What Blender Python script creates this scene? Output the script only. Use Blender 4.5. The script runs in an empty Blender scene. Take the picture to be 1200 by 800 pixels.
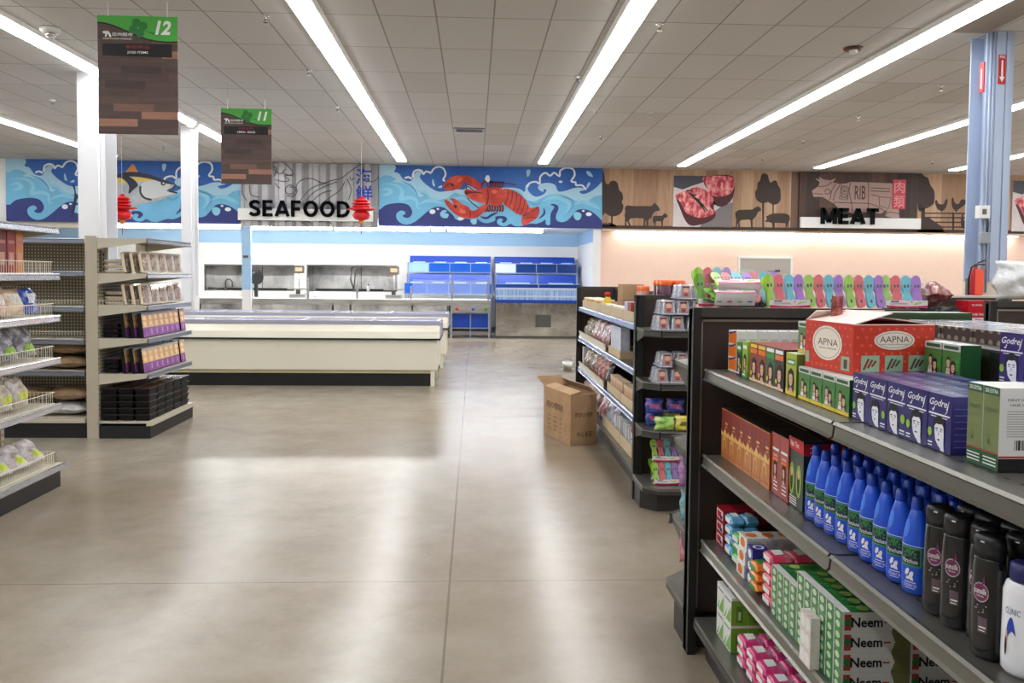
import bpy, math, random
from mathutils import Vector, Matrix
from math import pi, sin, cos, radians
rnd = random.Random(7)
SC = bpy.context.scene
COL = SC.collection

# ---------------------------------------------------------------- camera
cam_d = bpy.data.cameras.new('camera'); cam = bpy.data.objects.new('camera', cam_d); COL.objects.link(cam)
RX = Vector((0.99888125, -0.04622326, 0.00998261))
UP = Vector((-0.00799105, 0.04307167, 0.99904003))
BK = Vector((-0.04660885, -0.99800213, 0.04265411))
CAMZ = 1.65
m = Matrix.Identity(4)
for i in range(3):
    m[i][0] = RX[i]; m[i][1] = UP[i]; m[i][2] = BK[i]
m[2][3] = CAMZ
cam.matrix_world = m
cam_d.sensor_width = 36; cam_d.lens = 950 * 36 / 1200; cam_d.shift_y = -38 / 1200
cam_d.clip_start = 0.05; cam_d.clip_end = 200
SC.camera = cam
# ---------------------------------------------------------------- world, exposure
w = bpy.data.worlds.new('world'); SC.world = w; w.use_nodes = True
w.node_tree.nodes['Background'].inputs[0].default_value = (1, 1, 1, 1)
w.node_tree.nodes['Background'].inputs[1].default_value = 0.3
SC.view_settings.view_transform = 'Standard'; SC.view_settings.look = 'None'
SC.view_settings.exposure = 1.15; SC.view_settings.gamma = 1.0
SC.view_settings.use_curve_mapping = False
LAMP = 9.0          # ceiling strip lights
COVE = 26.0          # tubes under the mural soffit
CEIL = 4.37
WY = 20.6           # plane of the murals

# ---------------------------------------------------------------- materials
def lin(c):
    c = c / 255
    return c / 12.92 if c <= .04045 else ((c + .055) / 1.055) ** 2.4
def rgb(c): return (lin(c[0]), lin(c[1]), lin(c[2]), 1)
MC = {}
def M(name, col=None, rough=.5, metal=0, var=0, vs=3, bump=0, bs=60, coat=0, emit=0, alpha=1, spec=None, cols=None, stretch=None):
    if name in MC: return MC[name]
    mt = bpy.data.materials.new(name); mt.use_nodes = True
    nt = mt.node_tree; b = nt.nodes['Principled BSDF']
    b.inputs['Base Color'].default_value = rgb(col)
    b.inputs['Roughness'].default_value = rough; b.inputs['Metallic'].default_value = metal
    if coat: b.inputs['Coat Weight'].default_value = coat; b.inputs['Coat Roughness'].default_value = .12
    if spec is not None: b.inputs['Specular IOR Level'].default_value = spec
    if emit:
        b.inputs['Emission Color'].default_value = rgb(col); b.inputs['Emission Strength'].default_value = emit
    if alpha < 1: b.inputs['Alpha'].default_value = alpha
    tc = None
    def coords():
        nonlocal tc
        if tc is None:
            t = nt.nodes.new('ShaderNodeTexCoord'); tc = t.outputs['Object']
            if stretch:
                mp = nt.nodes.new('ShaderNodeMapping'); mp.inputs['Scale'].default_value = stretch
                nt.links.new(tc, mp.inputs['Vector']); tc = mp.outputs['Vector']
        return tc
    if var or cols:
        n = nt.nodes.new('ShaderNodeTexNoise'); n.inputs['Scale'].default_value = vs
        n.inputs['Detail'].default_value = 5; n.inputs['Roughness'].default_value = .6
        nt.links.new(coords(), n.inputs['Vector'])
        r = nt.nodes.new('ShaderNodeValToRGB')
        if cols:
            e = r.color_ramp.elements; k = len(cols)
            e[0].position = .3; e[0].color = rgb(cols[0]); e[1].position = .7; e[1].color = rgb(cols[-1])
            for i in range(1, k - 1):
                x = e.new(.3 + .4 * i / (k - 1)); x.color = rgb(cols[i])
        else:
            lo = [max(0, c * (1 - var)) for c in col]; hi = [min(255, c * (1 + var)) for c in col]
            r.color_ramp.elements[0].position = .3; r.color_ramp.elements[1].position = .7
            r.color_ramp.elements[0].color = rgb(lo); r.color_ramp.elements[1].color = rgb(hi)
        nt.links.new(n.outputs['Fac'], r.inputs['Fac']); nt.links.new(r.outputs['Color'], b.inputs['Base Color'])
    if bump:
        n = nt.nodes.new('ShaderNodeTexNoise'); n.inputs['Scale'].default_value = bs; n.inputs['Detail'].default_value = 3
        nt.links.new(coords(), n.inputs['Vector'])
        bp = nt.nodes.new('ShaderNodeBump'); bp.inputs['Strength'].default_value = bump; bp.inputs['Distance'].default_value = .02
        nt.links.new(n.outputs['Fac'], bp.inputs['Height']); nt.links.new(bp.outputs['Normal'], b.inputs['Normal'])
    MC[name] = mt
    return mt
class MathN:
    def __init__(s, nt): s.nt = nt
    def __call__(s, op, a, b=None, c=None):
        n = s.nt.nodes.new('ShaderNodeMath'); n.operation = op
        for i, v in enumerate((a, b, c)):
            if v is None: continue
            if isinstance(v, (int, float)): n.inputs[i].default_value = v
            else: s.nt.links.new(v, n.inputs[i])
        return n.outputs[0]
def lines(mt, sx, ox, sy, oy, wid):
    """mask (0..1) of thin grid lines in the object's xy plane"""
    nt = mt.node_tree; mm = MathN(nt)
    t = nt.nodes.new('ShaderNodeTexCoord'); s = nt.nodes.new('ShaderNodeSeparateXYZ'); nt.links.new(t.outputs['Object'], s.inputs[0])
    out = None
    for o, sp, of in ((s.outputs[0], sx, ox), (s.outputs[1], sy, oy)):
        f = mm('PINGPONG', mm('SUBTRACT', o, of), sp / 2)     # 0 on a line
        l = mm('LESS_THAN', f, wid)
        out = l if out is None else mm('MAXIMUM', out, l)
    return out, s, t, mm
def mixc(nt, fac, a, b):
    n = nt.nodes.new('ShaderNodeMix'); n.data_type = 'RGBA'
    if isinstance(fac, float): n.inputs[0].default_value = fac
    else: nt.links.new(fac, n.inputs[0])
    for i, v in ((6, a), (7, b)):
        if isinstance(v, tuple): n.inputs[i].default_value = v
        else: nt.links.new(v, n.inputs[i])
    return n.outputs[2]
def noise(nt, vec, scale, detail=4, rough=.6):
    n = nt.nodes.new('ShaderNodeTexNoise'); n.inputs['Scale'].default_value = scale
    n.inputs['Detail'].default_value = detail; n.inputs['Roughness'].default_value = rough
    nt.links.new(vec, n.inputs['Vector']); return n.outputs['Fac']
def ramp(nt, fac, stops):
    r = nt.nodes.new('ShaderNodeValToRGB'); e = r.color_ramp.elements
    e[0].position = stops[0][0]; e[0].color = rgb(stops[0][1]); e[1].position = stops[-1][0]; e[1].color = rgb(stops[-1][1])
    for p, c in stops[1:-1]:
        x = e.new(p); x.color = rgb(c)
    nt.links.new(fac, r.inputs['Fac']); return r.outputs['Color']

def mat_floor():
    mt = M('polished_concrete', (150, 142, 130), rough=.28); nt = mt.node_tree; b = nt.nodes['Principled BSDF']
    mm = MathN(nt)
    t = nt.nodes.new('ShaderNodeTexCoord'); s = nt.nodes.new('ShaderNodeSeparateXYZ'); nt.links.new(t.outputs['Object'], s.inputs[0])
    n1 = noise(nt, t.outputs['Object'], .55, 6, .62); n2 = noise(nt, t.outputs['Object'], 2.6, 8, .7); n3 = noise(nt, t.outputs['Object'], 45, 3)
    base = ramp(nt, n1, [(.3, (142, 127, 108)), (.5, (158, 148, 132)), (.72, (171, 165, 152))])
    c2 = ramp(nt, n2, [(.3, (116, 106, 92)), (.5, (151, 142, 127)), (.7, (174, 168, 156))])
    c3 = ramp(nt, n3, [(.3, (132, 124, 110)), (.7, (164, 156, 142))])
    c = mixc(nt, .42, base, c2); c = mixc(nt, .1, c, c3)
    n0 = noise(nt, t.outputs['Object'], .2, 3, .5)
    wf = nt.nodes.new('ShaderNodeMapRange'); wf.inputs[1].default_value = .42; wf.inputs[2].default_value = .6; wf.inputs[4].default_value = .6; nt.links.new(n0, wf.inputs[0])
    c = mixc(nt, wf.outputs[0], c, rgb((126, 108, 84)))
    j = mm('LESS_THAN', mm('ABSOLUTE', mm('SUBTRACT', s.outputs[0], -.119)), .006)
    j2 = mm('LESS_THAN', mm('PINGPONG', mm('SUBTRACT', s.outputs[1], 9.4), 2.55), .004)
    jj = mm('MAXIMUM', j, j2)
    c = mixc(nt, mm('MULTIPLY', jj, .55), c, rgb((86, 78, 66)))
    nt.links.new(c, b.inputs['Base Color'])
    r = nt.nodes.new('ShaderNodeMapRange'); r.inputs[3].default_value = .2; r.inputs[4].default_value = .3
    nt.links.new(n2, r.inputs[0]); nt.links.new(r.outputs[0], b.inputs['Roughness'])
    bp = nt.nodes.new('ShaderNodeBump'); bp.inputs['Strength'].default_value = .025; bp.inputs['Distance'].default_value = .02
    nt.links.new(n2, bp.inputs['Height']); nt.links.new(bp.outputs['Normal'], b.inputs['Normal'])
    b.inputs['Specular IOR Level'].default_value = .48
    return mt
def mat_ceiling():
    mt = M('ceiling_tiles', (190, 186, 178), rough=.85); nt = mt.node_tree; b = nt.nodes['Principled BSDF']
    l, s, t, mm = lines(mt, .61, .184, 1.207, 8.75, .009)
    ix = mm('FLOOR', mm('DIVIDE', mm('SUBTRACT', s.outputs[0], .184), .61)); iy = mm('FLOOR', mm('DIVIDE', mm('SUBTRACT', s.outputs[1], 8.75), 1.207))
    cb = nt.nodes.new('ShaderNodeCombineXYZ'); nt.links.new(ix, cb.inputs[0]); nt.links.new(iy, cb.inputs[1])
    wn = nt.nodes.new('ShaderNodeTexWhiteNoise'); wn.noise_dimensions = '2D'; nt.links.new(cb.outputs[0], wn.inputs['Vector'])
    tile = ramp(nt, wn.outputs['Value'], [(0, (176, 172, 164)), (.06, (190, 188, 184)), (.5, (195, 193, 190)), (1, (200, 198, 195))])
    f = noise(nt, t.outputs['Object'], 90, 3); sp = ramp(nt, f, [(.35, (182, 179, 174)), (.6, (202, 200, 197))])
    c = mixc(nt, .3, tile, sp); c = mixc(nt, mm('MULTIPLY', l, .75), c, rgb((116, 110, 102)))
    nt.links.new(c, b.inputs['Base Color']); return mt
def mat_peg(name, base, hole, sp=.0254, ax=(0, 2)):
    mt = M(name, base, rough=.5); nt = mt.node_tree; b = nt.nodes['Principled BSDF']; mm = MathN(nt)
    t = nt.nodes.new('ShaderNodeTexCoord'); s = nt.nodes.new('ShaderNodeSeparateXYZ'); nt.links.new(t.outputs['Object'], s.inputs[0])
    a = mm('PINGPONG', s.outputs[ax[0]], sp / 2); c = mm('PINGPONG', s.outputs[ax[1]], sp / 2)
    d = mm('SQRT', mm('ADD', mm('MULTIPLY', a, a), mm('MULTIPLY', c, c)))
    nt.links.new(mixc(nt, mm('LESS_THAN', d, sp * .27), rgb(base), rgb(hole)), b.inputs['Base Color']); return mt
def mat_planks(name, cols, w, axis=0, grain=(30, 30, 1.5), jit=.35, joint=(60, 44, 34), length=None, ox=0):
    """boards along one axis, each board its own tone"""
    mt = M(name, cols[0], rough=.6); nt = mt.node_tree; b = nt.nodes['Principled BSDF']; mm = MathN(nt)
    t = nt.nodes.new('ShaderNodeTexCoord'); s = nt.nodes.new('ShaderNodeSeparateXYZ'); nt.links.new(t.outputs['Object'], s.inputs[0])
    o = mm('SUBTRACT', s.outputs[axis], ox)
    i = mm('FLOOR', mm('DIVIDE', o, w)); cb = nt.nodes.new('ShaderNodeCombineXYZ'); nt.links.new(i, cb.inputs[0])
    if length:
        oth = s.outputs[0] if axis == 2 else s.outputs[2]
        sh = mm('MULTIPLY', mm('SINE', mm('MULTIPLY', i, 12.9)), 3.1)
        nt.links.new(mm('FLOOR', mm('ADD', mm('DIVIDE', oth, length), sh)), cb.inputs[1])
    wn = nt.nodes.new('ShaderNodeTexWhiteNoise'); wn.noise_dimensions = '2D'; nt.links.new(cb.outputs[0], wn.inputs['Vector'])
    k = len(cols); c = ramp(nt, wn.outputs['Value'], [(q / max(1, k - 1), cc) for q, cc in enumerate(cols)])
    mp = nt.nodes.new('ShaderNodeMapping'); mp.inputs['Scale'].default_value = grain; nt.links.new(t.outputs['Object'], mp.inputs['Vector'])
    g = noise(nt, mp.outputs['Vector'], 1.0, 5, .7)
    dark = nt.nodes.new('ShaderNodeMix'); dark.data_type = 'RGBA'; dark.blend_type = 'MULTIPLY'; dark.inputs[0].default_value = jit
    nt.links.new(c, dark.inputs[6]); nt.links.new(ramp(nt, g, [(.3, (140, 128, 120)), (.65, (255, 250, 245))]), dark.inputs[7])
    l = mm('LESS_THAN', mm('PINGPONG', o, w / 2), w * .012)
    nt.links.new(mixc(nt, mm('MULTIPLY', l, .5), dark.outputs[2], rgb(joint)), b.inputs['Base Color']); return mt

# ---------------------------------------------------------------- mesh builder
TXT = {}
def text_geo(s, bold=0, shear=0):
    k = (s, bold, shear)
    if k not in TXT:
        cu = bpy.data.curves.new('t', 'FONT'); cu.body = s; cu.resolution_u = 2; cu.offset = bold; cu.shear = shear
        o = bpy.data.objects.new('t', cu); COL.objects.link(o)
        dg = bpy.context.evaluated_depsgraph_get(); ev = o.evaluated_get(dg); me = ev.to_mesh()
        vs = [(v.co.x, v.co.y) for v in me.vertices]; fs = [list(p.vertices) for p in me.polygons]
        # drop doubles left loose
        ev.to_mesh_clear(); bpy.data.objects.remove(o); bpy.data.curves.remove(cu)
        if vs:
            x0 = min(v[0] for v in vs); x1 = max(v[0] for v in vs); y0 = min(v[1] for v in vs); y1 = max(v[1] for v in vs)
            vs = [((v[0] - x0) / (x1 - x0 or 1), (v[1] - y0) / (y1 - y0 or 1)) for v in vs]
        TXT[k] = (vs, fs)
    return TXT[k]
def smooth_pts(p, closed=True, n=4):
    out = []; k = len(p)
    rng = range(k) if closed else range(k - 1)
    for i in rng:
        if closed: a, b, c, d = p[i - 1], p[i], p[(i + 1) % k], p[(i + 2) % k]
        else: a, b, c, d = p[max(0, i - 1)], p[i], p[i + 1], p[min(k - 1, i + 2)]
        for j in range(n):
            t = j / n; t2 = t * t; t3 = t2 * t
            out.append(tuple(.5 * (2 * b[q] + (c[q] - a[q]) * t + (2 * a[q] - 5 * b[q] + 4 * c[q] - d[q]) * t2 + (3 * b[q] - a[q] - 3 * c[q] + d[q]) * t3) for q in range(2)))
    if not closed: out.append(tuple(p[-1]))
    return out
class MB:
    def __init__(s): s.v = []; s.f = []; s.fm = []; s.fs = []; s.mats = []; s.T = None
    def mi(s, mt):
        if mt not in s.mats: s.mats.append(mt)
        return s.mats.index(mt)
    def av(s, pts):
        n = len(s.v)
        for p in pts:
            p = Vector(p)
            if s.T is not None: p = s.T @ p
            s.v.append(tuple(p))
        return n
    def face(s, pts, mt, smooth=False):
        n = s.av(pts); s.f.append(list(range(n, n + len(pts)))); s.fm.append(s.mi(mt)); s.fs.append(smooth)
    def box(s, x0, x1, y0, y1, z0, z1, mt, top=None, front=None, side=None, bottom=None):
        n = s.av([(x0, y0, z0), (x1, y0, z0), (x1, y1, z0), (x0, y1, z0), (x0, y0, z1), (x1, y0, z1), (x1, y1, z1), (x0, y1, z1)])
        for q, mm in (((0, 1, 5, 4), front), ((1, 2, 6, 5), side), ((2, 3, 7, 6), None), ((3, 0, 4, 7), side), ((4, 5, 6, 7), top), ((3, 2, 1, 0), bottom)):
            s.f.append([n + i for i in q]); s.fm.append(s.mi(mm or mt)); s.fs.append(False)
    def prism(s, pts, fn, d0, d1, mt, side=None, smooth=False):
        """2-D outline pushed between depths d0 and d1; fn(u, v, d) -> 3-D"""
        k = len(pts); n = s.av([fn(p[0], p[1], d0) for p in pts] + [fn(p[0], p[1], d1) for p in pts])
        s.f.append([n + i for i in range(k)]); s.fm.append(s.mi(mt)); s.fs.append(False)
        s.f.append([n + k + i for i in range(k)][::-1]); s.fm.append(s.mi(mt)); s.fs.append(False)
        for i in range(k):
            j = (i + 1) % k
            s.f.append([n + i, n + j, n + k + j, n + k + i][::-1]); s.fm.append(s.mi(side or mt)); s.fs.append(smooth)
    def lathe(s, prof, c, n, mt, sx=1, sy=1, smooth=True, cap=True):
        b = s.av([(c[0] + r * sx * cos(2 * pi * i / n), c[1] + r * sy * sin(2 * pi * i / n), c[2] + z) for r, z in prof for i in range(n)])
        for k in range(len(prof) - 1):
            for i in range(n):
                j = (i + 1) % n
                s.f.append([b + k * n + i, b + k * n + j, b + (k + 1) * n + j, b + (k + 1) * n + i]); s.fm.append(s.mi(mt)); s.fs.append(smooth)
        if cap:
            s.f.append([b + i for i in range(n)][::-1]); s.fm.append(s.mi(mt)); s.fs.append(False)
            e = b + (len(prof) - 1) * n
            s.f.append([e + i for i in range(n)]); s.fm.append(s.mi(mt)); s.fs.append(False)
    def tube(s, pts, r, mt, n=6, closed=False):
        pts = [Vector(p) for p in pts]; k = len(pts); rings = []
        for i, p in enumerate(pts):
            a = pts[i - 1] if (i > 0 or closed) else p; c = pts[(i + 1) % k] if (i < k - 1 or closed) else p
            t = (c - a).normalized(); u = t.cross(Vector((0, 0, 1)))
            if u.length < .1: u = t.cross(Vector((0, 1, 0)))
            u.normalize(); v = t.cross(u)
            rings.append(s.av([p + u * r * cos(2 * pi * j / n) + v * r * sin(2 * pi * j / n) for j in range(n)]))
        for i in range(k if closed else k - 1):
            a, c = rings[i], rings[(i + 1) % k]
            for j in range(n):
                q = (j + 1) % n
                s.f.append([a + j, a + q, c + q, c + j]); s.fm.append(s.mi(mt)); s.fs.append(n > 4)
        if not closed:
            s.f.append([rings[0] + j for j in range(n)][::-1]); s.fm.append(s.mi(mt)); s.fs.append(False)
            s.f.append([rings[-1] + j for j in range(n)]); s.fm.append(s.mi(mt)); s.fs.append(False)
    def text(s, body, fn, cx, cy, w, h, d, mt, bold=.0, shear=0, thick=0):
        """text stretched into the w x h box centred at (cx, cy); fn(u, v, d) -> 3-D"""
        vs, fs = text_geo(body, bold * .45, shear)
        P = [(cx + (a - .5) * w, cy + (b - .5) * h) for a, b in vs]
        n = s.av([fn(a, b, d) for a, b in P])
        for f in fs:
            s.f.append([n + i for i in f]); s.fm.append(s.mi(mt)); s.fs.append(False)
        if thick:
            ed = {}
            for f in fs:
                for i in range(len(f)):
                    a, b = f[i], f[(i + 1) % len(f)]; ed[(a, b)] = 1
            m2 = s.av([fn(a, b, d + thick) for a, b in P])
            for (a, b) in ed:
                if (b, a) not in ed:
                    s.f.append([n + b, n + a, m2 + a, m2 + b]); s.fm.append(s.mi(mt)); s.fs.append(False)
    def stroke(s, pts, wd, fn, d, mt, closed=False, sm=True, taper=False):
        if sm: pts = smooth_pts(pts, closed, 3)
        L = []; R_ = []; k = len(pts)
        for i in range(k):
            a = pts[i - 1] if (i > 0 or closed) else pts[i]; c = pts[(i + 1) % k] if (i < k - 1 or closed) else pts[i]
            dx, dy = c[0] - a[0], c[1] - a[1]; l = math.hypot(dx, dy) or 1
            ww = wd / 2 * (sin(pi * min(1, max(.04, i / (k - 1)))) if taper else 1)
            L.append(fn(pts[i][0] - dy / l * ww, pts[i][1] + dx / l * ww, d)); R_.append(fn(pts[i][0] + dy / l * ww, pts[i][1] - dx / l * ww, d))
        n = s.av(L + R_)
        for i in range(k if closed else k - 1):
            j = (i + 1) % k
            s.f.append([n + i, n + j, n + k + j, n + k + i]); s.fm.append(s.mi(mt)); s.fs.append(False)
    def build(s, name, parent=None, bevel=0, **props):
        me = bpy.data.meshes.new(name); me.from_pydata(s.v, [], s.f)
        for mt in s.mats: me.materials.append(mt)
        me.polygons.foreach_set('material_index', s.fm); me.polygons.foreach_set('use_smooth', s.fs)
        me.update()
        o = bpy.data.objects.new(name, me); COL.objects.link(o)
        if parent is not None: o.parent = parent
        if bevel:
            md = o.modifiers.new('b', 'BEVEL'); md.width = bevel; md.segments = 1; md.limit_method = 'ANGLE'; md.angle_limit = radians(50)
        for k, v in props.items(): o[k] = v
        return o
GL = {  # heavy block letters: centre lines in a unit box, drawn with thick bars
    'M': [[(.1, 0), (.1, 1)], [(.9, 0), (.9, 1)], [(.12, .93), (.5, .12)], [(.88, .93), (.5, .12)]], 'E': [[(.14, 0), (.14, 1)], [(0, .91), (.95, .91)], [(.1, .5), (.88, .5)], [(0, .09), (.95, .09)]],
    'A': [[(.06, 0), (.5, .98)], [(.94, 0), (.5, .98)], [(.22, .27), (.78, .27)]], 'T': [[(.5, 0), (.5, 1)], [(0, .91), (1, .91)]], 'F': [[(.14, 0), (.14, 1)], [(0, .91), (.92, .91)], [(.1, .48), (.85, .48)]],
    'O': [[(.5 + .4 * cos(t * pi / 10), .5 + .41 * sin(t * pi / 10)) for t in range(21)]], 'D': [[(.14, 0), (.14, 1)], [(.1, .91), (.45, .91), (.7, .84), (.85, .68), (.89, .5), (.85, .32), (.7, .16), (.45, .09), (.1, .09)]],
    'S': [[(.88, .82), (.68, .9), (.45, .91), (.22, .84), (.14, .71), (.24, .59), (.5, .51), (.76, .43), (.87, .29), (.78, .15), (.55, .09), (.32, .1), (.1, .19)]]}
def block_text(parent, s, x0, x1, z0, z1, y0, y1, mt, bar=.2):
    cw = {'M': 1.25, 'O': 1.15, 'D': 1.05, 'A': 1.1, 'S': .9, 'E': .82, 'F': .8, 'T': .95}; gap = .2
    tot = sum(cw[c] for c in s) + gap * (len(s) - 1); k = (x1 - x0) / tot; h = z1 - z0; bw = bar * h; x = x0
    for c in s:
        w_ = cw[c] * k; b = MB()
        for pl in GL[c]:
            P_ = [(x + px * w_, z0 + pz * h) for px, pz in pl]
            for i in range(len(P_) - 1):
                (ax, az), (bx, bz) = P_[i], P_[i + 1]; dx, dz = bx - ax, bz - az; l = math.hypot(dx, dz); nx, nz = -dz / l * bw / 2, dx / l * bw / 2
                e = bw * .12 if len(P_) > 2 else 0; ax -= dx / l * e; az -= dz / l * e; bx += dx / l * e; bz += dz / l * e
                cl = lambda z: min(z1, max(z0, z))
                b.prism([(ax + nx, cl(az + nz)), (bx + nx, cl(bz + nz)), (bx - nx, cl(bz - nz)), (ax - nx, cl(az - nz))], lambda u, v, d: (u, d, v), y0, y1, mt)
        b.build('letter', parent); x += w_ + gap * k
def ident(u, v, d): return (u, d, v)      # picture plane facing -y: u = x, v = z, d = y
def tag(o, label, cat, group=None):
    o['label'] = label; o['category'] = cat
    if group: o['group'] = group
    return o
def empty(name, loc=(0, 0, 0), rz=0, label=None, cat=None, group=None):
    o = bpy.data.objects.new(name, None); COL.objects.link(o); o.location = loc; o.rotation_euler = (0, 0, rz); o.empty_display_size = .1
    if label: tag(o, label, cat, group)
    return o
def struct(o):
    o['kind'] = 'structure'; return o
def copy_tree(o, parent=None):
    c = o.copy(); COL.objects.link(c); c.parent = parent
    for ch in list(o.children):
        if ch.get('_p') is None: copy_tree(ch, c)
    return c
class Proto:
    """first put() moves the object itself, later ones copy it with its parts"""
    def __init__(s, root): s.root = root; s.used = False
    def put(s, x, y, z, rz, label, cat, group=None, tilt=None):
        o = copy_tree(s.root) if s.used else s.root
        s.used = True
        o.location = (x, y, z); o.rotation_euler = (tilt or 0, 0, rz); 
        o['label'] = label; o['category'] = cat
        if group: o['group'] = group
        elif 'group' in o: del o['group']
        return o
ORD = 'first second third fourth fifth sixth seventh eighth ninth tenth eleventh twelfth thirteenth fourteenth'.split()
# point on the vertical plane y = Y (or other planes) that the photographer's camera sees at a picture position: used as a measuring aid
def at(px, py, Y=None, Zp=None, Xp=None):
    c = ((px - 600) , (362 - py), 950.)
    d = RX * c[0] + UP * c[1] - BK * c[2]
    if Y is not None: t = Y / d.y
    elif Zp is not None: t = (Zp - CAMZ) / d.z
    else: t = Xp / d.x
    return Vector((0, 0, CAMZ)) + d * t

# common materials
WHITE = M('white_paint', (238, 238, 236), .5); BLACK = M('black_plastic', (22, 22, 24), .4); INK = M('black_ink', (20, 20, 22), .6)
STEEL = M('brushed_steel', (190, 190, 188), .28, 1, var=.12, vs=2, stretch=(1, 1, 12)); DSTEEL = M('dark_steel', (110, 108, 104), .4, .8)
CHROME = M('chrome', (215, 215, 218), .15, 1)
PAPER = M('white_paper', (242, 241, 238), .55); RED = M('red_print', (196, 30, 40), .45); GREEN = M('green_print', (60, 150, 60), .45)
BLUE = M('blue_print', (36, 66, 178), .4); KRAFT = M('kraft_cardboard', (176, 142, 106), .8, var=.06, vs=8); YEL = M('yellow_print', (232, 206, 60), .45)
ORANGE = M('orange_print', (236, 120, 40), .45); SKIN = M('skin_print', (226, 178, 150), .5); HAIR = M('hair_print', (34, 26, 26), .5); GREY = M('grey_print', (150, 150, 148), .5)
LGREEN = M('light_green_print', (150, 190, 60), .45); DGREEN = M('dark_green_print', (32, 88, 48), .45); NAVY = M('navy_print', (34, 32, 112), .4, coat=.3)
PINK = M('pink_print', (220, 60, 120), .4)
# ================================================================ the room
b = MB(); b.box(-16, 16, -7, 25, -.1, 0, mat_floor()); struct(b.build('floor'))
b = MB(); b.box(-16, 16, -7, 20.6, CEIL, CEIL + .1, mat_ceiling()); struct(b.build('ceiling'))
WALL = M('wall_paint_white', (240, 241, 240), .7, var=.01); PEACH = M('wall_paint_peach', (246, 216, 198), .7, var=.01); LBLUE = M('wall_paint_blue', (168, 206, 240), .7)
b = MB(); b.box(-16.1, -16, -7, 25, 0, 4.5, WALL); struct(b.build('wall_left'))
b = MB(); b.box(16, 16.1, -7, 25, 0, 4.5, WALL); struct(b.build('wall_right'))
b = MB(); b.box(-16, 16, -7.1, -7, 0, 4.5, WALL); struct(b.build('wall_front'))
# back wall on the meat side, with the stub that closes the alcove
b = MB(); b.box(3.23, 16, 20.95, 21.05, 0, 2.86, PEACH); b.box(3.23, 16, 20.66, 21.05, 2.86, 2.9, PEACH)
struct(b.build('wall_back'))
b = MB(); b.box(3.03, 3.225, 20.66, 23.8, 0, 2.5, WALL); b.box(3.03, 3.225, 20.74, 23.8, 2.5, 2.84, LBLUE); b.box(3.03, 3.225, 20.66, 20.74, 2.5, 2.84, WALL)
struct(b.build('wall_alcove_side'))
b = MB(); b.box(-16, 16, 20.66, 21.05, 2.9, 4.5, WALL); struct(b.build('wall_upper'))
b = MB(); b.box(-16, 3.22, 20.7, 23.9, 2.845, 2.9, WALL); struct(b.build('ceiling_alcove'))
# alcove back wall with two openings
op = [(-7.78, -5.22, 1.10, 1.83), (-4.86, -2.25, 1.10, 1.85)]
b = MB(); y0, y1 = 23.8, 23.9
xs = [-16, op[0][0], op[0][1], op[1][0], op[1][1], 3.03]
for i in range(0, 6, 2): b.box(xs[i], xs[i + 1], y0, y1, 0, 2.48, WALL)
for o_ in op:
    b.box(o_[0], o_[1], y0, y1, 0, o_[2], WALL); b.box(o_[0], o_[1], y0, y1, o_[3], 2.48, WALL)
b.box(-16, 3.03, y0, y1, 2.48, 2.845, LBLUE)
struct(b.build('wall_alcove_back'))
WSTEEL = M('mottled_steel', (186, 186, 184), .38, .75, cols=[(120, 120, 120), (190, 190, 190), (225, 225, 224)], vs=1.6, stretch=(1, 1, .6))
for i, (xa, xb, za, zb) in enumerate(op):
    b = MB(); t = .03; yb = 24.7
    b.box(xa, xb, yb, yb + t, za, zb, WSTEEL); b.box(xa, xb, 23.84, yb, za - t, za, STEEL); b.box(xa, xb, 23.84, yb, zb, zb + t, WSTEEL)
    b.box(xa - t, xa, 23.84, yb, za, zb, WSTEEL); b.box(xb, xb + t, 23.84, yb, za, zb, WSTEEL)
    b.box(xa, xb, 23.76, 23.8, zb, zb + .03, DSTEEL); b.box(xa, xa + .03, 23.78, 23.84, za, zb, DSTEEL)
    b.box(xa + .1, xb, 24.55, 24.7, za, za + .07, BLACK)
    b.box(xa + .55 * (xb - xa), xa + .55 * (xb - xa) + .02, 24.68, 24.7, za, zb, DSTEEL)
    struct(b.build('window_%d' % (i + 1)))
# beige baseboard at the alcove's back
b = MB(); b.box(-16, 3.03, 23.77, 23.8, 0, .1, DSTEEL); struct(b.build('baseboard_back'))
b = MB(); b.box(3.25, 16, 20.62, 20.9, 2.80, 2.86, M('beige_trim', (226, 206, 188), .6)); struct(b.build('trim_1'))
# dark ceiling panel beside the column at the edge
b = MB(); b.face([at(1101, 38, Zp=CEIL - .012), at(1157, 39, Zp=CEIL - .012), at(1215, 10, Zp=CEIL - .012), at(1215, -4, Zp=CEIL - .012), at(1163, -4, Zp=CEIL - .012)], M('ceiling_patch', (140, 130, 120), .8)); struct(b.build('trim_2'))
b = MB(); b.box(-16, -9.7, 20.68, 20.9, 2.70, 2.845, M('cream_trim', (222, 214, 196), .6)); struct(b.build('trim_3'))
# door in the peach wall
DOORM = M('door_grey', (178, 172, 164), .5)
xa, xb = 6.93, 8.27
b = MB(); b.box(xa, xb, 20.91, 20.95, 0, 2.13, DOORM); o = struct(b.build('door_1', bevel=.004))
b = MB(); b.box(xa - .05, xa, 20.9, 20.95, 0, 2.18, WHITE); b.box(xb, xb + .05, 20.9, 20.95, 0, 2.18, WHITE); b.box(xa, xb, 20.9, 20.95, 2.13, 2.18, WHITE); b.build('door_frame', o)
b = MB(); b.box(7.86, 7.98, 20.87, 20.91, 1.78, 1.84, INK); b.box(7.9, 7.96, 20.87, 20.91, 1.66, 1.72, BLACK); b.box(7.66, 7.86, 20.89, 20.9, 1.79, 1.81, DSTEEL); b.build('door_lock', o)

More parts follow.
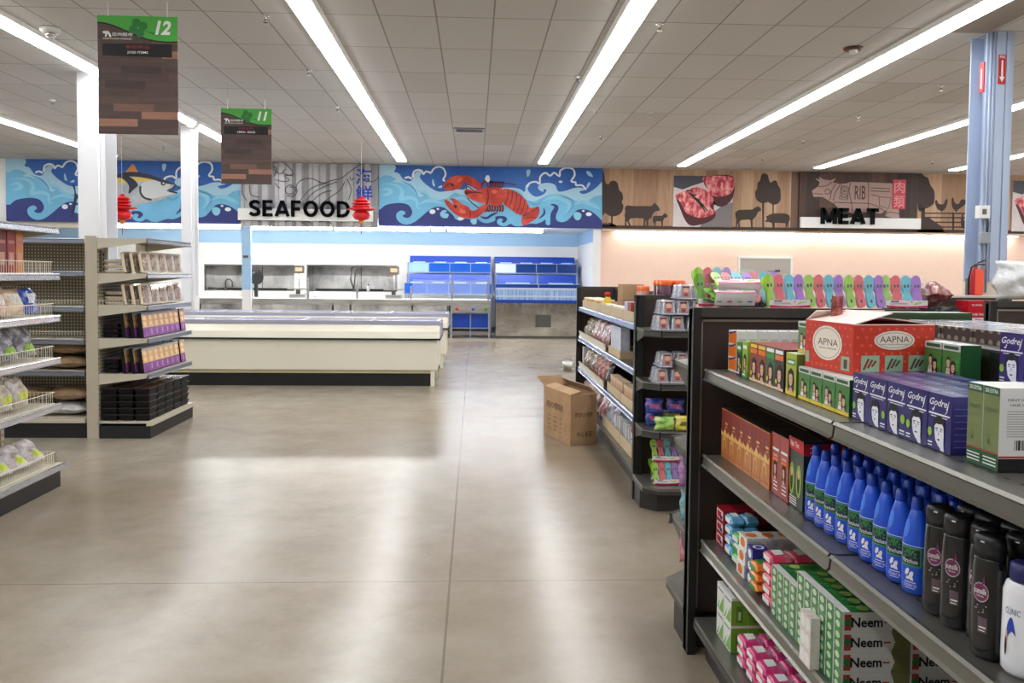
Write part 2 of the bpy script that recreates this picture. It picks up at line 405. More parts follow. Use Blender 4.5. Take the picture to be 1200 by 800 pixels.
# ---------------------------------------------------------------- ceiling lights
LIGHTM = M('lit_diffuser', (250, 251, 253), .4, emit=LAMP)
FIX = M('fixture_white', (236, 236, 234), .5)
names = ['over the shelf wall', 'over the far shelf wall']
rowname = {-4: 'outermost towards the tuna', -3: 'ending above the tuna', -2: 'passing the aisle signs', -1: 'ending at the seafood sign', 0: 'ending at the lobster',
           1: 'ending above the steak picture', 2: 'ending above the meat sign', 3: 'ending above the hens', 4: 'past the blue column'}
for k in range(-4, 5):
    X = 1.62 + 3.37 * k
    L = 2.42; yend = 19.55
    for j in range(9):
        y1 = yend - j * L; y0 = y1 - L + .012
        if y1 < -1: break
        px0 = (X - .0466 * 0) / max(.5, y1)
        if abs(X) / max(.3, y1) > .95 and y1 < 12: pass
        r = empty('ceiling_light', (X, (y0 + y1) / 2, CEIL), 0, '%s long white strip light %s, %s from the back wall' % ('lit', rowname[k], ORD[j]), 'light', 'rows of ceiling strip lights')
        r['label'] = 'strip light, row %s, %s from the mural' % (rowname[k], ORD[j])
        b = MB(); h = (y1 - y0) / 2
        b.prism([(-.15, -.012), (-.13, -.05), (.13, -.05), (.15, -.012), (.15, 0), (-.15, 0)], lambda u, v, d: (u, d, v), -h, h, FIX); b.build('housing', r)
        b = MB(); b.prism([(-.115, -.05), (-.1, -.07), (.1, -.07), (.115, -.05)], lambda u, v, d: (u, d, v), -h + .02, h - .02, LIGHTM); b.build('diffuser', r)
# light strips below the mural soffit
COVEM = M('lit_tube', (255, 253, 248), .4, emit=COVE)
for j, (xa, xb) in enumerate([(-9.6, -7.2), (-7.15, -5.9), (-5.85, -3.6), (-3.55, -1.15), (-1.1, -.75), (-.7, 1.75)]):
    r = empty('strip_light', ((xa + xb) / 2, 20.78, 2.845), 0, 'lit tube under the mural soffit, %s from the blue corner' % ORD[5 - j], 'light', 'tubes under the seafood soffit')
    h = (xb - xa) / 2
    b = MB(); b.box(-h, h, -.05, .05, -.04, 0, FIX); b.build('housing', r)
    b = MB(); b.prism([(-.04, -.04), (-.045, -.09), (-.02, -.12), (.02, -.12), (.045, -.09), (.04, -.04)], lambda u, v, d: (d, u, v), -h + .015, h - .015, COVEM); b.build('tube', r)
for j, (xa, xb) in enumerate([(3.6, 6.2), (6.3, 8.9), (9.0, 11.6), (11.7, 14.3)]):
    r = empty('strip_light', ((xa + xb) / 2, 20.8, 2.80), 0, 'slim lit tube under the meat mural, %s from the blue corner' % ORD[j], 'light', 'tubes under the meat mural')
    h = (xb - xa) / 2
    b = MB(); b.box(-h, h, -.03, .03, -.015, 0, FIX); b.build('housing', r)
    b = MB(); b.box(-h, h, -.02, .02, -.03, -.015, M('lit_tube_dim', (255, 248, 238), .4, emit=COVE * .4)); b.build('tube', r)

# ---------------------------------------------------------------- murals
def wp(px, py, Y=WY):
    p = at(px, py, Y=Y); return (p.x, p.z)
SH = [0.0]
def wall(u, v, d): return (u + SH[0], WY - d, v)
def P(crop, pts):
    ox, oy, s = {1: (440, 185, 8.571), 2: (570, 185, 8.571), 3: (0, 170, 5.), 4: (700, 190, 8.571), 5: (830, 190, 8.571), 6: (930, 190, 8.571), 7: (1060, 190, 8.571), 8: (270, 185, 6.6667)}[crop]
    return [wp(ox + x / s, oy + y / s) for x, y in pts]
DEEP = M('mural_deep_blue', (44, 104, 184), .55, cols=[(36, 90, 170), (60, 120, 205)], vs=.5)
PALE = M('mural_pale_foam', (172, 214, 236), .55); CYAN = M('mural_cyan', (116, 190, 228), .55, var=.05, vs=2); NVY = M('mural_navy', (48, 60, 128), .55)
MIDC = M('mural_mid_cyan', (92, 172, 220), .55); FOAM = M('mural_white', (236, 244, 250), .55); PALE2 = M('mural_pale_cyan', (144, 208, 236), .55)
def waves(b, x0, x1):
    """the painted sea, shared by both panels"""
    sm = smooth_pts; bot = 2.84
    pale = P(1, [(45, 60), (100, 68), (180, 60), (205, 100), (190, 140), (235, 155), (280, 215), (340, 235), (370, 215), (385, 165), (430, 130), (470, 140), (445, 190), (480, 240), (540, 290), (620, 335), (700, 335), (800, 315), (890, 315), (930, 275), (1000, 310), (1080, 330)]) + \
        P(2, [(0, 330), (150, 300), (270, 300), (340, 315), (385, 340), (395, 285), (440, 262), (415, 310), (440, 355), (490, 388), (550, 378), (595, 345), (600, 318), (575, 315), (572, 340), (535, 325), (518, 295), (545, 262), (620, 250), (690, 272), (722, 335), (800, 328), (880, 302), (960, 300), (985, 322), (935, 338), (965, 362), (1030, 345), (1100, 300), (1160, 240)])
    pale = sm(pale, False) + [(x1 - SH[0], bot), (pale[0][0], bot)]
    pale = [(x0 - SH[0], pale[0][1])] + pale[:-1] + [(x0 - SH[0], bot)]
    b.face([wall(u, v, .002) for u, v in pale], PALE)
    cy = P(1, [(45, 200), (90, 175), (150, 180), (205, 215), (170, 238), (250, 250), (330, 280), (390, 345), (440, 390), (482, 378), (440, 350), (505, 345), (545, 390), (620, 420), (720, 400), (800, 350), (900, 375)]) + P(2, [(120, 350), (260, 315), (340, 345), (400, 415), (480, 435), (560, 400), (640, 368), (760, 368), (840, 400), (900, 430), (1000, 440), (1080, 390), (1160, 372)])
    cy = [(x0 - SH[0], cy[0][1])] + sm(cy, False) + [(x1 - SH[0], bot), (x0 - SH[0], bot)]
    b.face([wall(u, v, .004) for u, v in cy], CYAN)
    for c, pts, wd, mt in [(1, [(60, 270), (150, 260), (240, 290), (270, 350), (250, 410), (330, 400), (410, 420), (420, 500), (470, 500)], .10, PALE2), (1, [(50, 330), (110, 310), (160, 340), (110, 370), (60, 370)], .09, PALE2),
                           (1, [(430, 470), (520, 430), (620, 440), (700, 470)], .09, PALE2), (1, [(420, 250), (430, 330), (500, 340), (560, 400), (640, 410)], .07, PALE2), (1, [(250, 230), (340, 270), (400, 330), (430, 390)], .06, MIDC),
                           (2, [(560, 440), (640, 400), (740, 400), (820, 440), (830, 500), (780, 560)], .12, PALE2), (2, [(860, 480), (960, 440), (1060, 470), (1150, 520)], .1, PALE2), (2, [(730, 380), (850, 420), (870, 480), (800, 580)], .05, MIDC),
                           (1, [(740, 440), (850, 400), (950, 430), (1050, 470)], .1, PALE2), (2, [(420, 440), (500, 470), (560, 430)], .06, MIDC)]:
        b.stroke(P(c, pts), wd, wall, .006, mt, taper=True)
    nv = P(1, [(45, 520), (100, 475), (190, 455), (280, 455), (340, 480), (370, 540), (350, 590), (310, 602), (272, 582), (300, 562), (290, 535), (250, 530), (212, 560), (214, 610), (250, 650), (310, 670), (380, 650), (450, 600), (520, 540), (580, 500), (640, 490), (700, 505), (760, 560), (800, 610), (850, 630), (900, 610), (948, 615), (960, 650), (990, 668), (1015, 645), (1022, 612), (1060, 640), (1120, 655), (1200, 630)]) + \
        P(2, [(90, 592), (140, 582), (190, 590), (208, 620), (180, 650), (152, 645), (166, 622), (140, 607), (108, 625), (112, 660), (150, 682), (200, 682), (240, 662), (290, 685), (350, 685), (440, 660), (500, 662), (560, 640), (590, 620), (595, 660), (615, 676), (640, 660), (645, 560), (680, 500), (668, 480), (640, 470), (672, 460), (718, 480), (722, 520), (700, 570), (702, 620), (750, 645), (810, 630), (860, 580), (910, 525), (970, 515), (1040, 530), (1100, 570), (1160, 630)])
    nv = [(x0 - SH[0], nv[0][1])] + sm(nv, False) + [(x1 - SH[0], bot), (x0 - SH[0], bot)]
    b.face([wall(u, v, .008) for u, v in nv], NVY)
    for c, pts in [(1, [(650, 560), (670, 530), (710, 525), (735, 560), (725, 600), (690, 605), (660, 590)]), (2, [(875, 590), (885, 550), (925, 545), (955, 570), (940, 615), (905, 625)]), (1, [(955, 640), (975, 615), (1010, 620), (1015, 655), (985, 668)])]:
        b.face([wall(u, v, .010) for u, v in sm(P(c, pts))], PALE2)
    for c, pts in [(1, [(700, 560), (720, 545), (750, 560), (800, 600)]), (1, [(1050, 585), (1110, 605), (1180, 575)]), (2, [(0, 600), (60, 570), (120, 545)]), (2, [(575, 500), (580, 560), (520, 615)])]:
        b.stroke(P(c, pts), .06, wall, .011, NVY, taper=True)
    for c, (x, y, rx, ry) in [(1, (572, 540, 30, 24)), (1, (627, 513, 14, 10)), (2, (1028, 565, 30, 20)), (2, (972, 532, 14, 10)), (1, (855, 610, 30, 18)), (2, (745, 240, 20, 12))]:
        b.face([wall(u, v, .012) for u, v in P(c, [(x + rx * cos(t * pi / 6), y + ry * sin(t * pi / 6)) for t in range(12)])], FOAM)
    for c, pts in [(1, [(570, 225), (580, 215), (590, 250), (600, 285), (575, 275)]), (1, [(625, 298), (660, 275), (670, 285), (665, 300)]), (2, [(402, 125), (440, 120), (435, 165), (410, 190)]), (2, [(1003, 135), (1040, 140), (1070, 190), (1020, 175)]), (2, [(1035, 240), (1040, 270), (1005, 310), (1010, 270)])]:
        b.face([wall(u, v, .011) for u, v in sm(P(c, pts))], PALE)
    for c, pts in [(1, [(295, 205), (330, 192), (365, 210)]), (1, [(375, 195), (385, 140), (430, 120), (470, 135), (480, 165), (510, 135), (560, 155)]), (1, [(560, 150), (590, 105), (640, 90), (685, 110), (705, 165), (680, 220), (700, 230)]),
                   (2, [(400, 290), (440, 250), (500, 240), (535, 262), (540, 190), (590, 150), (640, 180), (680, 148), (735, 185), (740, 130), (800, 98), (870, 115), (885, 175), (850, 235), (895, 245), (900, 275), (960, 275), (1000, 320)])]:
        b.stroke(P(c, pts), .045, wall, .013, FOAM)
def mural(name, x0, x1, label):
    b = MB(); b.box(x0, x1, WY, WY + .055, 2.84, 4.365, DEEP)
    waves(b, x0, x1); return b
xL1, xR1 = wp(444, 230)[0], wp(706, 230)[0]
b = mural('m', xL1, xR1, '')
LOB = M('lobster_red', (196, 62, 48), .5, cols=[(160, 40, 36), (204, 66, 50), (226, 96, 72)], vs=3); LOBD = M('lobster_dark', (110, 28, 30), .5); LOBH = M('lobster_light', (228, 110, 86), .5)
def shp(c, pts, d, mt, s=True): b.face([wall(u, v, d) for u, v in (smooth_pts(P(c, pts)) if s else P(c, pts))], mt)
for q in range(7): b.stroke(P(2, [(20 + 22 * q, 300), (10 + 26 * q, 262), (25 + 24 * q, 235)]), .04, wall, .014, LOBD)
for q in range(7): b.stroke(P(2, [(0 + 26 * q, 470), (12 + 26 * q, 510), (-12 + 28 * q, 540)]), .05, wall, .014, LOBD)
b.stroke(P(1, [(1060, 300), (1080, 250), (1130, 235), (1190, 250)]) , .05, wall, .014, LOBD)
shp(1, [(1100, 215), (1115, 178), (1140, 178), (1150, 220), (1130, 245)], .015, FOAM)
b.stroke(P(2, [(20, 240), (150, 250), (300, 270)]), .025, wall, .014, LOBD); b.stroke(P(1, [(910, 330), (925, 285), (990, 330)]), .025, wall, .015, LOBD); b.stroke(P(1, [(920, 400), (980, 460), (1050, 510)]), .025, wall, .015, LOBD)
shp(1, [(684, 300), (690, 258), (740, 205), (810, 180), (880, 174), (960, 190), (1030, 235), (1062, 270), (1050, 305), (1000, 300), (930, 262), (885, 245), (868, 285), (810, 318), (745, 332), (720, 325), (745, 295), (700, 325)], .016, LOB)
shp(1, [(695, 415), (735, 432), (780, 470), (775, 440), (748, 408), (800, 412), (870, 460), (930, 490), (960, 525), (1010, 522), (1070, 478), (1120, 458), (1120, 505), (1060, 570), (1010, 602), (950, 607), (870, 598), (800, 565), (740, 510), (703, 455)], .016, LOB)
bd = P(1, [(895, 345), (915, 318), (1000, 322), (1100, 300), (1200, 298)]) + P(2, [(60, 292), (155, 308), (168, 390), (160, 455), (110, 482), (20, 482)]) + P(1, [(1180, 470), (1080, 455), (1000, 432), (930, 395)])
b.face([wall(u, v, .018) for u, v in smooth_pts(bd)], LOB)
shp(2, [(165, 325), (190, 310), (240, 315), (330, 360), (400, 430), (430, 495), (470, 500), (522, 488), (532, 540), (510, 600), (430, 652), (372, 678), (350, 625), (362, 582), (300, 560), (230, 505), (172, 455)], .017, LOB)
for q, (a, e) in enumerate([((215, 318), (185, 470)), ((262, 330), (225, 500)), ((305, 345), (268, 530)), ((350, 375), (300, 555)), ((385, 415), (340, 572)), ((420, 470), (362, 590))]):
    b.stroke(P(2, [a, ((a[0] + e[0]) / 2 + 12, (a[1] + e[1]) / 2), e]), .022, wall, .019, LOBD)
b.stroke(P(2, [(360, 590), (420, 560), (520, 500)]), .02, wall, .019, LOBD); b.stroke(P(2, [(365, 610), (420, 600), (500, 600)]), .02, wall, .019, LOBD)
b.stroke(P(2, [(10, 310), (20, 390), (5, 470)]), .03, wall, .0195, LOBD); b.stroke(P(1, [(930, 360), (1000, 345), (1100, 360)]), .04, wall, .0195, LOBD, taper=True)
shp(2, [(50, 330), (90, 318), (110, 345), (70, 360)], .0195, LOBH); shp(1, [(830, 215), (870, 195), (860, 230), (820, 250)], .0175, LOBH); shp(1, [(850, 510), (900, 530), (900, 555), (850, 550)], .0175, LOBH)
b.stroke(P(1, [(690, 300), (740, 260), (770, 265)]), .03, wall, .0175, LOBD); shp(1, [(755, 262), (785, 262), (780, 290)], .0176, HAIR); shp(1, [(785, 475), (820, 480), (805, 510)], .0176, HAIR); shp(1, [(900, 330), (960, 335), (950, 355), (905, 370)], .0196, LOBD)
b.stroke(P(1, [(950, 530), (955, 570), (945, 602)]), .025, wall, .0175, LOBD)
tag(b.build('mural_panel'), 'blue wave mural with a big red lobster above the fish tanks', 'mural')
# tuna panel: the same sea, shifted
SH[0] = wp(42, 244)[0] - wp(473.8, 252)[0]
xL0 = wp(7, 220)[0]; xR0 = wp(282, 230)[0]
b = mural('m', xL0, xR0, ''); SH[0] = 0
TB = M('tuna_silver', (176, 182, 186), .5, var=.12, vs=3); TD = M('tuna_dark', (40, 46, 66), .5); TY = M('tuna_yellow', (226, 200, 96), .5); TO = M('tuna_orange', (222, 150, 84), .5); TL = M('tuna_light', (212, 216, 218), .5)
shp(3, [(738, 165), (765, 125), (782, 112), (800, 140), (806, 166)], .015, TO)
shp(3, [(470, 300), (500, 282), (560, 235), (640, 195), (720, 166), (800, 162), (900, 184), (970, 205), (1030, 230), (1010, 250), (985, 268), (1045, 278), (1000, 298), (920, 328), (820, 346), (700, 338), (620, 322), (520, 306)], .016, TB)
shp(3, [(820, 250), (850, 215), (930, 205), (1000, 225), (985, 265), (1030, 280), (960, 300), (880, 315), (835, 300)], .017, TL)
shp(3, [(500, 282), (560, 240), (640, 205), (740, 188), (840, 190), (900, 205), (840, 212), (740, 220), (640, 228), (560, 262)], .0175, TY)
shp(3, [(500, 280), (560, 232), (640, 190), (720, 163), (800, 158), (900, 180), (1030, 230), (960, 222), (880, 198), (760, 184), (640, 205), (560, 245)], .018, TD)
shp(3, [(640, 160), (700, 170), (770, 190), (810, 232), (785, 260), (755, 285), (758, 240), (730, 205), (690, 185)], .019, TD)
shp(3, [(425, 232), (440, 240), (452, 290), (500, 278), (500, 296), (455, 315), (440, 380), (418, 432), (428, 370), (436, 310), (438, 270)], .016, TD)
shp(3, [(800, 340), (815, 346), (790, 375), (775, 390), (780, 360)], .015, TB)
b.stroke(P(3, [(825, 240), (825, 280), (850, 310), (890, 320)]), .05, wall, .0185, TD); b.stroke(P(3, [(980, 268), (1010, 255), (1030, 232)]), .03, wall, .0185, TD); b.stroke(P(3, [(990, 270), (1040, 280)]), .04, wall, .019, TD)
b.face([wall(u, v, .0195) for u, v in P(3, [(958 + 15 * cos(t * pi / 5), 225 + 13 * sin(t * pi / 5)) for t in range(10)])], TD)
b.face([wall(u, v, .020) for u, v in P(3, [(960 + 6 * cos(t * pi / 4), 224 + 6 * sin(t * pi / 4)) for t in range(8)])], TL)
tag(b.build('mural_panel'), 'blue wave mural with a silver yellow tuna beyond the white columns', 'mural')

# corrugated seafood sign
x0, x1 = wp(283, 240)[0], wp(443, 240)[0]
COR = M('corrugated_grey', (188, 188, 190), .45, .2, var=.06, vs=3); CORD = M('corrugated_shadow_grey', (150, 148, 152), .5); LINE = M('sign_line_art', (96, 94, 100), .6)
root = empty('seafood_sign', ((x0 + x1) / 2, 20.5, 2.8), 0, 'grey corrugated sign with fish drawings and black seafood lettering', 'sign')
cxs = (x0 + x1) / 2
def ssn(u, v, d): return (u - cxs, .02 - d, v - 2.8)
b = MB(); xx = x0; pts = []; k = 0
while xx < x1 - .05:
    pts += [(xx, 0), (xx + .09, .0), (xx + .12, .05), (xx + .25, .05), (xx + .28, 0)]; xx += .42; k += 1
pts = [p for p in pts if p[0] <= x1]; pts.append((x1, 0))
n = len(pts)
for i in range(n - 1):
    (ua, da), (ub, db) = pts[i], pts[i + 1]
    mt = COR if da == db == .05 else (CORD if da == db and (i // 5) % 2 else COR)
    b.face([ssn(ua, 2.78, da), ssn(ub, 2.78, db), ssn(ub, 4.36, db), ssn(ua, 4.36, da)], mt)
b.box(x0 - cxs, x1 - cxs, .03, .09, -.02, 1.56, COR)
def S8(pts, wd=.025, t=False): b.stroke([(p[0], p[1]) for p in P(8, pts)], wd, lambda u, v, d: ssn(u, v, .054 + d), 0, LINE, taper=t)
for st in [[(330, 40), (380, 30), (450, 60), (500, 130), (430, 145), (470, 175), (430, 190), (360, 175)], [(420, 125), (470, 140), (498, 138)], [(340, 90), (400, 130), (440, 90)], [(330, 70), (370, 90), (350, 150)],
           [(520, 270), (530, 210), (570, 175), (640, 165), (700, 190), (740, 200), (800, 180), (870, 165), (930, 120), (1000, 70), (1060, 40)], [(470, 230), (510, 240), (500, 280), (450, 280), (440, 240), (480, 215), (530, 250), (510, 300), (450, 300)],
           [(560, 330), (600, 280), (660, 230), (760, 200)], [(600, 340), (650, 280), (740, 230), (840, 190)], [(640, 350), (720, 280), (800, 260)], [(700, 400), (760, 330), (860, 260), (900, 190)], [(110, 210), (105, 280), (140, 340)], [(160, 215), (170, 290), (240, 310)],
           [(920, 170), (950, 250), (930, 330)], [(1060, 190), (1130, 185), (1165, 150)], [(940, 150), (950, 180), (975, 160)], [(430, 500), (520, 490), (600, 520)], [(560, 490), (620, 500), (640, 520)], [(700, 500), (760, 495), (800, 520)], [(360, 200), (380, 230), (400, 240)]]: S8(st)
b.build('corrugated_panel', root)
b = MB(); u0, v0 = wp(279, 257.5, Y=20.4); u1, v1 = wp(437, 246, Y=20.4)
b.box(u0 - cxs, u1 - cxs, -.12, -.05, v0 - 2.8, v1 - 2.8, WHITE); b.build('white_bar', root)
b = MB(); u0, v0 = wp(291.5, 253, Y=20.3); u1, v1 = wp(409.5, 235.5, Y=20.3)
block_text(root, 'SEAFOOD', u0 - cxs, u1 - cxs, v0 - 2.8, v1 - 2.8, -.19, -.13, M('sign_letter_black', (16, 18, 26), .9, spec=.1))
b = MB(); u0, v0 = wp(418, 237); u1, v1 = wp(437.5, 198)
bl = M('sign_letter_blue', (34, 70, 190), .4); cxx = (u0 + u1) / 2 - cxs; hh = (v1 - v0) / 2
b.text('海', ident, cxx, v1 - 2.8 - hh * .5, u1 - u0, hh * .94, -.06, bl, bold=.02, thick=.03); b.text('鮮', ident, cxx, v0 - 2.8 + hh * .5, u1 - u0, hh * .94, -.06, bl, bold=.02, thick=.03); b.build('blue_characters', root)

# meat side mural
xM0 = xR1 + .003; xM1 = 15.9
WOOD = mat_planks('mural_light_planks', [(196, 160, 128), (214, 180, 148), (160, 124, 98), (204, 168, 136), (176, 140, 112)], .31, 0, grain=(14, 14, 1.2), jit=.4, joint=(150, 116, 90))
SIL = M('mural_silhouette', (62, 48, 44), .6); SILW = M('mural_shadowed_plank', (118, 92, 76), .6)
b = MB(); b.box(xM0, xM1, WY, WY + .055, 2.84, 4.365, WOOD)
zg = lambda px: wp(px, 0)[0]
b.box(xM0, xM1, WY - .004, WY, 2.845, 2.925, SIL)
def sil(c, pts, s=True): b.face([wall(u, v, .004) for u, v in (smooth_pts(P(c, pts), n=3) if s else P(c, pts))], SIL)
sil(4, [(52, 105), (70, 130), (80, 200), (110, 225), (130, 195), (170, 185), (205, 215), (220, 280), (250, 310), (258, 370), (245, 400), (262, 440), (245, 500), (200, 535), (140, 545), (100, 525), (75, 508), (52, 515)])
sil(4, [(137, 540), (155, 540), (153, 620), (180, 625), (190, 648), (110, 648), (138, 620)], False)
sil(4, [(48, 648), (48, 600), (58, 625), (68, 598), (76, 620), (90, 605), (100, 622), (120, 605), (150, 615), (190, 648)], False)
sil(4, [(280, 445), (300, 432), (360, 440), (480, 440), (545, 440), (562, 418), (578, 405), (590, 425), (605, 435), (628, 470), (620, 490), (585, 492), (555, 520), (545, 555), (515, 575), (510, 640), (515, 650), (495, 650), (490, 575), (480, 600), (482, 648), (462, 648), (465, 565), (380, 560), (330, 565), (315, 590), (340, 648), (322, 648), (300, 590), (290, 600), (292, 648), (275, 648), (278, 560), (285, 480), (276, 470), (282, 560), (274, 540)], False)
sil(4, [(558, 545), (580, 538), (650, 538), (670, 515), (690, 515), (708, 540), (695, 555), (675, 560), (660, 590), (658, 645), (645, 645), (642, 595), (590, 592), (582, 645), (572, 640), (570, 600), (560, 620), (556, 580)], False)
sil(5, [(270, 505), (300, 480), (400, 475), (440, 475), (470, 455), (500, 442), (525, 460), (532, 485), (505, 495), (480, 540), (445, 580), (445, 655), (428, 655), (425, 590), (410, 575), (330, 580), (310, 600), (320, 655), (305, 655), (295, 610), (285, 655), (275, 655), (280, 580), (272, 540)], False)
sil(5, [(568, 600), (590, 570), (580, 545), (630, 520), (700, 512), (780, 515), (815, 535), (820, 570), (808, 600), (805, 655), (795, 655), (792, 615), (785, 655), (775, 655), (775, 612), (670, 608), (668, 655), (645, 655), (640, 612), (610, 600)], False)
sil(5, [(470, 300), (490, 270), (495, 210), (520, 180), (535, 125), (565, 112), (598, 130), (610, 180), (630, 205), (655, 185), (685, 188), (700, 230), (722, 265), (728, 340), (720, 390), (690, 420), (645, 425), (600, 400), (560, 412), (520, 405), (480, 370)])
sil(5, [(540, 400), (560, 400), (557, 655), (542, 655)], False); sil(5, [(645, 415), (658, 415), (656, 530), (645, 530)], False)
# shaded plank beside the dark panel
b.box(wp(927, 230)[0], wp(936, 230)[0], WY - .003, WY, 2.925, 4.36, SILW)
sil(7, [(135, 120), (205, 145), (235, 160), (260, 230), (298, 290), (300, 380), (280, 430), (200, 470), (135, 470)])
sil(7, [(165, 460), (205, 460), (205, 560), (250, 560), (380, 650), (400, 705), (130, 705), (130, 580), (165, 580)], False)
for yy in (512, 555, 602, 650): b.stroke(P(7, [(205, yy), (780, yy + 4)]), .035, wall, .005, SIL, sm=False)
b.stroke(P(7, [(488, 505), (488, 700)]), .05, wall, .005, SIL, sm=False)
sil(7, [(305, 405), (320, 378), (335, 405), (350, 420), (390, 420), (410, 380), (432, 372), (425, 430), (400, 475), (378, 490), (372, 508), (365, 490), (330, 470)])
sil(7, [(472, 372), (488, 356), (500, 400), (520, 418), (545, 415), (565, 380), (600, 374), (625, 400), (600, 430), (560, 460), (525, 490), (520, 510), (510, 490), (478, 450)])
sil(7, [(565, 600), (580, 510), (590, 515), (595, 580), (640, 610), (690, 640), (660, 665), (580, 665)]); sil(7, [(670, 640), (700, 560), (715, 500), (685, 490), (700, 480), (725, 500), (715, 560), (745, 590), (735, 650)])
sil(7, [(755, 590), (750, 470), (768, 435), (800, 430), (800, 600)])
b.face([wall(u, v, .004) for u, v in [(wp(1183, 0)[0], 0)]] * 0 or [wall(wp(1168, 210)[0], 2.93, .004), wall(wp(1168, 210)[0] + .01, 2.93, .004), wall(wp(1168, 210)[0] + .01, 2.94, .004)], SIL)
tag(b.build('mural_panel'), 'light plank mural with dark farm animal and tree silhouettes', 'mural')
# steak pictures
MEATR = M('steak_red', (190, 62, 78), .45, cols=[(120, 22, 40), (196, 58, 76), (236, 150, 150), (250, 214, 210)], vs=5.5, stretch=(1.6, 1, 1)); MEATD = M('steak_side', (74, 26, 34), .45); SLATE = M('slate_grey', (70, 72, 82), .5)
MARB = M('picture_marble', (214, 204, 204), .5, var=.06, vs=3); HERB = M('rosemary', (40, 74, 44), .6)
def steak(c, x0p, x1p, y0p, y1p, ox, label):
    u0, v0 = wp(x0p, y1p); u1, v1 = wp(x1p, y0p); r = empty('meat_picture', ((u0 + u1) / 2, WY - .045, v0), 0, label, 'picture')
    W, H = u1 - u0, v1 - v0; bb = MB(); bb.box(-W / 2, W / 2, 0, .028, 0, H, MARB)
    q = lambda pts, d, mt, s=True: bb.face([(-W / 2 + x * W, -d, (1 - y) * H) for x, y in (smooth_pts(pts, n=3) if s else pts)], mt)
    q([(0, 0), (.6, 0), (.5, .12), (.3, .2), (.15, .27), (0, .22)], .001, SLATE, False)
    q([(.62, .75), (.8, .6), (1, .5), (1, 1), (.45, 1)], .001, M('slate_shine', (128, 122, 124), .4), False)
    q([(.05, .42), (.2, .3), (.4, .25), (.6, .35), (.7, .5), (.68, .62), (.72, .78), (.6, .9), (.35, .98), (.22, .9), (.1, .6)], .002, MEATD)
    q([(.02, .40), (.18, .3), (.4, .22), (.6, .32), (.68, .48), (.62, .6), (.7, .72), (.5, .82), (.3, .78), (.2, .7), (.12, .52)], .003, MEATR)
    q([(.6, 0), (1, 0), (1, .42), (.82, .6), (.64, .5), (.6, .3), (.5, .12)], .002, MEATD); q([(.5, 0.02), (.99, .01), (.99, .3), (.8, .4), (.62, .36), (.56, .2)], .003, MEATR)
    for k in range(9):
        a = .22 + .032 * k
        bb.stroke([(-W / 2 + a * W, (1 - (.3 + .03 * k)) * H), (-W / 2 + (a + .1) * W, (1 - (.3 + .05 * k - .02 + .08 * (k % 2))) * H)], .035, lambda u, v, d: (u, -d, v), .004, HERB, sm=False)
    bb.build('picture_panel', r)
steak(4, 788, 858.5, 207, 265.5, 0, 'steak photograph panel between the painted calf and sheep'); steak(7, 1184, 1256, 213, 271, 0, 'steak photograph panel beside the blue grey column')
# meat sign on dark planks
xd0, xd1 = wp(935.5, 230)[0], wp(1074, 230)[0]; zc = 2.84; cxs = (xd0 + xd1) / 2
DW = mat_planks('sign_dark_planks', [(74, 56, 50), (92, 70, 62), (58, 46, 44), (104, 78, 68)], .34, 0, grain=(12, 12, 1), jit=.5, joint=(34, 26, 26))
root = empty('meat_sign', (cxs, WY - .06, zc), 0, 'dark plank sign with a chalk steer chart and black meat lettering', 'sign')
b = MB(); b.box(xd0 - cxs, xd1 - cxs, 0, .055, 0, 1.52, DW)
CH = M('chalk_drawing', (178, 150, 142), .7); CHD = M('chalk_gap', (84, 64, 60), .7)
fn = lambda u, v, d: (u - cxs, -.002 - d, v - zc)
cow = P(6, [(175, 290), (240, 240), (250, 205), (205, 165), (255, 175), (240, 145), (290, 175), (360, 185), (415, 160), (385, 205), (450, 220), (520, 215), (560, 200), (740, 205), (970, 215), (1030, 240), (1050, 560), (980, 560), (900, 540), (930, 480), (860, 520), (760, 500), (600, 520), (450, 480), (400, 420), (340, 385), (280, 350), (190, 350)])
b.face([fn(u, v, 0) for u, v in cow], CH)
for st in [[(190, 318), (280, 322)], [(300, 300), (320, 270), (350, 275), (355, 310), (330, 325), (300, 310)], [(410, 220), (370, 290), (355, 380)], [(460, 225), (410, 300), (385, 390)], [(560, 205), (545, 300), (570, 410), (580, 500)], [(740, 205), (740, 410), (735, 500)],
           [(390, 405), (570, 412), (740, 415), (820, 440), (930, 510)], [(845, 350), (850, 440), (940, 470), (965, 360), (845, 350)], [(760, 260), (960, 270)], [(760, 290), (850, 295), (960, 300)], [(770, 330), (840, 340)], [(240, 250), (320, 240), (380, 200)], [(900, 540), (950, 500), (1050, 520)], [(470, 240), (450, 370), (530, 380), (540, 250), (470, 240)]]:
    b.stroke(P(6, st), .02, fn, .002, CHD, sm=False)
u0, v0 = P(6, [(600, 375)])[0]; u1, v1 = P(6, [(715, 240)])[0]; b.text('RIB', fn, (u0 + u1) / 2, (v0 + v1) / 2, u1 - u0, v1 - v0, .003, CHD, bold=.02)
u0, v0 = P(6, [(465, 370)])[0]; u1, v1 = P(6, [(530, 250)])[0]; b.text('CHUCK', lambda u, v, d: fn((u0 + u1) / 2 + (v - (v0 + v1) / 2), (v0 + v1) / 2 - (u - (u0 + u1) / 2) , d), (u0 + u1) / 2, (v0 + v1) / 2, v1 - v0, u1 - u0, .003, CHD, bold=.02)
b.build('plank_panel', root)
b = MB(); u0, v0 = wp(938, 266.5, Y=20.45); u1, v1 = wp(1079.5, 256, Y=20.45); b.box(u0 - cxs, u1 - cxs, -.09, -.02, v0 - zc, v1 - zc, WHITE); b.build('white_bar', root)
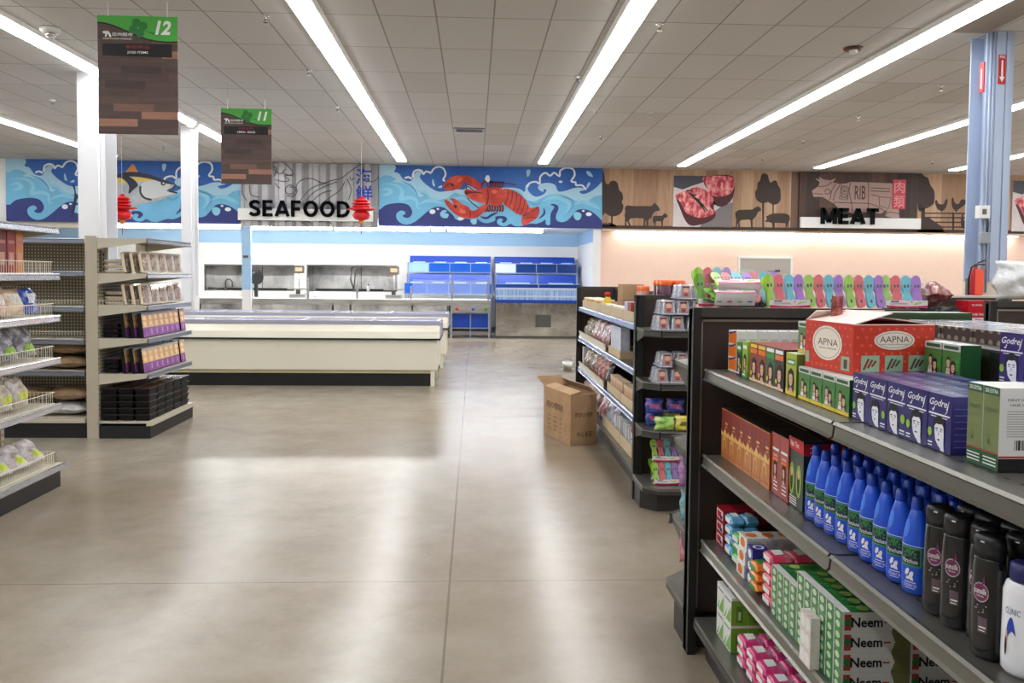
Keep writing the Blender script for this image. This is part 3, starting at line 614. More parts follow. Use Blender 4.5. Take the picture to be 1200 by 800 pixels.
b = MB(); u0, v0 = wp(963.5, 262, Y=20.35); u1, v1 = wp(1031, 244, Y=20.35); block_text(root, 'MEAT', u0 - cxs, u1 - cxs, v0 - zc, v1 - zc, -.16, -.10, M('sign_letter_black2', (20, 26, 26), .9, spec=.1), bar=.24)
b = MB(); u0, v0 = wp(1044, 245); u1, v1 = wp(1060, 211); rr = M('character_red', (198, 44, 60), .4); pk = M('character_pink', (226, 138, 144), .5)
b.box(u0 - cxs, u1 - cxs, -.02, -.003, v0 - zc, v1 - zc, rr); hh = (v1 - v0) / 2; cxx = (u0 + u1) / 2 - cxs
b.text('肉', ident, cxx, v1 - zc - hh * .52, (u1 - u0) * .8, hh * .8, -.022, pk, bold=.02); b.text('類', ident, cxx, v0 - zc + hh * .5, (u1 - u0) * .85, hh * .85, -.022, pk, bold=.02); b.build('red_characters', root)

# ---------------------------------------------------------------- hanging aisle signs
SW = mat_planks('sign_brown_boards', [(86, 68, 64), (98, 78, 72), (74, 60, 58), (92, 72, 68), (104, 82, 74), (90, 70, 66), (84, 66, 62), (96, 76, 70), (88, 70, 66), (170, 124, 104)], .072, 2, grain=(1.5, 10, 26), jit=.5, joint=(50, 40, 38), length=.38)
SG = M('sign_green', (76, 172, 66), .45); SG2 = M('sign_green_dark', (40, 124, 56), .45); SRD = M('sign_red_text', (150, 40, 40), .5)
def aisle_sign(num, en, zh, X, Y, ztop, w, h, label):
    r = empty('aisle_sign', (X, Y, ztop - h), 0, label, 'sign', None)
    b = MB(); b.box(-w / 2, w / 2, 0, .012, 0, h, SW)
    F = lambda u, v, d: (-w / 2 + u * w, -.001 - d, v * h)
    curve = [(0, .945), (.1, .938), (.2, .92), (.35, .88), (.5, .84), (.62, .81), (.75, .795), (.88, .79), (1, .795)]
    b.face([F(x, y, 0) for x, y in curve] + [F(1, 1, 0), F(0, 1, 0)], SG)
    b.stroke(curve, .0, F, .0, INK, sm=False)
    for i in range(len(curve) - 1):
        (a, c), (e, g) = curve[i], curve[i + 1]; b.face([F(a, c - .012, .0006), F(e, g - .012, .0006), F(e, g, .0006), F(a, c, .0006)], INK)
    for k in range(4):
        t = radians(20 + 90 * k); cx, cy = .51 + .065 * cos(t), .90 + .045 * sin(t)
        b.face([F(cx + .055 * cos(q * pi / 6), cy + .038 * sin(q * pi / 6), .001 + .0001 * k) for q in range(12)], SG2)
    b.face([F(.56, .885, .0015), F(.62, .875, .0015), F(.8, .845, .0015), F(.72, .84, .0015)], SG2)
    b.face([F(.05, .72, .001), F(.93, .72, .001), F(.93, .82 - .05, .001), F(.05, .82 - .05, .001)][:0] or [F(.06, .66, .001), F(.93, .655, .001), F(.93, .765, .001), F(.06, .765, .001)], INK)
    b.text(num, F, .82, .905, .2, .12, .002, WHITE, bold=.08, shear=.25)
    b.text('亞州超市', F, .31, .842, .26, .03, .002, WHITE, bold=.02); b.text('ASIA FOOD MARKET', F, .25, .805, .37, .014, .002, WHITE)
    b.face([F(.06, .862, .002), F(.1, .87, .002), F(.11, .85, .002), F(.08, .845, .002)], WHITE); b.stroke([(.09, .86), (.11, .845), (.1, .82)], .02, F, .002, WHITE); b.stroke([(.11, .86), (.14, .85), (.165, .818)], .025, F, .002, WHITE)
    b.text(zh, F, .5, .738, .3, .03, .002, SRD, bold=.02); b.text(en, F, .5, .69, .26 if len(en) < 12 else .36, .026, .002, WHITE, bold=.02)
    b.build('sign_board', r)
    for sx in (-.37, .37):
        b = MB(); z0 = h; z1 = CEIL - (ztop - h); n = int((z1 - z0) / .035)
        b.tube([(sx * w, .006, z0 - .03), (sx * w, .006, z1)], .0018, CHROME, 4)
        for q in range(min(n, 7)): b.lathe([(.004, 0), (.007, .006), (.004, .014)], (sx * w, .004, z0 + q * .022 - .01), 6, WHITE)
        b.build('hanging_chain', r)
aisle_sign('12', 'JOSS ITEMS', '祭祀用品', -3.23, 8.0, 4.075, .748, 1.118, 'brown aisle sign numbered 12, hanging in front of the nearer white column')
aisle_sign('11', 'CEREAL  SNACK', '早餐食品 零食', -3.315, 12.0, 4.005, .722, 1.085, 'brown aisle sign numbered 11, hanging before the seafood sign')

# ---------------------------------------------------------------- columns
CW = M('column_white', (236, 237, 240), .45); CB = M('column_blue_grey', (176, 190, 214), .45); CBG = M('column_beige', (214, 204, 186), .5)
def col_white(X, Y, wd, label):
    r = empty('support_column', (X, Y, 0), 0, label, 'column')
    b = MB(); h = wd / 2; f = .02
    b.box(-h, h, -h, -h + f, 0, CEIL, CW); b.box(-h, h, h - f, h, 0, CEIL, CW); b.box(-.012, .012, -h + f, h - f, 0, CEIL, CW); b.build('shaft', r)
    b = MB(); b.box(-h - .008, h + .008, -h - .008, h + .008, 0, 1.2, CW); b.build('wrap', r)
    b = MB(); b.tube([(h * .6, -h - .02, 0), (h * .6, -h - .02, CEIL)], .012, CW, 8); b.build('conduit', r)
col_white(-5.29, 11.7, .37, 'square white column behind the black tray shelves'); col_white(-5.4, 15.7, .24, 'slimmer white column behind the freezers')
X, Y = 5.78, 8.95
r = empty('support_column', (X, Y, 0), 0, 'blue grey steel column with red fire sign over the meat aisle', 'column')
b = MB(); h = .155
b.box(-h, h, -.15, -.13, 1.62, CEIL, CB); b.box(-h, h, .13, .15, 1.62, CEIL, CB); b.box(-.012, .012, -.13, .13, 1.62, CEIL, CB); b.box(-.05, .05, -.165, -.15, 1.62, CEIL, CB); b.build('shaft', r)
b = MB(); b.box(-h, h, -.15, .15, 0, 1.62, CBG); b.build('base_wrap', r)
for sx in (-.12, -.085):
    b = MB(); b.tube([(sx, -.166, 1.5), (sx, -.166, CEIL)], .011, CB, 8); b.build('conduit', r)
def chan(sx, w_): 
    b = MB(); b.box(sx, sx + w_, -.175, -.15, 1.62, CEIL, CB); b.build('channel', r)
chan(.06, .04)
b = MB(); b.box(-.03, .05, -.172, -.166, 3.80, 4.12, RED); F = lambda u, v, d: (u, -.173, v)
b.text('FIRE', F, .01, 4.095, .06, .03, 0, WHITE, bold=.02); b.face([F(0, 4.06, 0), F(0, 3.88, 0), F(-.02, 3.88, 0), F(.01, 3.82, 0), F(.04, 3.88, 0), F(.02, 3.88, 0), F(.02, 4.06, 0)], WHITE); b.build('fire_sign', r)
b = MB(); b.box(-.17, -.156, -.13, -.05, 3.72, 4.05, RED, side=RED); b.box(-.172, -.17, -.1, -.08, 3.76, 3.98, WHITE); b.build('fire_sign', r)
b = MB(); b.box(-.24, -.12, -.25, -.167, 2.32, 2.46, WHITE); b.box(-.21, -.16, -.253, -.25, 2.36, 2.42, DSTEEL); b.build('thermostat_box', r, bevel=.01)
b = MB(); b.box(-.2, -.09, -.24, -.167, 2.04, 2.17, M('grey_box', (150, 156, 164), .5)); b.build('junction_box', r, bevel=.01)
b = MB(); b.tube([(-.12, -.18, 2.35), (-.09, -.18, 2.28), (-.1, -.18, 2.17)], .01, DSTEEL, 6); b.build('cable', r)
b = MB(); b.box(.1, .2, -.2, -.176, 1.55, 1.7, WHITE); b.box(.14, .16, -.203, -.2, 1.6, 1.65, DSTEEL); b.build('outlet_box', r, bevel=.004)
# extinguisher
r = empty('fire_extinguisher', (5.53, 8.72, 1.36), 0, 'red fire extinguisher with orange tag hanging on the blue grey column', 'fire extinguisher')
b = MB(); b.lathe([(.055, 0), (.062, .02), (.062, .33), (.045, .38), (.018, .41), (.018, .43)], (0, 0, 0), 14, RED); b.build('cylinder', r)
b = MB(); b.lathe([(.02, .43), (.022, .46), (.015, .47)], (0, 0, 0), 10, DSTEEL); b.tube([(0, 0, .46), (.1, -.02, .5)], .008, BLACK); b.tube([(0, 0, .45), (.09, -.02, .45)], .008, BLACK); b.build('valve_handle', r)
b = MB(); b.tube([(0, 0, .45), (-.06, -.02, .42), (-.085, -.02, .3), (-.08, -.02, .1)], .01, BLACK, 8); b.build('hose', r)
b = MB(); b.box(-.04, .05, -.072, -.064, .12, .4, M('orange_tag', (250, 92, 62), .5)); b.build('inspection_tag', r)
b = MB(); b.box(-.05, .12, .062, .1, -.02, .3, DSTEEL); b.build('wall_bracket', r)
# slim light blue pipe casing in the alcove front
r = empty('pipe_column', (-5.73, 20.72, 0), 0, 'slim light blue column under the seafood sign', 'column')
b = MB(); b.box(-.11, .11, -.03, .06, 1.2, 2.84, LBLUE); b.build('casing', r)
b = MB(); b.box(-.11, .11, -.028, .058, 0, 1.2, WALL); b.build('base', r)
b = MB(); b.box(-.15, -.11, -.04, .02, 2.05, 2.25, WHITE); b.box(.11, .15, -.04, .02, 1.95, 2.05, WHITE); b.box(-.07, .05, -.06, -.03, 2.0, 2.06, DSTEEL); b.build('switch_box', r)

# ---------------------------------------------------------------- small ceiling things
def sprinkler(p, label):
    r = empty('sprinkler_head', (p[0], p[1], CEIL), 0, label, 'sprinkler', 'sprinkler heads on the ceiling')
    b = MB(); b.lathe([(.045, 0), (.045, -.008), (.012, -.012), (.012, -.05), (.02, -.055), (.03, -.07), (.03, -.074)], (0, 0, 0), 10, CHROME); b.build('nozzle', r)
spr = [(-2.24, 8.85), (-2.25, 11.15), (-2.27, 13.55), (-6.77, 13.44), (-6.8, 18.17), (1.39, 11.16), (1.98, 13.42), (2.44, 15.83), (1.98, 8.81), (6.48, 15.9), (6.53, 18.3), (10.55, 18.4), (6.44, 13.5), (2.9, 13.48), (6.55, 11.26)]
sl = ['between the light rows above the seafood sign, first one', 'between the light rows above the seafood sign, middle one', 'close to the light row ending at the seafood sign', 'left open ceiling before the white columns', 'above the painted tuna', 'beside the aisle light row, under the dark tile', 'beside the aisle light row, halfway to the wall', 'beside the aisle light row, close to the lobster mural', 'past the aisle light row, nearest the shelves', 'above the dark meat sign, second from the wall', 'just above the dark meat sign', 'just above the painted hens', 'between the lights above the meat sign', 'above the steak picture', 'before the blue grey column']
for p, l in zip(spr, sl): sprinkler(p, 'small chrome sprinkler head ' + l.replace('left open', 'on the open').replace(', nearest the shelves', ' over the shelves').replace('first one', 'first one'))
r = empty('smoke_detector', (4.46, 9.53, CEIL), 0, 'brown round smoke detector beside the strip light', 'smoke detector')
BR = M('detector_brown', (96, 48, 36), .5); b = MB(); b.lathe([(.11, 0), (.11, -.02), (.09, -.03)], (0, 0, 0), 18, BR); b.build('base', r); b = MB(); b.lathe([(.05, -.03), (.05, -.06), (.03, -.07)], (0, 0, 0), 12, WHITE); b.build('sensor', r)
r = empty('smoke_detector', (-4.8, 9.5, CEIL), 0, 'white double lens emergency lamp on the ceiling beside sign twelve', 'ceiling device')
b = MB(); b.lathe([(.11, 0), (.11, -.03), (.08, -.06)], (0, 0, 0), 18, WHITE); b.build('base', r)
b = MB(); b.lathe([(.045, -.06), (.055, -.08), (.045, -.1), (.02, -.11)], (.02, -.03, 0), 12, CHROME); b.build('lens', r)
r.name = 'ceiling_camera'; r['label'] = 'white dome camera on the ceiling beside aisle sign twelve'
r = empty('ceiling_camera', (-5.1, 15.0, CEIL), 0, 'white dome camera on the ceiling beside the slimmer column', 'ceiling device')
b = MB(); b.lathe([(.13, 0), (.13, -.05), (.1, -.12), (.04, -.16)], (0, 0, 0), 16, WHITE); b.build('dome', r)
for X, Y, w_, l in ((-.12, 15.45, .58, 'dark slot air vent between the middle light rows'), (8.3, 11.4, .58, 'dark slot air vent before the blue grey column')):
    r = empty('ceiling_vent', (X, Y, CEIL), 0, l, 'vent')
    b = MB(); b.box(-w_ / 2, w_ / 2, -.2, .2, -.02, -.002, M('vent_frame', (150, 146, 140), .5)); b.build('frame', r)
    for q in range(3):
        b = MB(); b.box(-w_ * .42, w_ * .42, -.13 + q * .1, -.07 + q * .1, -.026, -.02, INK); b.build('slot', r)
# red paper ornaments
OR = M('ornament_red', (214, 24, 34), .4, emit=0); GO = M('ornament_gold', (228, 150, 60), .4)
for px, py0, py1, Y, l in ((143, 227, 262, 17, 'red tiered paper ornament hanging before the painted tuna'), (423.5, 230, 262, 17, 'red tiered paper ornament hanging at the end of the seafood lettering')):
    t = at(px, py0, Y=Y); e = at(px, py1, Y=Y); r = empty('paper_ornament', (t.x, Y, e.z), 0, l, 'ornament'); h = t.z - e.z
    b = MB(); z = h
    b.lathe([(.03, h * .92), (.07, h * .95), (.03, h)], (0, 0, 0), 12, OR); b.build('finial', r)
    for q, (rr_, zz) in enumerate([(.17, .84), (.2, .73), (.2, .62), (.3, .52)]):
        b = MB(); b.lathe([(.05, h * zz - .05), (rr_ * .9, h * zz - .012), (rr_, h * zz), (rr_ * .85, h * zz + .02), (.05, h * zz + .045)], (0, 0, 0), 16, OR); b.build('paper_tier', r)
    b = MB(); b.lathe([(.06, h * .12), (.15, h * .17), (.19, h * .3), (.15, h * .42), (.06, h * .48)], (0, 0, 0), 16, OR); b.build('lantern_ball', r)
    b = MB(); b.lathe([(.06, 0), (.05, h * .12)], (0, 0, 0), 10, GO); b.tube([(0, 0, 0), (0, 0, -.22)], .008, OR, 5); b.build('tassel', r)
    b = MB(); b.tube([(0, 0, h), (0, 0, CEIL - e.z)], .003, WHITE, 4); b.build('string', r)
# ================================================================ shelving
BG = M('beige_metal', (196, 188, 170), .45, .1); BGD = M('beige_upright', (182, 172, 152), .5); KICK = M('kick_black', (24, 25, 28), .5); RAILG = M('price_rail_grey', (120, 124, 134), .3, .5); RAILS = M('price_rail_silver', (190, 196, 206), .22, .8)
BRN = M('dark_brown_panel', (58, 44, 38), .55, var=.06, vs=6); DKM = M('charcoal_metal', (74, 72, 68), .38, .5); DKU = M('charcoal_upright', (40, 40, 40), .45, .3); SHF = M('grey_shelf', (122, 120, 114), .32, .6, var=.06, vs=4); EDGE = M('panel_edge', (150, 144, 132), .4, .4)
RAILB = M('price_rail_blue', (150, 168, 204), .25, .5); WIRE = M('cream_wire', (226, 220, 200), .4)
PEGB = mat_peg('beige_pegboard', (128, 120, 102), (222, 216, 198), .032); PEGD = mat_peg('brown_pegboard', (60, 46, 40), (150, 136, 120), .04)
SLOT = INK
def slots(b, x0, x1, y, z0, z1, step=.05):
    z = z0
    while z < z1:
        b.face([(x0, y, z), (x1, y, z), (x1, y, z + step * .5), (x0, y, z + step * .5)], SLOT); z += step
def gondola(loc, rz, bays, D, shelves, base, ztop, label, style, name='shelf_unit', chamfer=0, endpanel=False, back=True, kick=.05, lips=None, cap=None, rail_mat=None):
    """front faces local -y; local x runs along it; shelves = [(z, how far its lip is from the base lip)]"""
    if style == 'beige': pan, met, up, rail, peg = BG, BG, BGD, RAILG, PEGB
    elif style == 'beige_silver': pan, met, up, rail, peg = BG, BG, BGD, RAILS, PEGB
    else: pan, met, up, rail, peg = BRN, DKM, DKU, RAILG, BRN
    r = empty(name, loc, rz, label, 'shelving')
    L = sum(bays)
    def outline(x0, x1, y0, y1):
        c = chamfer
        return [(x0, y1), (x0, y0 + c), (x0 + c, y0), (x1 - c, y0), (x1, y0 + c), (x1, y1)] if c else [(x0, y1), (x0, y0), (x1, y0), (x1, y1)]
    up3 = lambda u, v, d: (u, v, d)
    b = MB(); b.prism(outline(0, L, 0, D), up3, base - .02, base, SHF if style == 'dark' else met); 
    b.prism(outline(-.002, L + .002, -.004, .05)[0:] if not chamfer else outline(0, L, 0, D), up3, base - .045, base - .0199, met); b.build('base_deck', r)
    b = MB(); b.prism(outline(.01, L - .01, kick, D), up3, 0, base - .046, KICK if style != 'dark' else M('kick_charcoal', (52, 50, 48), .5)); b.build('kick_plate', r)
    x = 0
    for q, w_ in enumerate(bays):
        if back:
            b = MB(); b.box(x + .02, x + w_ - .02, D, D + .02, base, ztop - .03, peg); b.build('back_panel', r)
        yl = kick
        for (z, off) in shelves:
            sh = MB(); top = SHF if style == 'dark' else met
            o_ = outline(x + .008, x + w_ - .008, off, D - .002)
            sh.prism(o_, up3, z - .018, z, top)
            if style == 'dark':
                for hx in range(int((w_ - .1) / .05)):
                    for hy in range(5): 
                        X0, Y0 = x + .05 + hx * .05, off + .06 + hy * .06
                        sh.face([(X0, Y0, z + .0006), (X0 + .02, Y0, z + .0006), (X0 + .02, Y0 + .006, z + .0006), (X0, Y0 + .006, z + .0006)], DKU)
            so = sh.build('shelf', r)
            rl = MB(); f = off; c = chamfer
            P0 = [(x + .006, f + c), (x + .006 + c, f), (x + w_ - .006 - c, f), (x + w_ - .006, f + c)] if c else [(x + .006, f), (x + w_ - .006, f)]
            for i in range(len(P0) - 1):
                (ax, ay), (bx, by) = P0[i], P0[i + 1]; dx, dy = bx - ax, by - ay; l = math.hypot(dx, dy); nx, ny = dy / l, -dx / l
                prof = [(0, .002), (.012, .004), (.018, -.004), (.010, -.010), (.014, -.038), (.022, -.044), (.004, -.048), (0, -.04)]
                rl.prism([(a, z + e) for a, e in prof], lambda u, v, d: (ax + dx * d + nx * u, ay + dy * d + ny * u, v), 0, 1, rail_mat or (rail if style != 'dark' else DKM))
            rl.build('price_rail', so)
            for bx in (x + .01, x + w_ - .014):
                bk = MB(); bk.prism([(D - .002, z - .018), (D - .002, z - .11), (D - .05, z - .10), (off + c + .01, z - .04), (off + c + .01, z - .018)], lambda u, v, d: (d, u, v), bx, bx + .004, met); bk.build('bracket', so)
        x += w_
    x = 0
    for q in range(len(bays) + 1):
        b = MB(); xa = x - .02 if 0 < q < len(bays) else (x - .0 if q == 0 else x - .04)
        b.box(xa, xa + .04, D - .012, D + .045, 0, ztop, up); slots(b, xa + .014, xa + .026, D - .0125, base + .05, ztop - .03); b.build('upright', r)
        if q < len(bays): x += bays[q]
    if cap is not False:
        b = MB(); b.box(0, L, D - .005, D + .05, ztop - .03, ztop + .004, met); b.build('top_cap', r)
    return r
def fence(parent_name, loc, rz, L, h=.075, step=.028, D=0, label=''):
    """wire front fence; returned mesh is parented to its shelf unit"""
    b = MB()
    for z in (0.004, h): b.tube([(0, 0, z), (L, 0, z)], .0028, WIRE, 4)
    n = int(L / step)
    for i in range(n + 1): b.box(i * L / n - .0012, i * L / n + .0012, -.0012, .0012, .004, h, WIRE)
    if D:
        for X in (0, L):
            for z in (.004, h): b.tube([(X, 0, z), (X, D, z)], .0028, WIRE, 4)
            for i in range(int(D / step)): b.box(X - .0012, X + .0012, i * step - .0012, i * step + .0012, .004, h, WIRE)
    o = b.build('wire_fence', parent_name); o.location = loc; o.rotation_euler = (0, 0, rz); return o

LZ = [.635, .985, 1.305, 1.62, 1.965]
# A: snack run at the picture's edge (faces +x)
GA = gondola((-3.12, 3.88, 0), pi / 2, [1.21, 1.21], .46, [(z, .03) for z in LZ], .18, 1.98, 'beige shelving end with wire baskets of snack bags', 'beige_silver', back=True, kick=.03)
b = MB(); b.box(0, 2.42, -.022, -.003, .148, .186, RAILS); b.build('price_rail', GA)
for z in [.18] + LZ[:4]:
    fence(GA, (.02, .05, z), 0, 2.36, .09, .03, D=.3)
# C: four foot unit with trays (faces +x)
GC = gondola((-3.16, 8.07, 0), pi / 2, [1.22], .52, [(z, .035) for z in LZ], .17, 1.97, 'free standing beige shelf unit of foam trays and black trays', 'beige', kick=.015, back=False)
b = MB(); b.box(-.001, .03, .52, .62, 0, 1.985, BGD); b.box(1.19, 1.22, .52, .62, 0, 1.985, BGD); slots(b, .2, .21, .519, .3, .31)
b.build('end_post', GC)
b = MB(); b.box(.02, 1.2, .52, .54, .12, 1.60, PEGB); b.build('back_panel', GC)
fence(GC, (.012, .1, LZ[2]), 0, .002 + 1.1, .05, .03) if False else None
b = MB()
for z in (.005, .055): b.tube([(.02, .09, LZ[2] + z), (.02, .5, LZ[2] + z)], .0028, WIRE, 4)
for i in range(14): b.box(.0188, .0212, .09 + i * .031, .0924 + i * .031, LZ[2] + .004, LZ[2] + .055, WIRE)
b.build('wire_fence', GC)
# B: shelving that faces the camera (faces -y)
GB = gondola((-3.80 - 2.44, 8.07, 0), 0, [1.22, 1.22], .5, [(.662, .03), (.97, .03), (1.29, .03), (1.635, .03), (1.955, .03)], .2, 1.96, 'beige pegboard shelving with grain sacks, facing the aisle', 'beige', kick=.04)
fence(GB, (.02, .07, 1.29), 0, 2.38, .06, .028); fence(GB, (.02, .07, .97), 0, 2.38, .075, .028)

RZ_ = [1.255, .888, .520]
# D: far run on the aisle (faces -x)
GD = gondola((1.22, 9.62, 0), -pi / 2, [1.22, 1.22, 1.22], .45, [(1.275, .03), (.925, .03), (.565, .03)], .19, 1.50, 'charcoal shelf run of dried goods beyond the cardboard box', 'dark', kick=.06, rail_mat=RAILB)
b = MB(); b.box(-.012, .03, .0, .05, 0, 1.50, DKU); b.box(-.012, .03, .45, .52, 0, 1.50, DKU); b.box(-.01, .01, .05, .45, .1, 1.50, BRN); b.box(-.012, .012, .0, .5, 1.485, 1.515, DKM); b.build('end_panel', GD)
# E: end cap of the far run (faces -y)
GE = gondola((1.18, 5.45, 0), 0, [.98], .44, [(1.275, .03), (.91, .03), (.575, .03)], .19, 1.505, 'charcoal end cap with clear candy jars, closing the far run', 'dark', name='end_cap', chamfer=.1, kick=.12)
b = MB(); b.box(.02, .06, .40, .5, .1, 1.505, DKU); b.box(.92, .96, .40, .5, .1, 1.505, DKU); b.box(.05, .93, .475, .5, .1, 1.49, BRN); b.build('side_upright', GE)
# G: end cap of the nearer run, facing away from the camera
GG = gondola((1.94, 3.93, 0), pi, [1.0], .43, [(1.255, .06), (.888, .06), (.52, .06)], .19, 1.505, 'charcoal end cap of the nearer run, seen from its brown back', 'dark', name='end_cap', chamfer=.1, kick=.12)
b = MB(); FR = lambda x0, x1, z0, z1, mt, y0=.455, y1=.49: b.box(x0, x1, y0, y1, z0, z1, mt)
FR(.03, .97, .18, 1.47, BRN, .452, .47); FR(0, .035, .0, 1.515, DKU, .43, .5); FR(.965, 1.0, .0, 1.515, DKU, .43, .5); FR(.035, .965, 1.475, 1.515, DKM, .43, .495); FR(.04, .96, 1.455, 1.465, EDGE, .47, .476); FR(.035, .048, .2, 1.465, EDGE, .47, .476); FR(.952, .965, .2, 1.465, EDGE, .47, .476)
for q in range(9): b.box(.25 + q * .028, .262 + q * .028, .495, .497, 1.488, 1.50, INK)
b.build('back_frame', GG)
# F: nearest run on the aisle (faces -x)
GF = gondola((.96, 3.40, 0), -pi / 2, [1.245, 1.22, .9], .48, [(RZ_[0], .035), (RZ_[1], .035), (RZ_[2], .035)], .18, 1.45, 'charcoal shelf run of soaps, hair dye and blue bottles at the aisle', 'dark', kick=.05, rail_mat=M('shelf_lip_metal', (122, 120, 112), .3, .6))
# far side of the nearest run (faces +x)
GF2 = gondola((1.98, .9, 0), pi / 2, [1.25, 1.22], .44, [(RZ_[0], .03)], .18, 1.45, 'back side of the nearest shelf run, behind the dye boxes', 'dark', kick=.05, back=False)
# H: end cap in the next aisle and the shelf back next to it
GH = gondola((3.2, 5.72, 0), 0, [1.0], .44, [(1.262, .03), (.9, .03), (.57, .03)], .19, 1.50, 'charcoal end cap holding a pepper bag and red boxes', 'dark', name='end_cap', chamfer=.1, kick=.12)
b = MB(); b.box(0, 1.0, .47, .5, .1, 1.50, BRN); b.box(0, 1.3, .44, .56, 1.50, 1.52, M('lit_top_pale', (206, 200, 190), .5)); b.build('panel', GH)  # pale colour stands in for light caught along the top cap
GI = empty('end_cap', (3.33, 5.1, 0), 0, 'brown framed back of an end cap with a white bag on top', 'shelving')
b = MB(); b.box(0, 1, 0, .03, .1, 1.49, BRN); b.build('back_panel', GI)
for X in (0, .96):
    b = MB(); b.box(X, X + .045, -.02, .05, 0, 1.51, DKU); slots(b, X + .016, X + .028, -.0205, .1, 1.48); b.build('upright', GI)
b = MB(); b.box(.045, .96, -.018, .04, 1.47, 1.51, DKM); b.box(.06, .95, -.008, 0, 1.445, 1.455, EDGE); b.box(.045, .06, -.008, 0, .2, 1.455, EDGE); b.box(.045, .96, -.02, .3, 1.25, 1.262, DKM); b.build('frame', GI)
b = MB(); b.box(0, 1, 0, .5, 0, .17, KICK); b.build('base', GI)

# ================================================================ island freezers
CRM = M('freezer_cream', (231, 227, 208), .4, coat=.2); LAV = M('freezer_rail_grey', (178, 178, 200), .3, .3); FGL = M('freezer_glass', (214, 218, 232), .08, 0, spec=.8)
def freezer(x0, x1, Y, label, signs):
    r = empty('island_freezer', ((x0 + x1) / 2, Y, 0), 0, label, 'freezer'); h = (x1 - x0) / 2; W = 1.0
    PX = lambda u, v, d: (d, u, v)
    b = MB(); b.prism([(.03, .235), (.03, .685), (W - .03, .685), (W - .03, .235)], PX, -h + .03, h - .03, CRM); b.build('body', r, bevel=.01)
    b = MB(); b.prism([(0.0, .70), (.03, .80), (.11, .90), (W - .11, .90), (W - .03, .80), (W, .70)], PX, -h, h, CRM); b.build('upper_body', r, bevel=.006)
    b = MB(); b.box(-h - .012, h + .012, -.012, W + .012, .682, .706, M('bumper_navy', (30, 34, 52), .4)); b.build('bumper', r)
    b = MB(); b.box(-h + .05, h - .05, .06, W - .06, .19, .236, M('freezer_cream_dark', (196, 188, 150), .5)); b.build('lower_trim', r)
    b = MB(); b.box(-h + .1, h - .1, .1, W - .1, 0, .185, KICK); b.build('base', r)
    for sx in (-1, 1):
        for y in (.05, W - .11):
            b = MB(); X = sx * (h - .1); b.box(X - .03, X + .03, y, y + .06, 0, .235, CRM); b.build('leg', r)
        b = MB(); X = sx * h; b.prism([(.02, .72), (.12, .93), (W - .12, .93), (W - .02, .72)], PX, X - .01 if sx < 0 else X - .02, X + .02 if sx < 0 else X + .012, LAV); b.build('end_bumper', r)
    b = MB(); b.box(-h, h, .10, .15, .90, .955, LAV); b.box(-h, h, W - .15, W - .10, .90, .955, LAV); b.box(-h, -h + .05, .15, W - .15, .90, .955, LAV); b.box(h - .05, h, .15, W - .15, .90, .955, LAV); b.build('top_rail', r)
    n = int((x1 - x0) / .9); s = (x1 - x0 - .1) / n
    for i in range(n):
        X = -h + .05 + i * s; b = MB(); b.box(X + .01, X + s - .01, .15, W - .15, .925 + .008 * (i % 2), .94 + .008 * (i % 2), FGL); g = b.build('lid', r)
        b = MB(); b.box(X + .01, X + .04, .15, W - .15, .938 + .008 * (i % 2), .952 + .008 * (i % 2), LAV); b.build('lid_handle', g)
    b = MB(); b.box(-h * .5, -h * .5 + .1, .085, .1, .92, .95, INK); b.build('price_tag', r)
    return r
freezer(-7.6, -.50, 11.80, 'long cream island freezer, the one nearer the camera', 0)
freezer(-7.6, -.46, 14.1, 'long cream island freezer behind the first, before the seafood counter', 0)

# ================================================================ seafood counter
r = empty('seafood_counter', (-3.3, 20.8, 0), 0, 'long stainless steel seafood counter below the wall openings', 'counter'); h = 3.72
b = MB(); b.box(-h - .05, h, 0, 1.0, .93, .975, STEEL, top=WSTEEL); b.box(-h - .05, h, -.012, .01, .84, .97, STEEL); b.build('worktop', r)
b = MB(); b.box(-h, h, .03, 1.0, .976, .985, M('crushed_ice_white', (236, 238, 240), .6)); b.build('display_bed', r)
b = MB(); b.box(h - 1.02, h, -.02, .02, .66, .86, STEEL); b.build('control_panel', r)
for X, c in ((h - .86, RED), (h - .45, BLUE), (h - .12, GREEN)):
    b = MB(); b.lathe([(.045, 0), (.04, .02), (.02, .03)], (0, 0, 0), 12, c); o = b.build('knob', r); o.rotation_euler = (pi / 2, 0, 0); o.location = (X, -.02, .755)
b = MB(); b.box(-h, h - 1.12, .02, .9, .1, .93, WSTEEL); b.build('cabinet', r)
for X in (-h + .1, -2.45, -.2 - .1, .05 + .1, 1.72, h - 1.0, h - .04):
    b = MB(); b.box(X - .02, X + .02, .02, .06, 0, .93, STEEL); b.build('leg', r)
for X, zt in ((-h, 1.33), (-2.34, 1.32), (-.93, 1.52), (.31, 1.40), (1.68, 1.33), (2.73, 1.5), (h - .06, 1.5)):
    b = MB(); b.box(X - .025, X + .025, .06, .10, .975, zt, STEEL); b.build('guard_post', r)
GLS = M('guard_glass', (214, 226, 232), .05, alpha=.18, spec=.6)
for xa, xb in ((1.72, 2.70), (2.76, h - .1)):
    b = MB(); b.box(xa, xb, .075, .083, 1.0, 1.5, GLS); b.box(xa, xb, .07, .09, 1.49, 1.505, STEEL); b.build('guard_glass', r)
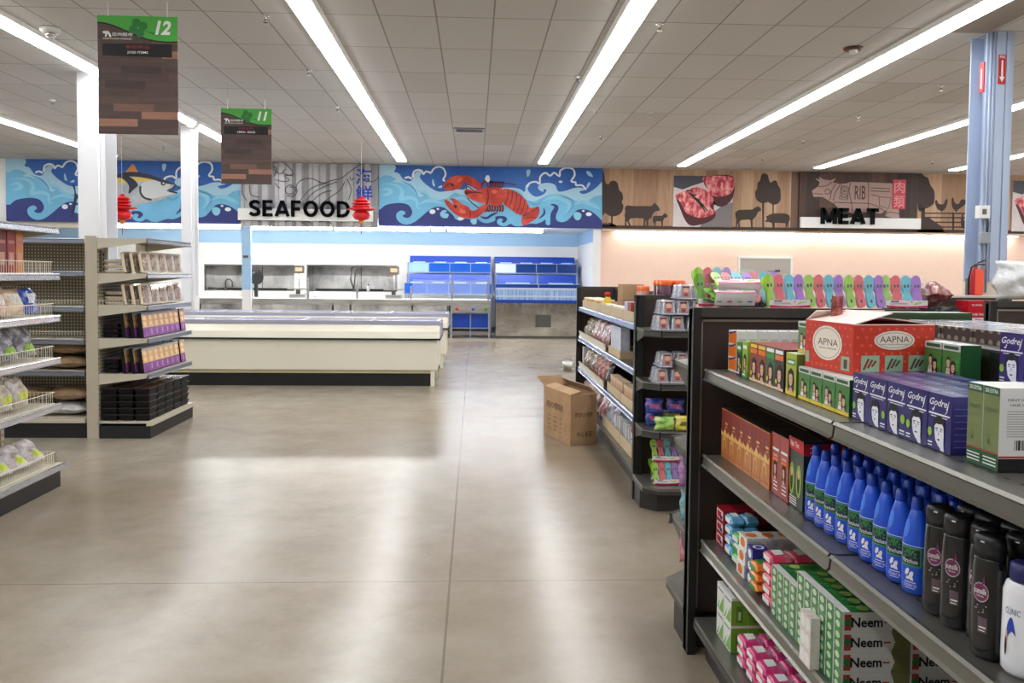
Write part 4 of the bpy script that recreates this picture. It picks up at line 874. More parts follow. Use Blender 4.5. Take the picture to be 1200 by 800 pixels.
def scale(px, label):
    p = at(px, 343, Y=21.2); r = empty('weighing_scale', (p.x, 21.25, .9865), 0, label, 'scale')
    b = MB(); b.box(-.2, .2, -.15, .15, 0, .1, STEEL); b.build('body', r); b = MB(); b.box(-.24, .24, -.18, .18, .22, .25, STEEL); b.box(-.05, .05, -.05, .05, .1, .22, DSTEEL); b.build('pan', r)
    b = MB(); b.tube([(0, .1, .1), (0, .1, .72)], .02, STEEL, 8); b.build('pole', r); b = MB(); b.box(-.13, .13, .06, .13, .64, .84, M('scale_display', (96, 84, 74), .4)); b.box(-.09, .09, .055, .06, .69, .79, M('scale_screen', (182, 168, 140), .4)); b.build('display', r)
scale(349, 'weighing scale on a pole between the two wall openings'); scale(461, 'weighing scale on a pole at the end of the wall opening')
p = at(299, 322, Y=21.5); r = empty('hose_reel', (p.x, 21.6, 1.35), 0, 'black round hose reel beside the slim blue column', 'hose reel')
b = MB(); b.lathe([(.14, -.06), (.19, -.05), (.19, .05), (.14, .06)], (0, 0, 0), 20, BLACK); o = b.build('drum', r); o.rotation_euler = (pi / 2, 0, radians(50)); o.location = (0, 0, .16)
b = MB(); b.box(-.04, .04, -.04, .04, -.36, .2, BLACK); b.build('bracket', r)
for px, l in ((263, 'curved faucet in the first wall opening'), (415, 'tall spray faucet in the second wall opening')):
    p = at(px, 340, Y=24.0); r = empty('faucet', (p.x, 24.1, 1.10), 0, l, 'faucet')
    b = MB()
    if px < 300: b.tube([(.0, 0, 0), (0, 0, .25), (.05, 0, .32), (.13, 0, .33), (.2, 0, .25), (.2, 0, .1)], .02, DSTEEL, 8); b.tube([(-.5, 0, .06), (-.1, 0, .06)], .03, DSTEEL, 6)
    else: b.tube([(0, 0, .0), (-.12, 0, .35), (-.08, 0, .7), (.12, 0, .74), (.02, 0, .55), (-.02, 0, .1)], .022, DSTEEL, 8)
    b.build('spout', r); b = MB(); b.lathe([(.05, 0), (.05, .06), (.03, .08)], (0, 0, 0), 10, DSTEEL); b.build('base', r)
p = at(431, 335, Y=24.0); r = empty('soap_bottle', (p.x, 24.1, 1.10), 0, 'small white bottle on the sill of the second wall opening', 'bottle')
b = MB(); b.lathe([(.045, 0), (.045, .15), (.02, .18)], (0, 0, 0), 10, WHITE); b.build('body', r); b = MB(); b.lathe([(.018, .18), (.018, .22)], (0, 0, 0), 8, BLACK); b.build('cap', r)
p = at(357, 348, Y=21.0); BAGPOS = (p.x + .22, 21.2, .988)

# ================================================================ fish tanks
TBL = M('tank_blue', (18, 72, 190), .3); TBD = M('tank_blue_deep', (20, 66, 170), .25); TGL = M('tank_front', (30, 92, 196), .08, alpha=.8); TGP = M('tank_front_pale', (150, 190, 232), .1); TGD = M('tank_front_dark', (16, 56, 124), .08); SIL_F = M('tank_frame', (150, 170, 196), .3, .7); RIDGE = M('ridged_plastic', (120, 160, 214), .35, cols=[(60, 110, 190), (140, 176, 222), (214, 228, 244)], vs=3, stretch=(14, 1, .5))
def tank(parent, x0, x1, yf, yb, z0, zf, zb, n, front, mats=None):
    r = empty('fish_tank', (0, 0, 0)); r.parent = parent; 
    b = MB(); b.box(x0, x1, yf + .03, yb, z0, z0 + .03, TBL); b.prism([(yb, z0), (yb, zb), (yb - .03, zb), (yb - .08, zf), (yb - .08, z0)], lambda u, v, d: (d, u, v), x0, x1, TBL)
    for X in (x0, x1 - .02): b.box(X, X + .02, yf, yb, z0, zf, TBL)
    b.build('tub', r)
    w_ = (x1 - x0) / n
    for i in range(n):
        b = MB(); b.box(x0 + i * w_ + .012, x0 + (i + 1) * w_ - .012, yf, yf + .02, z0 + .02, zf - .02, (mats or {}).get(i, front)); b.build('front_pane', r)
    b = MB(); b.box(x0, x1, yf - .012, yf + .03, zf - .02, zf, SIL_F); b.box(x0, x1, yf - .012, yf + .03, z0 - .01, z0 + .02, SIL_F)
    for i in range(n + 1):
        X = min(x1 - .015, x0 + i * w_); b.box(X - .006, X + .012, yf - .01, yf + .03, z0, zf, SIL_F)
    b.build('frame', r)
    for i in range(n):
        b = MB(); b.box(x0 + (i + .25) * w_, x0 + (i + .8) * w_, yf + .05, yf + .3, zf - .01, zf + .025, M('lid_white', (190, 214, 240), .3)); b.build('tank_lid', r)
    return r
def rack(x0, x1, label, mats, low):
    r = empty('tank_rack', (x0, 21.6, 0), 0, label, 'fish tank rack'); w_ = x1 - x0
    tank(r, 0, w_, 1.2, 1.95, 1.68, 1.96, 2.16, 4, TGD if low else TGL, mats); tank(r, -.02, w_ + .02, .35, 1.15, 1.1, 1.40, 1.64, 4 if not low else 2, TGL if not low else TGD)
    for X in (.0, w_ / 2, w_ - .05):
        b = MB(); b.box(X, X + .05, 1.05, 1.1, 0, 1.68, SIL_F); b.build('post', r); b = MB(); b.box(X, X + .05, .3, .34, 0, 1.1, SIL_F); b.build('post', r)
    return r
rack(-1.86, .47, 'blue tiered fish tank rack behind the steel counter end', {0: TGP}, False)
rack(.58, 2.90, 'blue tiered fish tank rack above the wide steel cabinet', {0: M('tank_panel_white', (206, 218, 236), .3)}, True)
# lower tank under the counter end
r = empty('tank_rack', (-.63, 21.05, 0), 0, 'low blue tank below the counter end with coloured knobs', 'fish tank rack')
tank(r, 0, 1.06, 0, .5, .24, .64, .66, 2, TBL, {0: TBL}); 
for X in (0, .52, 1.02):
    b = MB(); b.box(X, X + .03, -.02, .01, 0, .66, SIL_F); b.build('post', r)
b = MB(); b.box(.03, 1.03, .06, .4, .06, .16, M('tank_shadow_grey', (150, 140, 140), .5)); b.build('bottom_shelf', r)
# steel cabinet with ridged top tank
r = empty('tank_cabinet', (.56, 20.8, 0), 0, 'polished stainless tank cabinet with dark vent grille and ridged blue top', 'cabinet'); w_ = 2.34
WS2 = M('steel_reflection_mottle', (190, 186, 178), .13, .92, cols=[(140, 134, 124), (188, 184, 176), (226, 224, 218)], vs=1.3, bump=.5, bs=1.6)  # colour mottle imitates swirled bright reflections in the steel
b = MB(); b.box(0, w_, 0, .7, .06, .93, WS2); b.build('cabinet_body', r, bevel=.008)
b = MB(); b.box(.02, w_, .05, .7, 0, .06, DSTEEL); b.build('plinth', r)
b = MB(); b.box(1.02, 1.42, -.012, 0, .30, .62, M('vent_dark', (72, 72, 70), .5)); 
for q in range(7): b.box(1.05, 1.39, -.018, -.012, .33 + q * .04, .345 + q * .04, DSTEEL)
b.build('vent_grille', r)
b = MB(); b.box(-.02, w_, -.02, .72, .93, 1.0, TBD); b.build('blue_band', r)
b = MB(); b.box(0, w_ - .02, .0, .5, 1.0, 1.3, RIDGE); b.box(0, w_ - .02, -.01, 0, 1.26, 1.31, M('ridge_light', (190, 206, 232), .4)); b.box(0, w_ - .02, -.01, 0, 1.07, 1.11, M('ridge_light', (190, 206, 232), .4)); b.build('ridged_tub', r)
# small galvanised bin by the far end
r = empty('metal_bin', (1.62, 13.9, 0), 0, 'small grey metal bin on the floor past the shelf end', 'bin')
b = MB(); b.lathe([(.07, 0), (.09, .16), (.08, .16), (.06, .02)], (0, 0, 0), 14, STEEL); b.build('bucket', r); b = MB(); b.tube([(-.08, 0, .15), (-.05, 0, .21), (.05, 0, .21), (.08, 0, .15)], .006, DSTEEL); b.build('handle', r)

# ================================================================ cardboard box on the floor
KR2 = M('kraft_print', (88, 66, 50), .8); KRI = M('kraft_inside', (150, 120, 90), .85)
A = Vector((.935, 7.71, 0)); Bv = Vector((.735, 8.385, 0)); Cv = Vector((1.2, 7.80, 0)); H_ = .50
u1 = (Cv - A); u2 = (Bv - A); Dv = Bv + Cv - A
r = empty('cardboard_box', tuple(A), 0, 'open cardboard carton with printed characters standing on the floor', 'box')
z0 = lambda p, z: (p.x - A.x, p.y - A.y, z)
b = MB(); t = .012
for p, q in ((A, Cv), (Cv, Dv), (Dv, Bv), (Bv, A)):
    d_ = (q - p).normalized(); nrm = Vector((-d_.y, d_.x, 0)) * t
    P4 = [p, q, q + nrm, p + nrm]
    n = b.av([z0(v, 0) for v in P4] + [z0(v, H_) for v in P4])
    for f in ((0, 1, 5, 4), (1, 2, 6, 5), (2, 3, 7, 6), (3, 0, 4, 7), (4, 5, 6, 7), (3, 2, 1, 0)): b.f.append([n + i for i in f]); b.fm.append(b.mi(KRAFT)); b.fs.append(False)
b.face([z0(A, .01), z0(Cv, .01), z0(Dv, .01), z0(Bv, .01)], KRI)
L2, L1 = u2.length, u1.length; e2 = u2.normalized(); e1 = u1.normalized()
def fl(u, v, d): p = Bv - e2 * u + Vector((e2.y, -e2.x, 0)) * (-d); return (p.x - A.x, p.y - A.y, v)
n_l = Vector((-e2.y, e2.x, 0)); n_l = n_l if n_l.x < 0 else -n_l
fl = lambda u, v, d: tuple(Vector(z0(Bv - e2 * u, v)) + n_l * .001)
n_r = Vector((e1.y, -e1.x, 0)); fr = lambda u, v, d: tuple(Vector(z0(A + e1 * u, v)) + n_r * .001)
b.text('商超POP標牌系統', fl, L2 * .42, .33, L2 * .62, .075, 0, KR2, bold=.02)
for zz, ww in ((.22, .5), (.175, .55), (.13, .55), (.09, .5)): b.text('品名 :   數量 :   箱', fl, L2 * .42, zz, L2 * ww, .018, 0, KR2)
b.text('商超POP標牌', fr, L1 * .5, .30, L1 * .68, .05, 0, KR2, bold=.01); b.text('中心 城配', fr, L1 * .55, .11, L1 * .6, .055, 0, KR2, bold=.02)
b.build('box_body', r)
def flap(p, q, out, up_, ln):
    b = MB(); m_ = (p + q) / 2; a = [z0(p, H_), z0(q, H_), tuple(Vector(z0(q.lerp(m_, .05), H_)) + Vector(out) * ln + Vector((0, 0, up_ * ln))), tuple(Vector(z0(p.lerp(m_, .05), H_)) + Vector(out) * ln + Vector((0, 0, up_ * ln)))]
    nn = (Vector(a[1]) - Vector(a[0])).cross(Vector(a[3]) - Vector(a[0])).normalized() * .006
    b.prism([(0, 0), (1, 0), (1, 1), (0, 1)], lambda u, v, d: tuple((Vector(a[0]) * (1 - u) + Vector(a[1]) * u) * (1 - v) + (Vector(a[3]) * (1 - u) + Vector(a[2]) * u) * v + nn * d), 0, 1, KRAFT); b.build('flap', r)
flap(Bv, Dv, (-.45 * 0 - .5, .3, 0), .55, .16); flap(A, Bv, (.8, .1, 0), .25, .13); flap(Cv, A, (.1, .8, 0), -.2, .12); flap(Dv, Cv, (-.5, .1, 0), .5, .14)
# ================================================================ goods: builders
def carton(name, w, d, h, mat, deco=None, top=None, side=None, bevel=0):
    b = MB(); b.box(-w / 2, w / 2, 0, d, 0, h, mat, top=top, side=side)
    F = lambda u, v, e: (-w / 2 + u * w, -.0007 - e, v * h)
    S = lambda u, v, e: (w / 2 + .0007 + e, u * d, v * h)
    Lf = lambda u, v, e: (-w / 2 - .0007 - e, (1 - u) * d, v * h)
    T = lambda u, v, e: (-w / 2 + u * w, v * d, h + .0007 + e)
    if deco: deco(b, F, S, T, Lf)
    r = empty(name); b.build(name.split('_')[-1] + '_body', r); 
    return r
def single(b, name):
    return b.build(name)
def rect(b, fn, u0, v0, u1, v1, mt, e=0): b.face([fn(u0, v0, e), fn(u1, v0, e), fn(u1, v1, e), fn(u0, v1, e)], mt)
def ell(b, fn, cx, cy, rx, ry, mt, e=0, n=14): b.face([fn(cx + rx * cos(2 * pi * k / n), cy + ry * sin(2 * pi * k / n), e) for k in range(n)], mt)
def portrait(b, F, cx, cy, s, asp, woman=True, e=.0003, skin=SKIN, hair=HAIR):
    """a plain head with hair, s = half height in v, asp = width of u against v"""
    q = lambda pts, mt, k: b.face([F(cx + x * s * asp * 1.3, max(.008, cy + y * s), e + k * .00015) for x, y in pts], mt)
    if woman: q([(-.62, -1.2), (-.75, -.2), (-.6, .7), (0, 1.05), (.6, .75), (.75, -.1), (.62, -1.2), (.2, -.9), (-.2, -.9)], hair, 0)
    q([(-.5, -1.25), (-.2, -.75), (.2, -.75), (.5, -1.25)], skin, 1)
    q([(.42 * cos(2 * pi * k / 12), .02 + .66 * sin(2 * pi * k / 12)) for k in range(12)], skin, 2)
    q([(-.46, .2), (-.44, .62), (0, .95), (.44, .66), (.46, .2), (.3, .45), (-.1, .5), (-.34, .38)], hair, 3)
    q([(-.24, .08), (-.08, .08), (-.08, .13), (-.24, .13)], hair, 4); q([(.08, .08), (.24, .08), (.24, .13), (.08, .13)], hair, 4)
    q([(-.12, -.36), (.12, -.36), (.06, -.28), (-.06, -.28)], RED, 4)
def lathe_obj(name, parts):
    """parts: (part name, profile, material, sx, sy)"""
    r = empty(name)
    for pn, prof, mt, sx, sy in parts:
        b = MB(); b.lathe(prof, (0, 0, 0), 18, mt, sx, sy); b.build(pn, r)
    return r
def pillow(name, w, h, t, mt, seed=0, deco=None, flat=False, nu=12, nv=12, crimp=True, part='bag_body', rough=1.0):
    """a sealed bag: flat=True lies on its back, otherwise it stands and leans"""
    rr = random.Random(seed); r = empty(name); b = MB(); ph = [rr.random() * 6 for _ in range(6)]
    def pt(i, j, sgn):
        u = 2 * i / nu - 1; v = 2 * j / nv - 1
        k = max(0, 1 - abs(u) ** 2.6) ** .55 * max(0, 1 - abs(v) ** 3.2) ** .6
        k *= 1 + rough * .16 * sin(4 * u + ph[0] + 2 * v) + rough * .14 * sin(6 * v + ph[1] - 3 * u) + rough * .07 * sin(13 * u + ph[4] + 9 * v)
        ww = w / 2 * (1 - .05 * (1 - abs(v) ** 4)); x = u * ww + .008 * sin(5 * v + ph[2]) * w / .2; z = v * h / 2 * (1 - .04 * (1 - abs(u) ** 3))
        y = sgn * t / 2 * k + .05 * t * sin(7 * u + ph[3]) * abs(v) ** 6
        return Vector((x, y, z + h / 2))
    for sgn in (-1, 1):
        n = len(b.v); b.v += [tuple(pt(i, j, sgn)) for j in range(nv + 1) for i in range(nu + 1)]
        for j in range(nv):
            for i in range(nu):
                a = n + j * (nu + 1) + i; q = [a, a + 1, a + nu + 2, a + nu + 1]
                b.f.append(q if sgn < 0 else q[::-1]); b.fm.append(b.mi(mt)); b.fs.append(True)
    o = b.build(part, r)
    if deco:
        db = MB(); deco(db, lambda u, v, e: tuple(surf(u, v, e))) if False else None
        def surf(u, v, e):
            p = pt(u * nu, v * nv, -1); return (p.x, p.y - .0015 - e, p.z)
        deco(db, surf)
        if db.f: db.build('label_print', r)
    for c in r.children:
        if flat: c.rotation_euler = (-pi / 2, 0, 0); c.location = (0, -h / 2, t / 2 * 1.08)
    return r
def patch(b, fn, u0, v0, u1, v1, mt, n=5, e=0):
    for i in range(n):
        for j in range(n):
            a, c = u0 + (u1 - u0) * i / n, u0 + (u1 - u0) * (i + 1) / n; p, q = v0 + (v1 - v0) * j / n, v0 + (v1 - v0) * (j + 1) / n
            b.face([fn(a, p, e), fn(c, p, e), fn(c, q, e), fn(a, q, e)], mt, True)
def hide(r): return r
EXTRA = [0]
J = lambda s: rnd.uniform(-s, s)
WX = -pi / 2            # goods that face the aisle from the charcoal runs
# ---------------------------------------------------------------- top shelf of the nearest run
z1, z2, z3, z4 = RZ_[0] + .0015, RZ_[1] + .0015, RZ_[2] + .0015, .182
def d_label(b, F, S, T, Lf):
    rect(b, F, .14, .1, .86, .82, M('label_grey_green', (196, 204, 192), .5)); 
    for k in range(5): rect(b, F, .22, .2 + .11 * k, .78, .23 + .11 * k, GREY, .0004)
    for k in range(3):
        rect(b, Lf, .05, .05 + .32 * k, .95, .32 + .32 * k, ORANGE); b.face([Lf(.1, .30 + .32 * k, .0003), Lf(.9, .38 + .32 * k, .0003), Lf(.9, .34 + .32 * k, .0003), Lf(.1, .26 + .32 * k, .0003)], NAVY)
pr = Proto(carton('hair_dye_box', .043, .11, .17, M('box_white', (228, 230, 226), .45, coat=.2), d_label))
for i in range(8): pr.put(1.095 + i * .0443, 3.255, z1, 0, 'white hair dye box with grey label panel, %s from the aisle in the back row' % ORD[i], 'box', 'white dye boxes in the back row')
def d_green(base, face, top=None):
    def f(b, F, S, T, Lf):
        rect(b, F, 0, .72, 1, 1, top or face); rect(b, F, 0, 0, 1, .16, face); portrait(b, F, .5, .42, .24, 1.25 if base else 1.0)
        rect(b, F, .15, .80, .85, .90, WHITE, .0004); ell(b, F, .78, .3, .1, .06, YEL, .0005); rect(b, F, .1, .05, .6, .1, WHITE, .0005)
    return f
def put(mk, *a, **k): return Proto(mk).put(*a, **k)
put(carton('hair_dye_box', .06, .1, .13, DGREEN, d_green(1, INK, GREEN)), 1.06, 3.185, z1, WX, 'dark green hair dye box at the panel end of the top shelf', 'box')
put(carton('hair_dye_box', .06, .1, .14, LGREEN, d_green(1, GREEN, LGREEN)), 1.06, 3.115, z1, WX, 'light green hair dye box beside the first dark green one', 'box')
HB = {'red': M('henna_red', (150, 48, 36), .4, coat=.25), 'green': M('henna_green', (40, 104, 52), .4, coat=.25), 'dark': M('henna_dark', (58, 40, 34), .4, coat=.25)}
def d_henna(c):
    def f(b, F, S, T, Lf):
        rect(b, F, 0, .86, 1, 1, HB[c]); rect(b, F, .08, .87, .92, .96, WHITE if c != 'red' else YEL, .0003); rect(b, F, .05, .72, .95, .84, ORANGE if c != 'green' else GREEN, .0002)
        portrait(b, F, .55, .36, .26, 1.35); ell(b, F, .2, .2, .1, .06, YEL, .0005); rect(b, F, 0, 0, 1, .06, M('cream_print', (232, 214, 170), .5), .0004)
    return f
for i, (c, l) in enumerate((('red', 'red brown henna box with portrait, beside the light green box'), ('red', 'red brown henna box with portrait, beside the green topped one'), ('green', 'green henna box with portrait between the red and dark ones'), ('dark', 'dark brown henna box with portrait, last before the lime box'))):
    p_ = Proto(carton('henna_box', .083, .15, .145, HB[c], d_henna(c), top=M('henna_top', (150, 60, 60), .4)))
    p_.put(1.06, 3.015 - i * .0855, z1, WX, l, 'box')
    p_.put(1.22, 3.015 - i * .0855, z1, WX, l.replace('henna box', 'henna box behind another'), 'box')
def d_lime(b, F, S, T, Lf):
    rect(b, F, 0, 0, 1, .14, YEL); portrait(b, F, .5, .38, .26, 1.3); rect(b, F, .1, .72, .9, .86, GREEN); rect(b, F, .2, .76, .8, .82, WHITE, .0003)
    rect(b, S, .05, .05, .95, .3, GREEN)
put(carton('hair_dye_box', .088, .1, .14, M('lime_box', (172, 184, 52), .4, coat=.25), d_lime, side=M('olive_side', (110, 128, 50), .45), top=M('lime_top', (200, 208, 180), .4)), 1.06, 2.652, z1, WX, 'lime yellow hair dye box with a long haired woman on its front', 'box')
def d_couple(b, F, S, T, Lf):
    rect(b, F, 0, .82, 1, 1, M('silver_print', (206, 210, 206), .35)); rect(b, F, .1, .86, .9, .95, DGREEN, .0003); rect(b, F, 0, 0, 1, .1, YEL)
    portrait(b, F, .36, .48, .2, .8, woman=False); portrait(b, F, .62, .36, .2, .9); rect(b, F, .76, .3, .96, .6, GREEN, .0004); b.face([F(.2, .12, .0002), F(.52, .12, .0002), F(.46, .34, .0002), F(.28, .34, .0002)], WHITE)
pr = Proto(carton('hair_dye_box', .087, .058, .105, M('couple_green', (72, 128, 62), .4, coat=.25), d_couple, side=DGREEN, top=M('silver_top', (212, 214, 208), .35)))
for j in range(3):
    for i in range(4): pr.put(1.06 + j * .06, 2.543 - i * .09, z1, WX, 'green and silver box with a couple, %s from the lime box, %s row' % (ORD[i], ('front', 'second', 'third')[j]), 'box', 'couple dye boxes under the red carton')
pr.put(1.10, 2.655, z1 + .1405, WX, 'green and silver couple box lying higher, on the lime box', 'box')
pr.put(1.25, 2.60, z1, WX, 'green and silver couple box behind the lime box', 'box')
for i in range(2):
    for k in range(2): pr.put(1.34, 2.30 - i * .09, z1 + k * .1052, WX, 'green couple box behind the red carton, %s along, %s' % (ORD[i], ('lower', 'upper')[k]), 'box', 'couple boxes against the spine')
# red open carton
AR = M('carton_red', (206, 58, 40), .5, var=.03, vs=30); ARL = M('carton_red_dot', (226, 92, 62), .5); CRO = M('carton_cream', (240, 230, 214), .5); CRD = M('carton_dark_print', (92, 62, 56), .5); MINT = M('carton_mint', (150, 186, 158), .5)
w_, d_, h_ = .27, .26, .15; r = empty('red_carton', (1.115, 2.33, z1 + .107), radians(8), 'open red carton with round white emblem on top of the green boxes', 'box')
b = MB()
for (x0, x1, y0, y1) in ((0, w_, 0, .004), (0, w_, d_ - .004, d_), (0, .004, .004, d_ - .004), (w_ - .004, w_, .004, d_ - .004)): b.box(x0, x1, y0, y1, 0, h_, AR)
b.box(.004, w_ - .004, .004, d_ - .004, 0, .004, CRO)
F = lambda u, v, e: (u * w_, -.0007 - e, v * h_); Lf = lambda u, v, e: (-.0007 - e, (1 - u) * d_, v * h_)
for fn, nn in ((F, 9), (Lf, 9)):
    for a in range(nn):
        for c in range(6):
            ell(b, fn, (a + .5 + .5 * (c % 2)) / (nn + .5), (c + .6) / 6.2, .022, .03, ARL, 0, 6)
ell(b, Lf, .48, .56, .31, .36, CRO, .0002, 20); b.stroke([(.48 + .27 * cos(t * pi / 8), .56 + .31 * sin(t * pi / 8)) for t in range(16)], .012, Lf, .0004, GREY, closed=True); b.text('APNA', Lf, .5, .58, .42, .14, .0004, CRD); b.text('henna mehendi', Lf, .5, .46, .36, .05, .0004, CRD); rect(b, Lf, .78, .06, .94, .34, MINT, .0003); rect(b, Lf, .83, .1, .9, .28, CRD, .0004); rect(b, Lf, .02, .1, .1, .34, MINT, .0003)
ell(b, F, .5, .68, .25, .19, CRO, .0002, 20); b.stroke([(.5 + .22 * cos(t * pi / 8), .68 + .15 * sin(t * pi / 8)) for t in range(16)], .01, F, .0004, GREY, closed=True); b.text('AAPNA', F, .5, .7, .36, .12, .0004, CRD); b.text('henna mehendi powder', F, .5, .6, .34, .04, .0004, CRD)
for k in range(3):
    rect(b, F, .1 + .29 * k, .06, .32 + .29 * k, .38, MINT, .0003)
    for q in range(3): b.stroke([(.13 + .29 * k + .05 * q, .1 + .03 * q), (.19 + .29 * k + .045 * q, .32 - .02 * q)], .028, F, .0005, HB['red'] if k == 0 else CRD, sm=False)
b.build('carton_body', r)
PW = M('carton_inside', (236, 214, 206), .5)
def lid(a, c, dirv, ln, nm='flap'):
    b = MB(); a = Vector(a); c = Vector(c); d_v = Vector(dirv).normalized() * ln; n_ = (c - a).cross(d_v).normalized() * .003
    b.prism([(0, 0), (1, 0), (.95, 1), (.05, 1)], lambda u, v, e: tuple(a + (c - a) * u + d_v * v + n_ * e), 0, 1, PW); b.build(nm, r)
lid((0, 0, h_), (0, d_, h_), (.9, 0, .22), .14); lid((w_, d_, h_), (w_, 0, h_), (-.9, 0, .12), .12); lid((w_, 0, h_), (0, 0, h_), (0, .95, -.1), .05); lid((0, d_, h_), (w_, d_, h_), (0, -.6, .5), .05)
r = pillow('henna_sachet', .04, .225, .035, M('sachet_red', (120, 40, 36), .25, cols=[(90, 24, 26), (140, 56, 48), (190, 120, 110)], vs=14, bump=.6, bs=40), 4, nu=8); tag(r, 'dark red sachet standing up out of the red carton', 'sachet'); r.location = (1.16, 2.54, z1 + .113); 
# navy boxes
GB_ = M('navy_gloss_box', (34, 30, 112), .28, coat=.5)
GW = M('navy_box_print', (236, 238, 246), .4); APPL = M('green_apple', (150, 196, 60), .4)
def d_navy(kind):
    def f(b, F, S, T, Lf):
        b.text('Godrej', F, .5, .83, .84, .17, .0002, GW, bold=.03, shear=.35)
        b.stroke([(.2, .72), (.24, .70), (.3, .77)], .03, F, .0002, GW); b.stroke([(.9, .9), (.84, .74), (.74, .66)], .025, F, .0002, GW, taper=True)
        rect(b, F, .05, .625, .95, .655, GW, .0002); rect(b, F, .15, .585, .85, .6, GW, .0002)
        def head(cx, cy, s, woman):
            q = lambda pts, mt, k: b.face([F(cx + x * s * 1.5, max(.012, cy - .02 + y * s * .95), .0003 + .0002 * k) for x, y in pts], mt)
            q([(-.5, .1), (-.55, .5), (-.4, .85), (0, 1.0), (.4, .85), (.5, .4), (.45, .0), (.5 if not woman else .7, -.5), (.0, 0), (-.3, .0)], INK, 0)
            q([(-.4, .35), (-.38, -.05), (-.28, -.45), (-.05, -.7), (.1, -.8), (.2, -1.05), (.48, -1.05), (.42, -.55), (.42, .0), (.38, .4), (.25, .55), (-.05, .5), (-.25, .52)], GW, 1)
            q([(-.3, .2), (-.08, .24), (-.08, .3), (-.3, .26)], INK, 2); q([(.08, .24), (.3, .2), (.3, .26), (.08, .3)], INK, 2); q([(-.24, .1), (-.12, .1), (-.12, .15), (-.24, .15)], INK, 2); q([(.1, .1), (.24, .1), (.24, .15), (.1, .15)], INK, 2)
            q([(-.06, -.1), (.0, .15), (.04, -.12)], GREY, 2); q([(-.16, -.36), (0, -.31), (.14, -.36), (0, -.42)], RED if woman else INK, 2)
        if kind == 0: head(.52, .33, .33, False); ell(b, F, .12, .3, .09, .08, APPL, .0006)
        elif kind == 1: head(.38, .28, .31, True); ell(b, F, .85, .3, .09, .08, APPL, .0006)
        elif kind == 2: head(.36, .30, .33, True); ell(b, F, .85, .34, .11, .09, APPL, .0006)
        rect(b, F, .7 if kind else .04, .1, .95 if kind else .24, .13, GW, .0006); rect(b, F, .7 if kind else .04, .05, .95 if kind else .24, .07, GW, .0006)
        for k in range(7): rect(b, S, .12, .12 + .11 * k, .88, .14 + .11 * k, M('navy_fine_print', (84, 84, 160), .4))
        b.text('Godrej', T, .5, .5, .8, .5, .0002, M('navy_top_print', (140, 142, 190), .35), bold=.02, shear=.35)
    return f
kinds = [0, 1, 2, 0, 0]; protos = [Proto(carton('hair_colour_box', .0925, .062, .13, GB_, d_navy(k), bevel=0)) for k in (0, 1, 2)]
for j in range(4):
    for i in range(5):
        protos[kinds[i]].put(1.065 + j * .0645 + J(.0008), 2.172 - i * .0942, z1, WX, 'navy hair colour box, %s from the red carton in the %s row' % (ORD[i], ('front', 'second', 'third', 'fourth', 'back')[j]), 'box', 'navy hair colour boxes on the top shelf')
for k in range(2): protos[0].put(1.34, 1.955, z1 + k * .1302, WX, 'navy hair colour box stacked behind the olive boxes, %s' % ('lower one', 'upper one')[k], 'box')
# olive boxes
OL = M('olive_box', (118, 132, 84), .32, coat=.4); 
def d_olive(b, F, S, T, Lf):
    rect(b, F, 0, .9, 1, 1, DGREEN); b.text('20% EXTRA', F, .5, .95, .8, .05, .0003, WHITE, bold=.02); rect(b, F, .0, .0, 1, .2, DGREEN); rect(b, F, 0, .2, 1, .22, M('thin_red', (170, 70, 50), .4))
    b.text('PREMIUM DYE', F, .5, .72, .7, .05, .0003, M('olive_dim', (80, 92, 60), .4)); 
    for t in range(9):
        a = radians(40 + 14 * t); b.stroke([(.4, .3), (.4 + .22 * cos(a), .3 + .2 * sin(a))], .05, F, .0004, M('leaf_dark', (62, 78, 40), .4), taper=True, sm=False)
    for k in range(3): rect(b, F, .08, .05 + .04 * k, .9, .065 + .04 * k, WHITE, .0004)
    rect(b, S, .06, .22, .94, .95, WHITE); rect(b, S, .0, .0, 1, .16, INK); rect(b, S, 0, .17, 1, .19, RED)
    b.text('MINT NATURAL', S, .5, .86, .7, .03, .0003, INK); b.text('HAIR COLOUR', S, .5, .80, .6, .03, .0003, INK)
    for k in range(11): rect(b, S, .14, .42 + .03 * k, .86, .428 + .03 * k, GREY, .0003)
    for k in range(14): rect(b, S, .3 + .035 * k, .26, .3 + .035 * k + (.012 + .01 * (k % 3)), .38, INK, .0003)
pr = Proto(carton('hair_dye_box', .052, .11, .172, OL, d_olive, top=M('olive_top', (214, 216, 208), .35), side=WHITE))
for j in range(2):
    for i in range(2): pr.put(1.07 + j * .115, 1.672 - i * .054, z1, WX, 'olive green dye box with extra band, %s from the navy boxes, %s row' % (ORD[i], ('front', 'back')[j]), 'box', 'olive dye boxes on the top shelf')
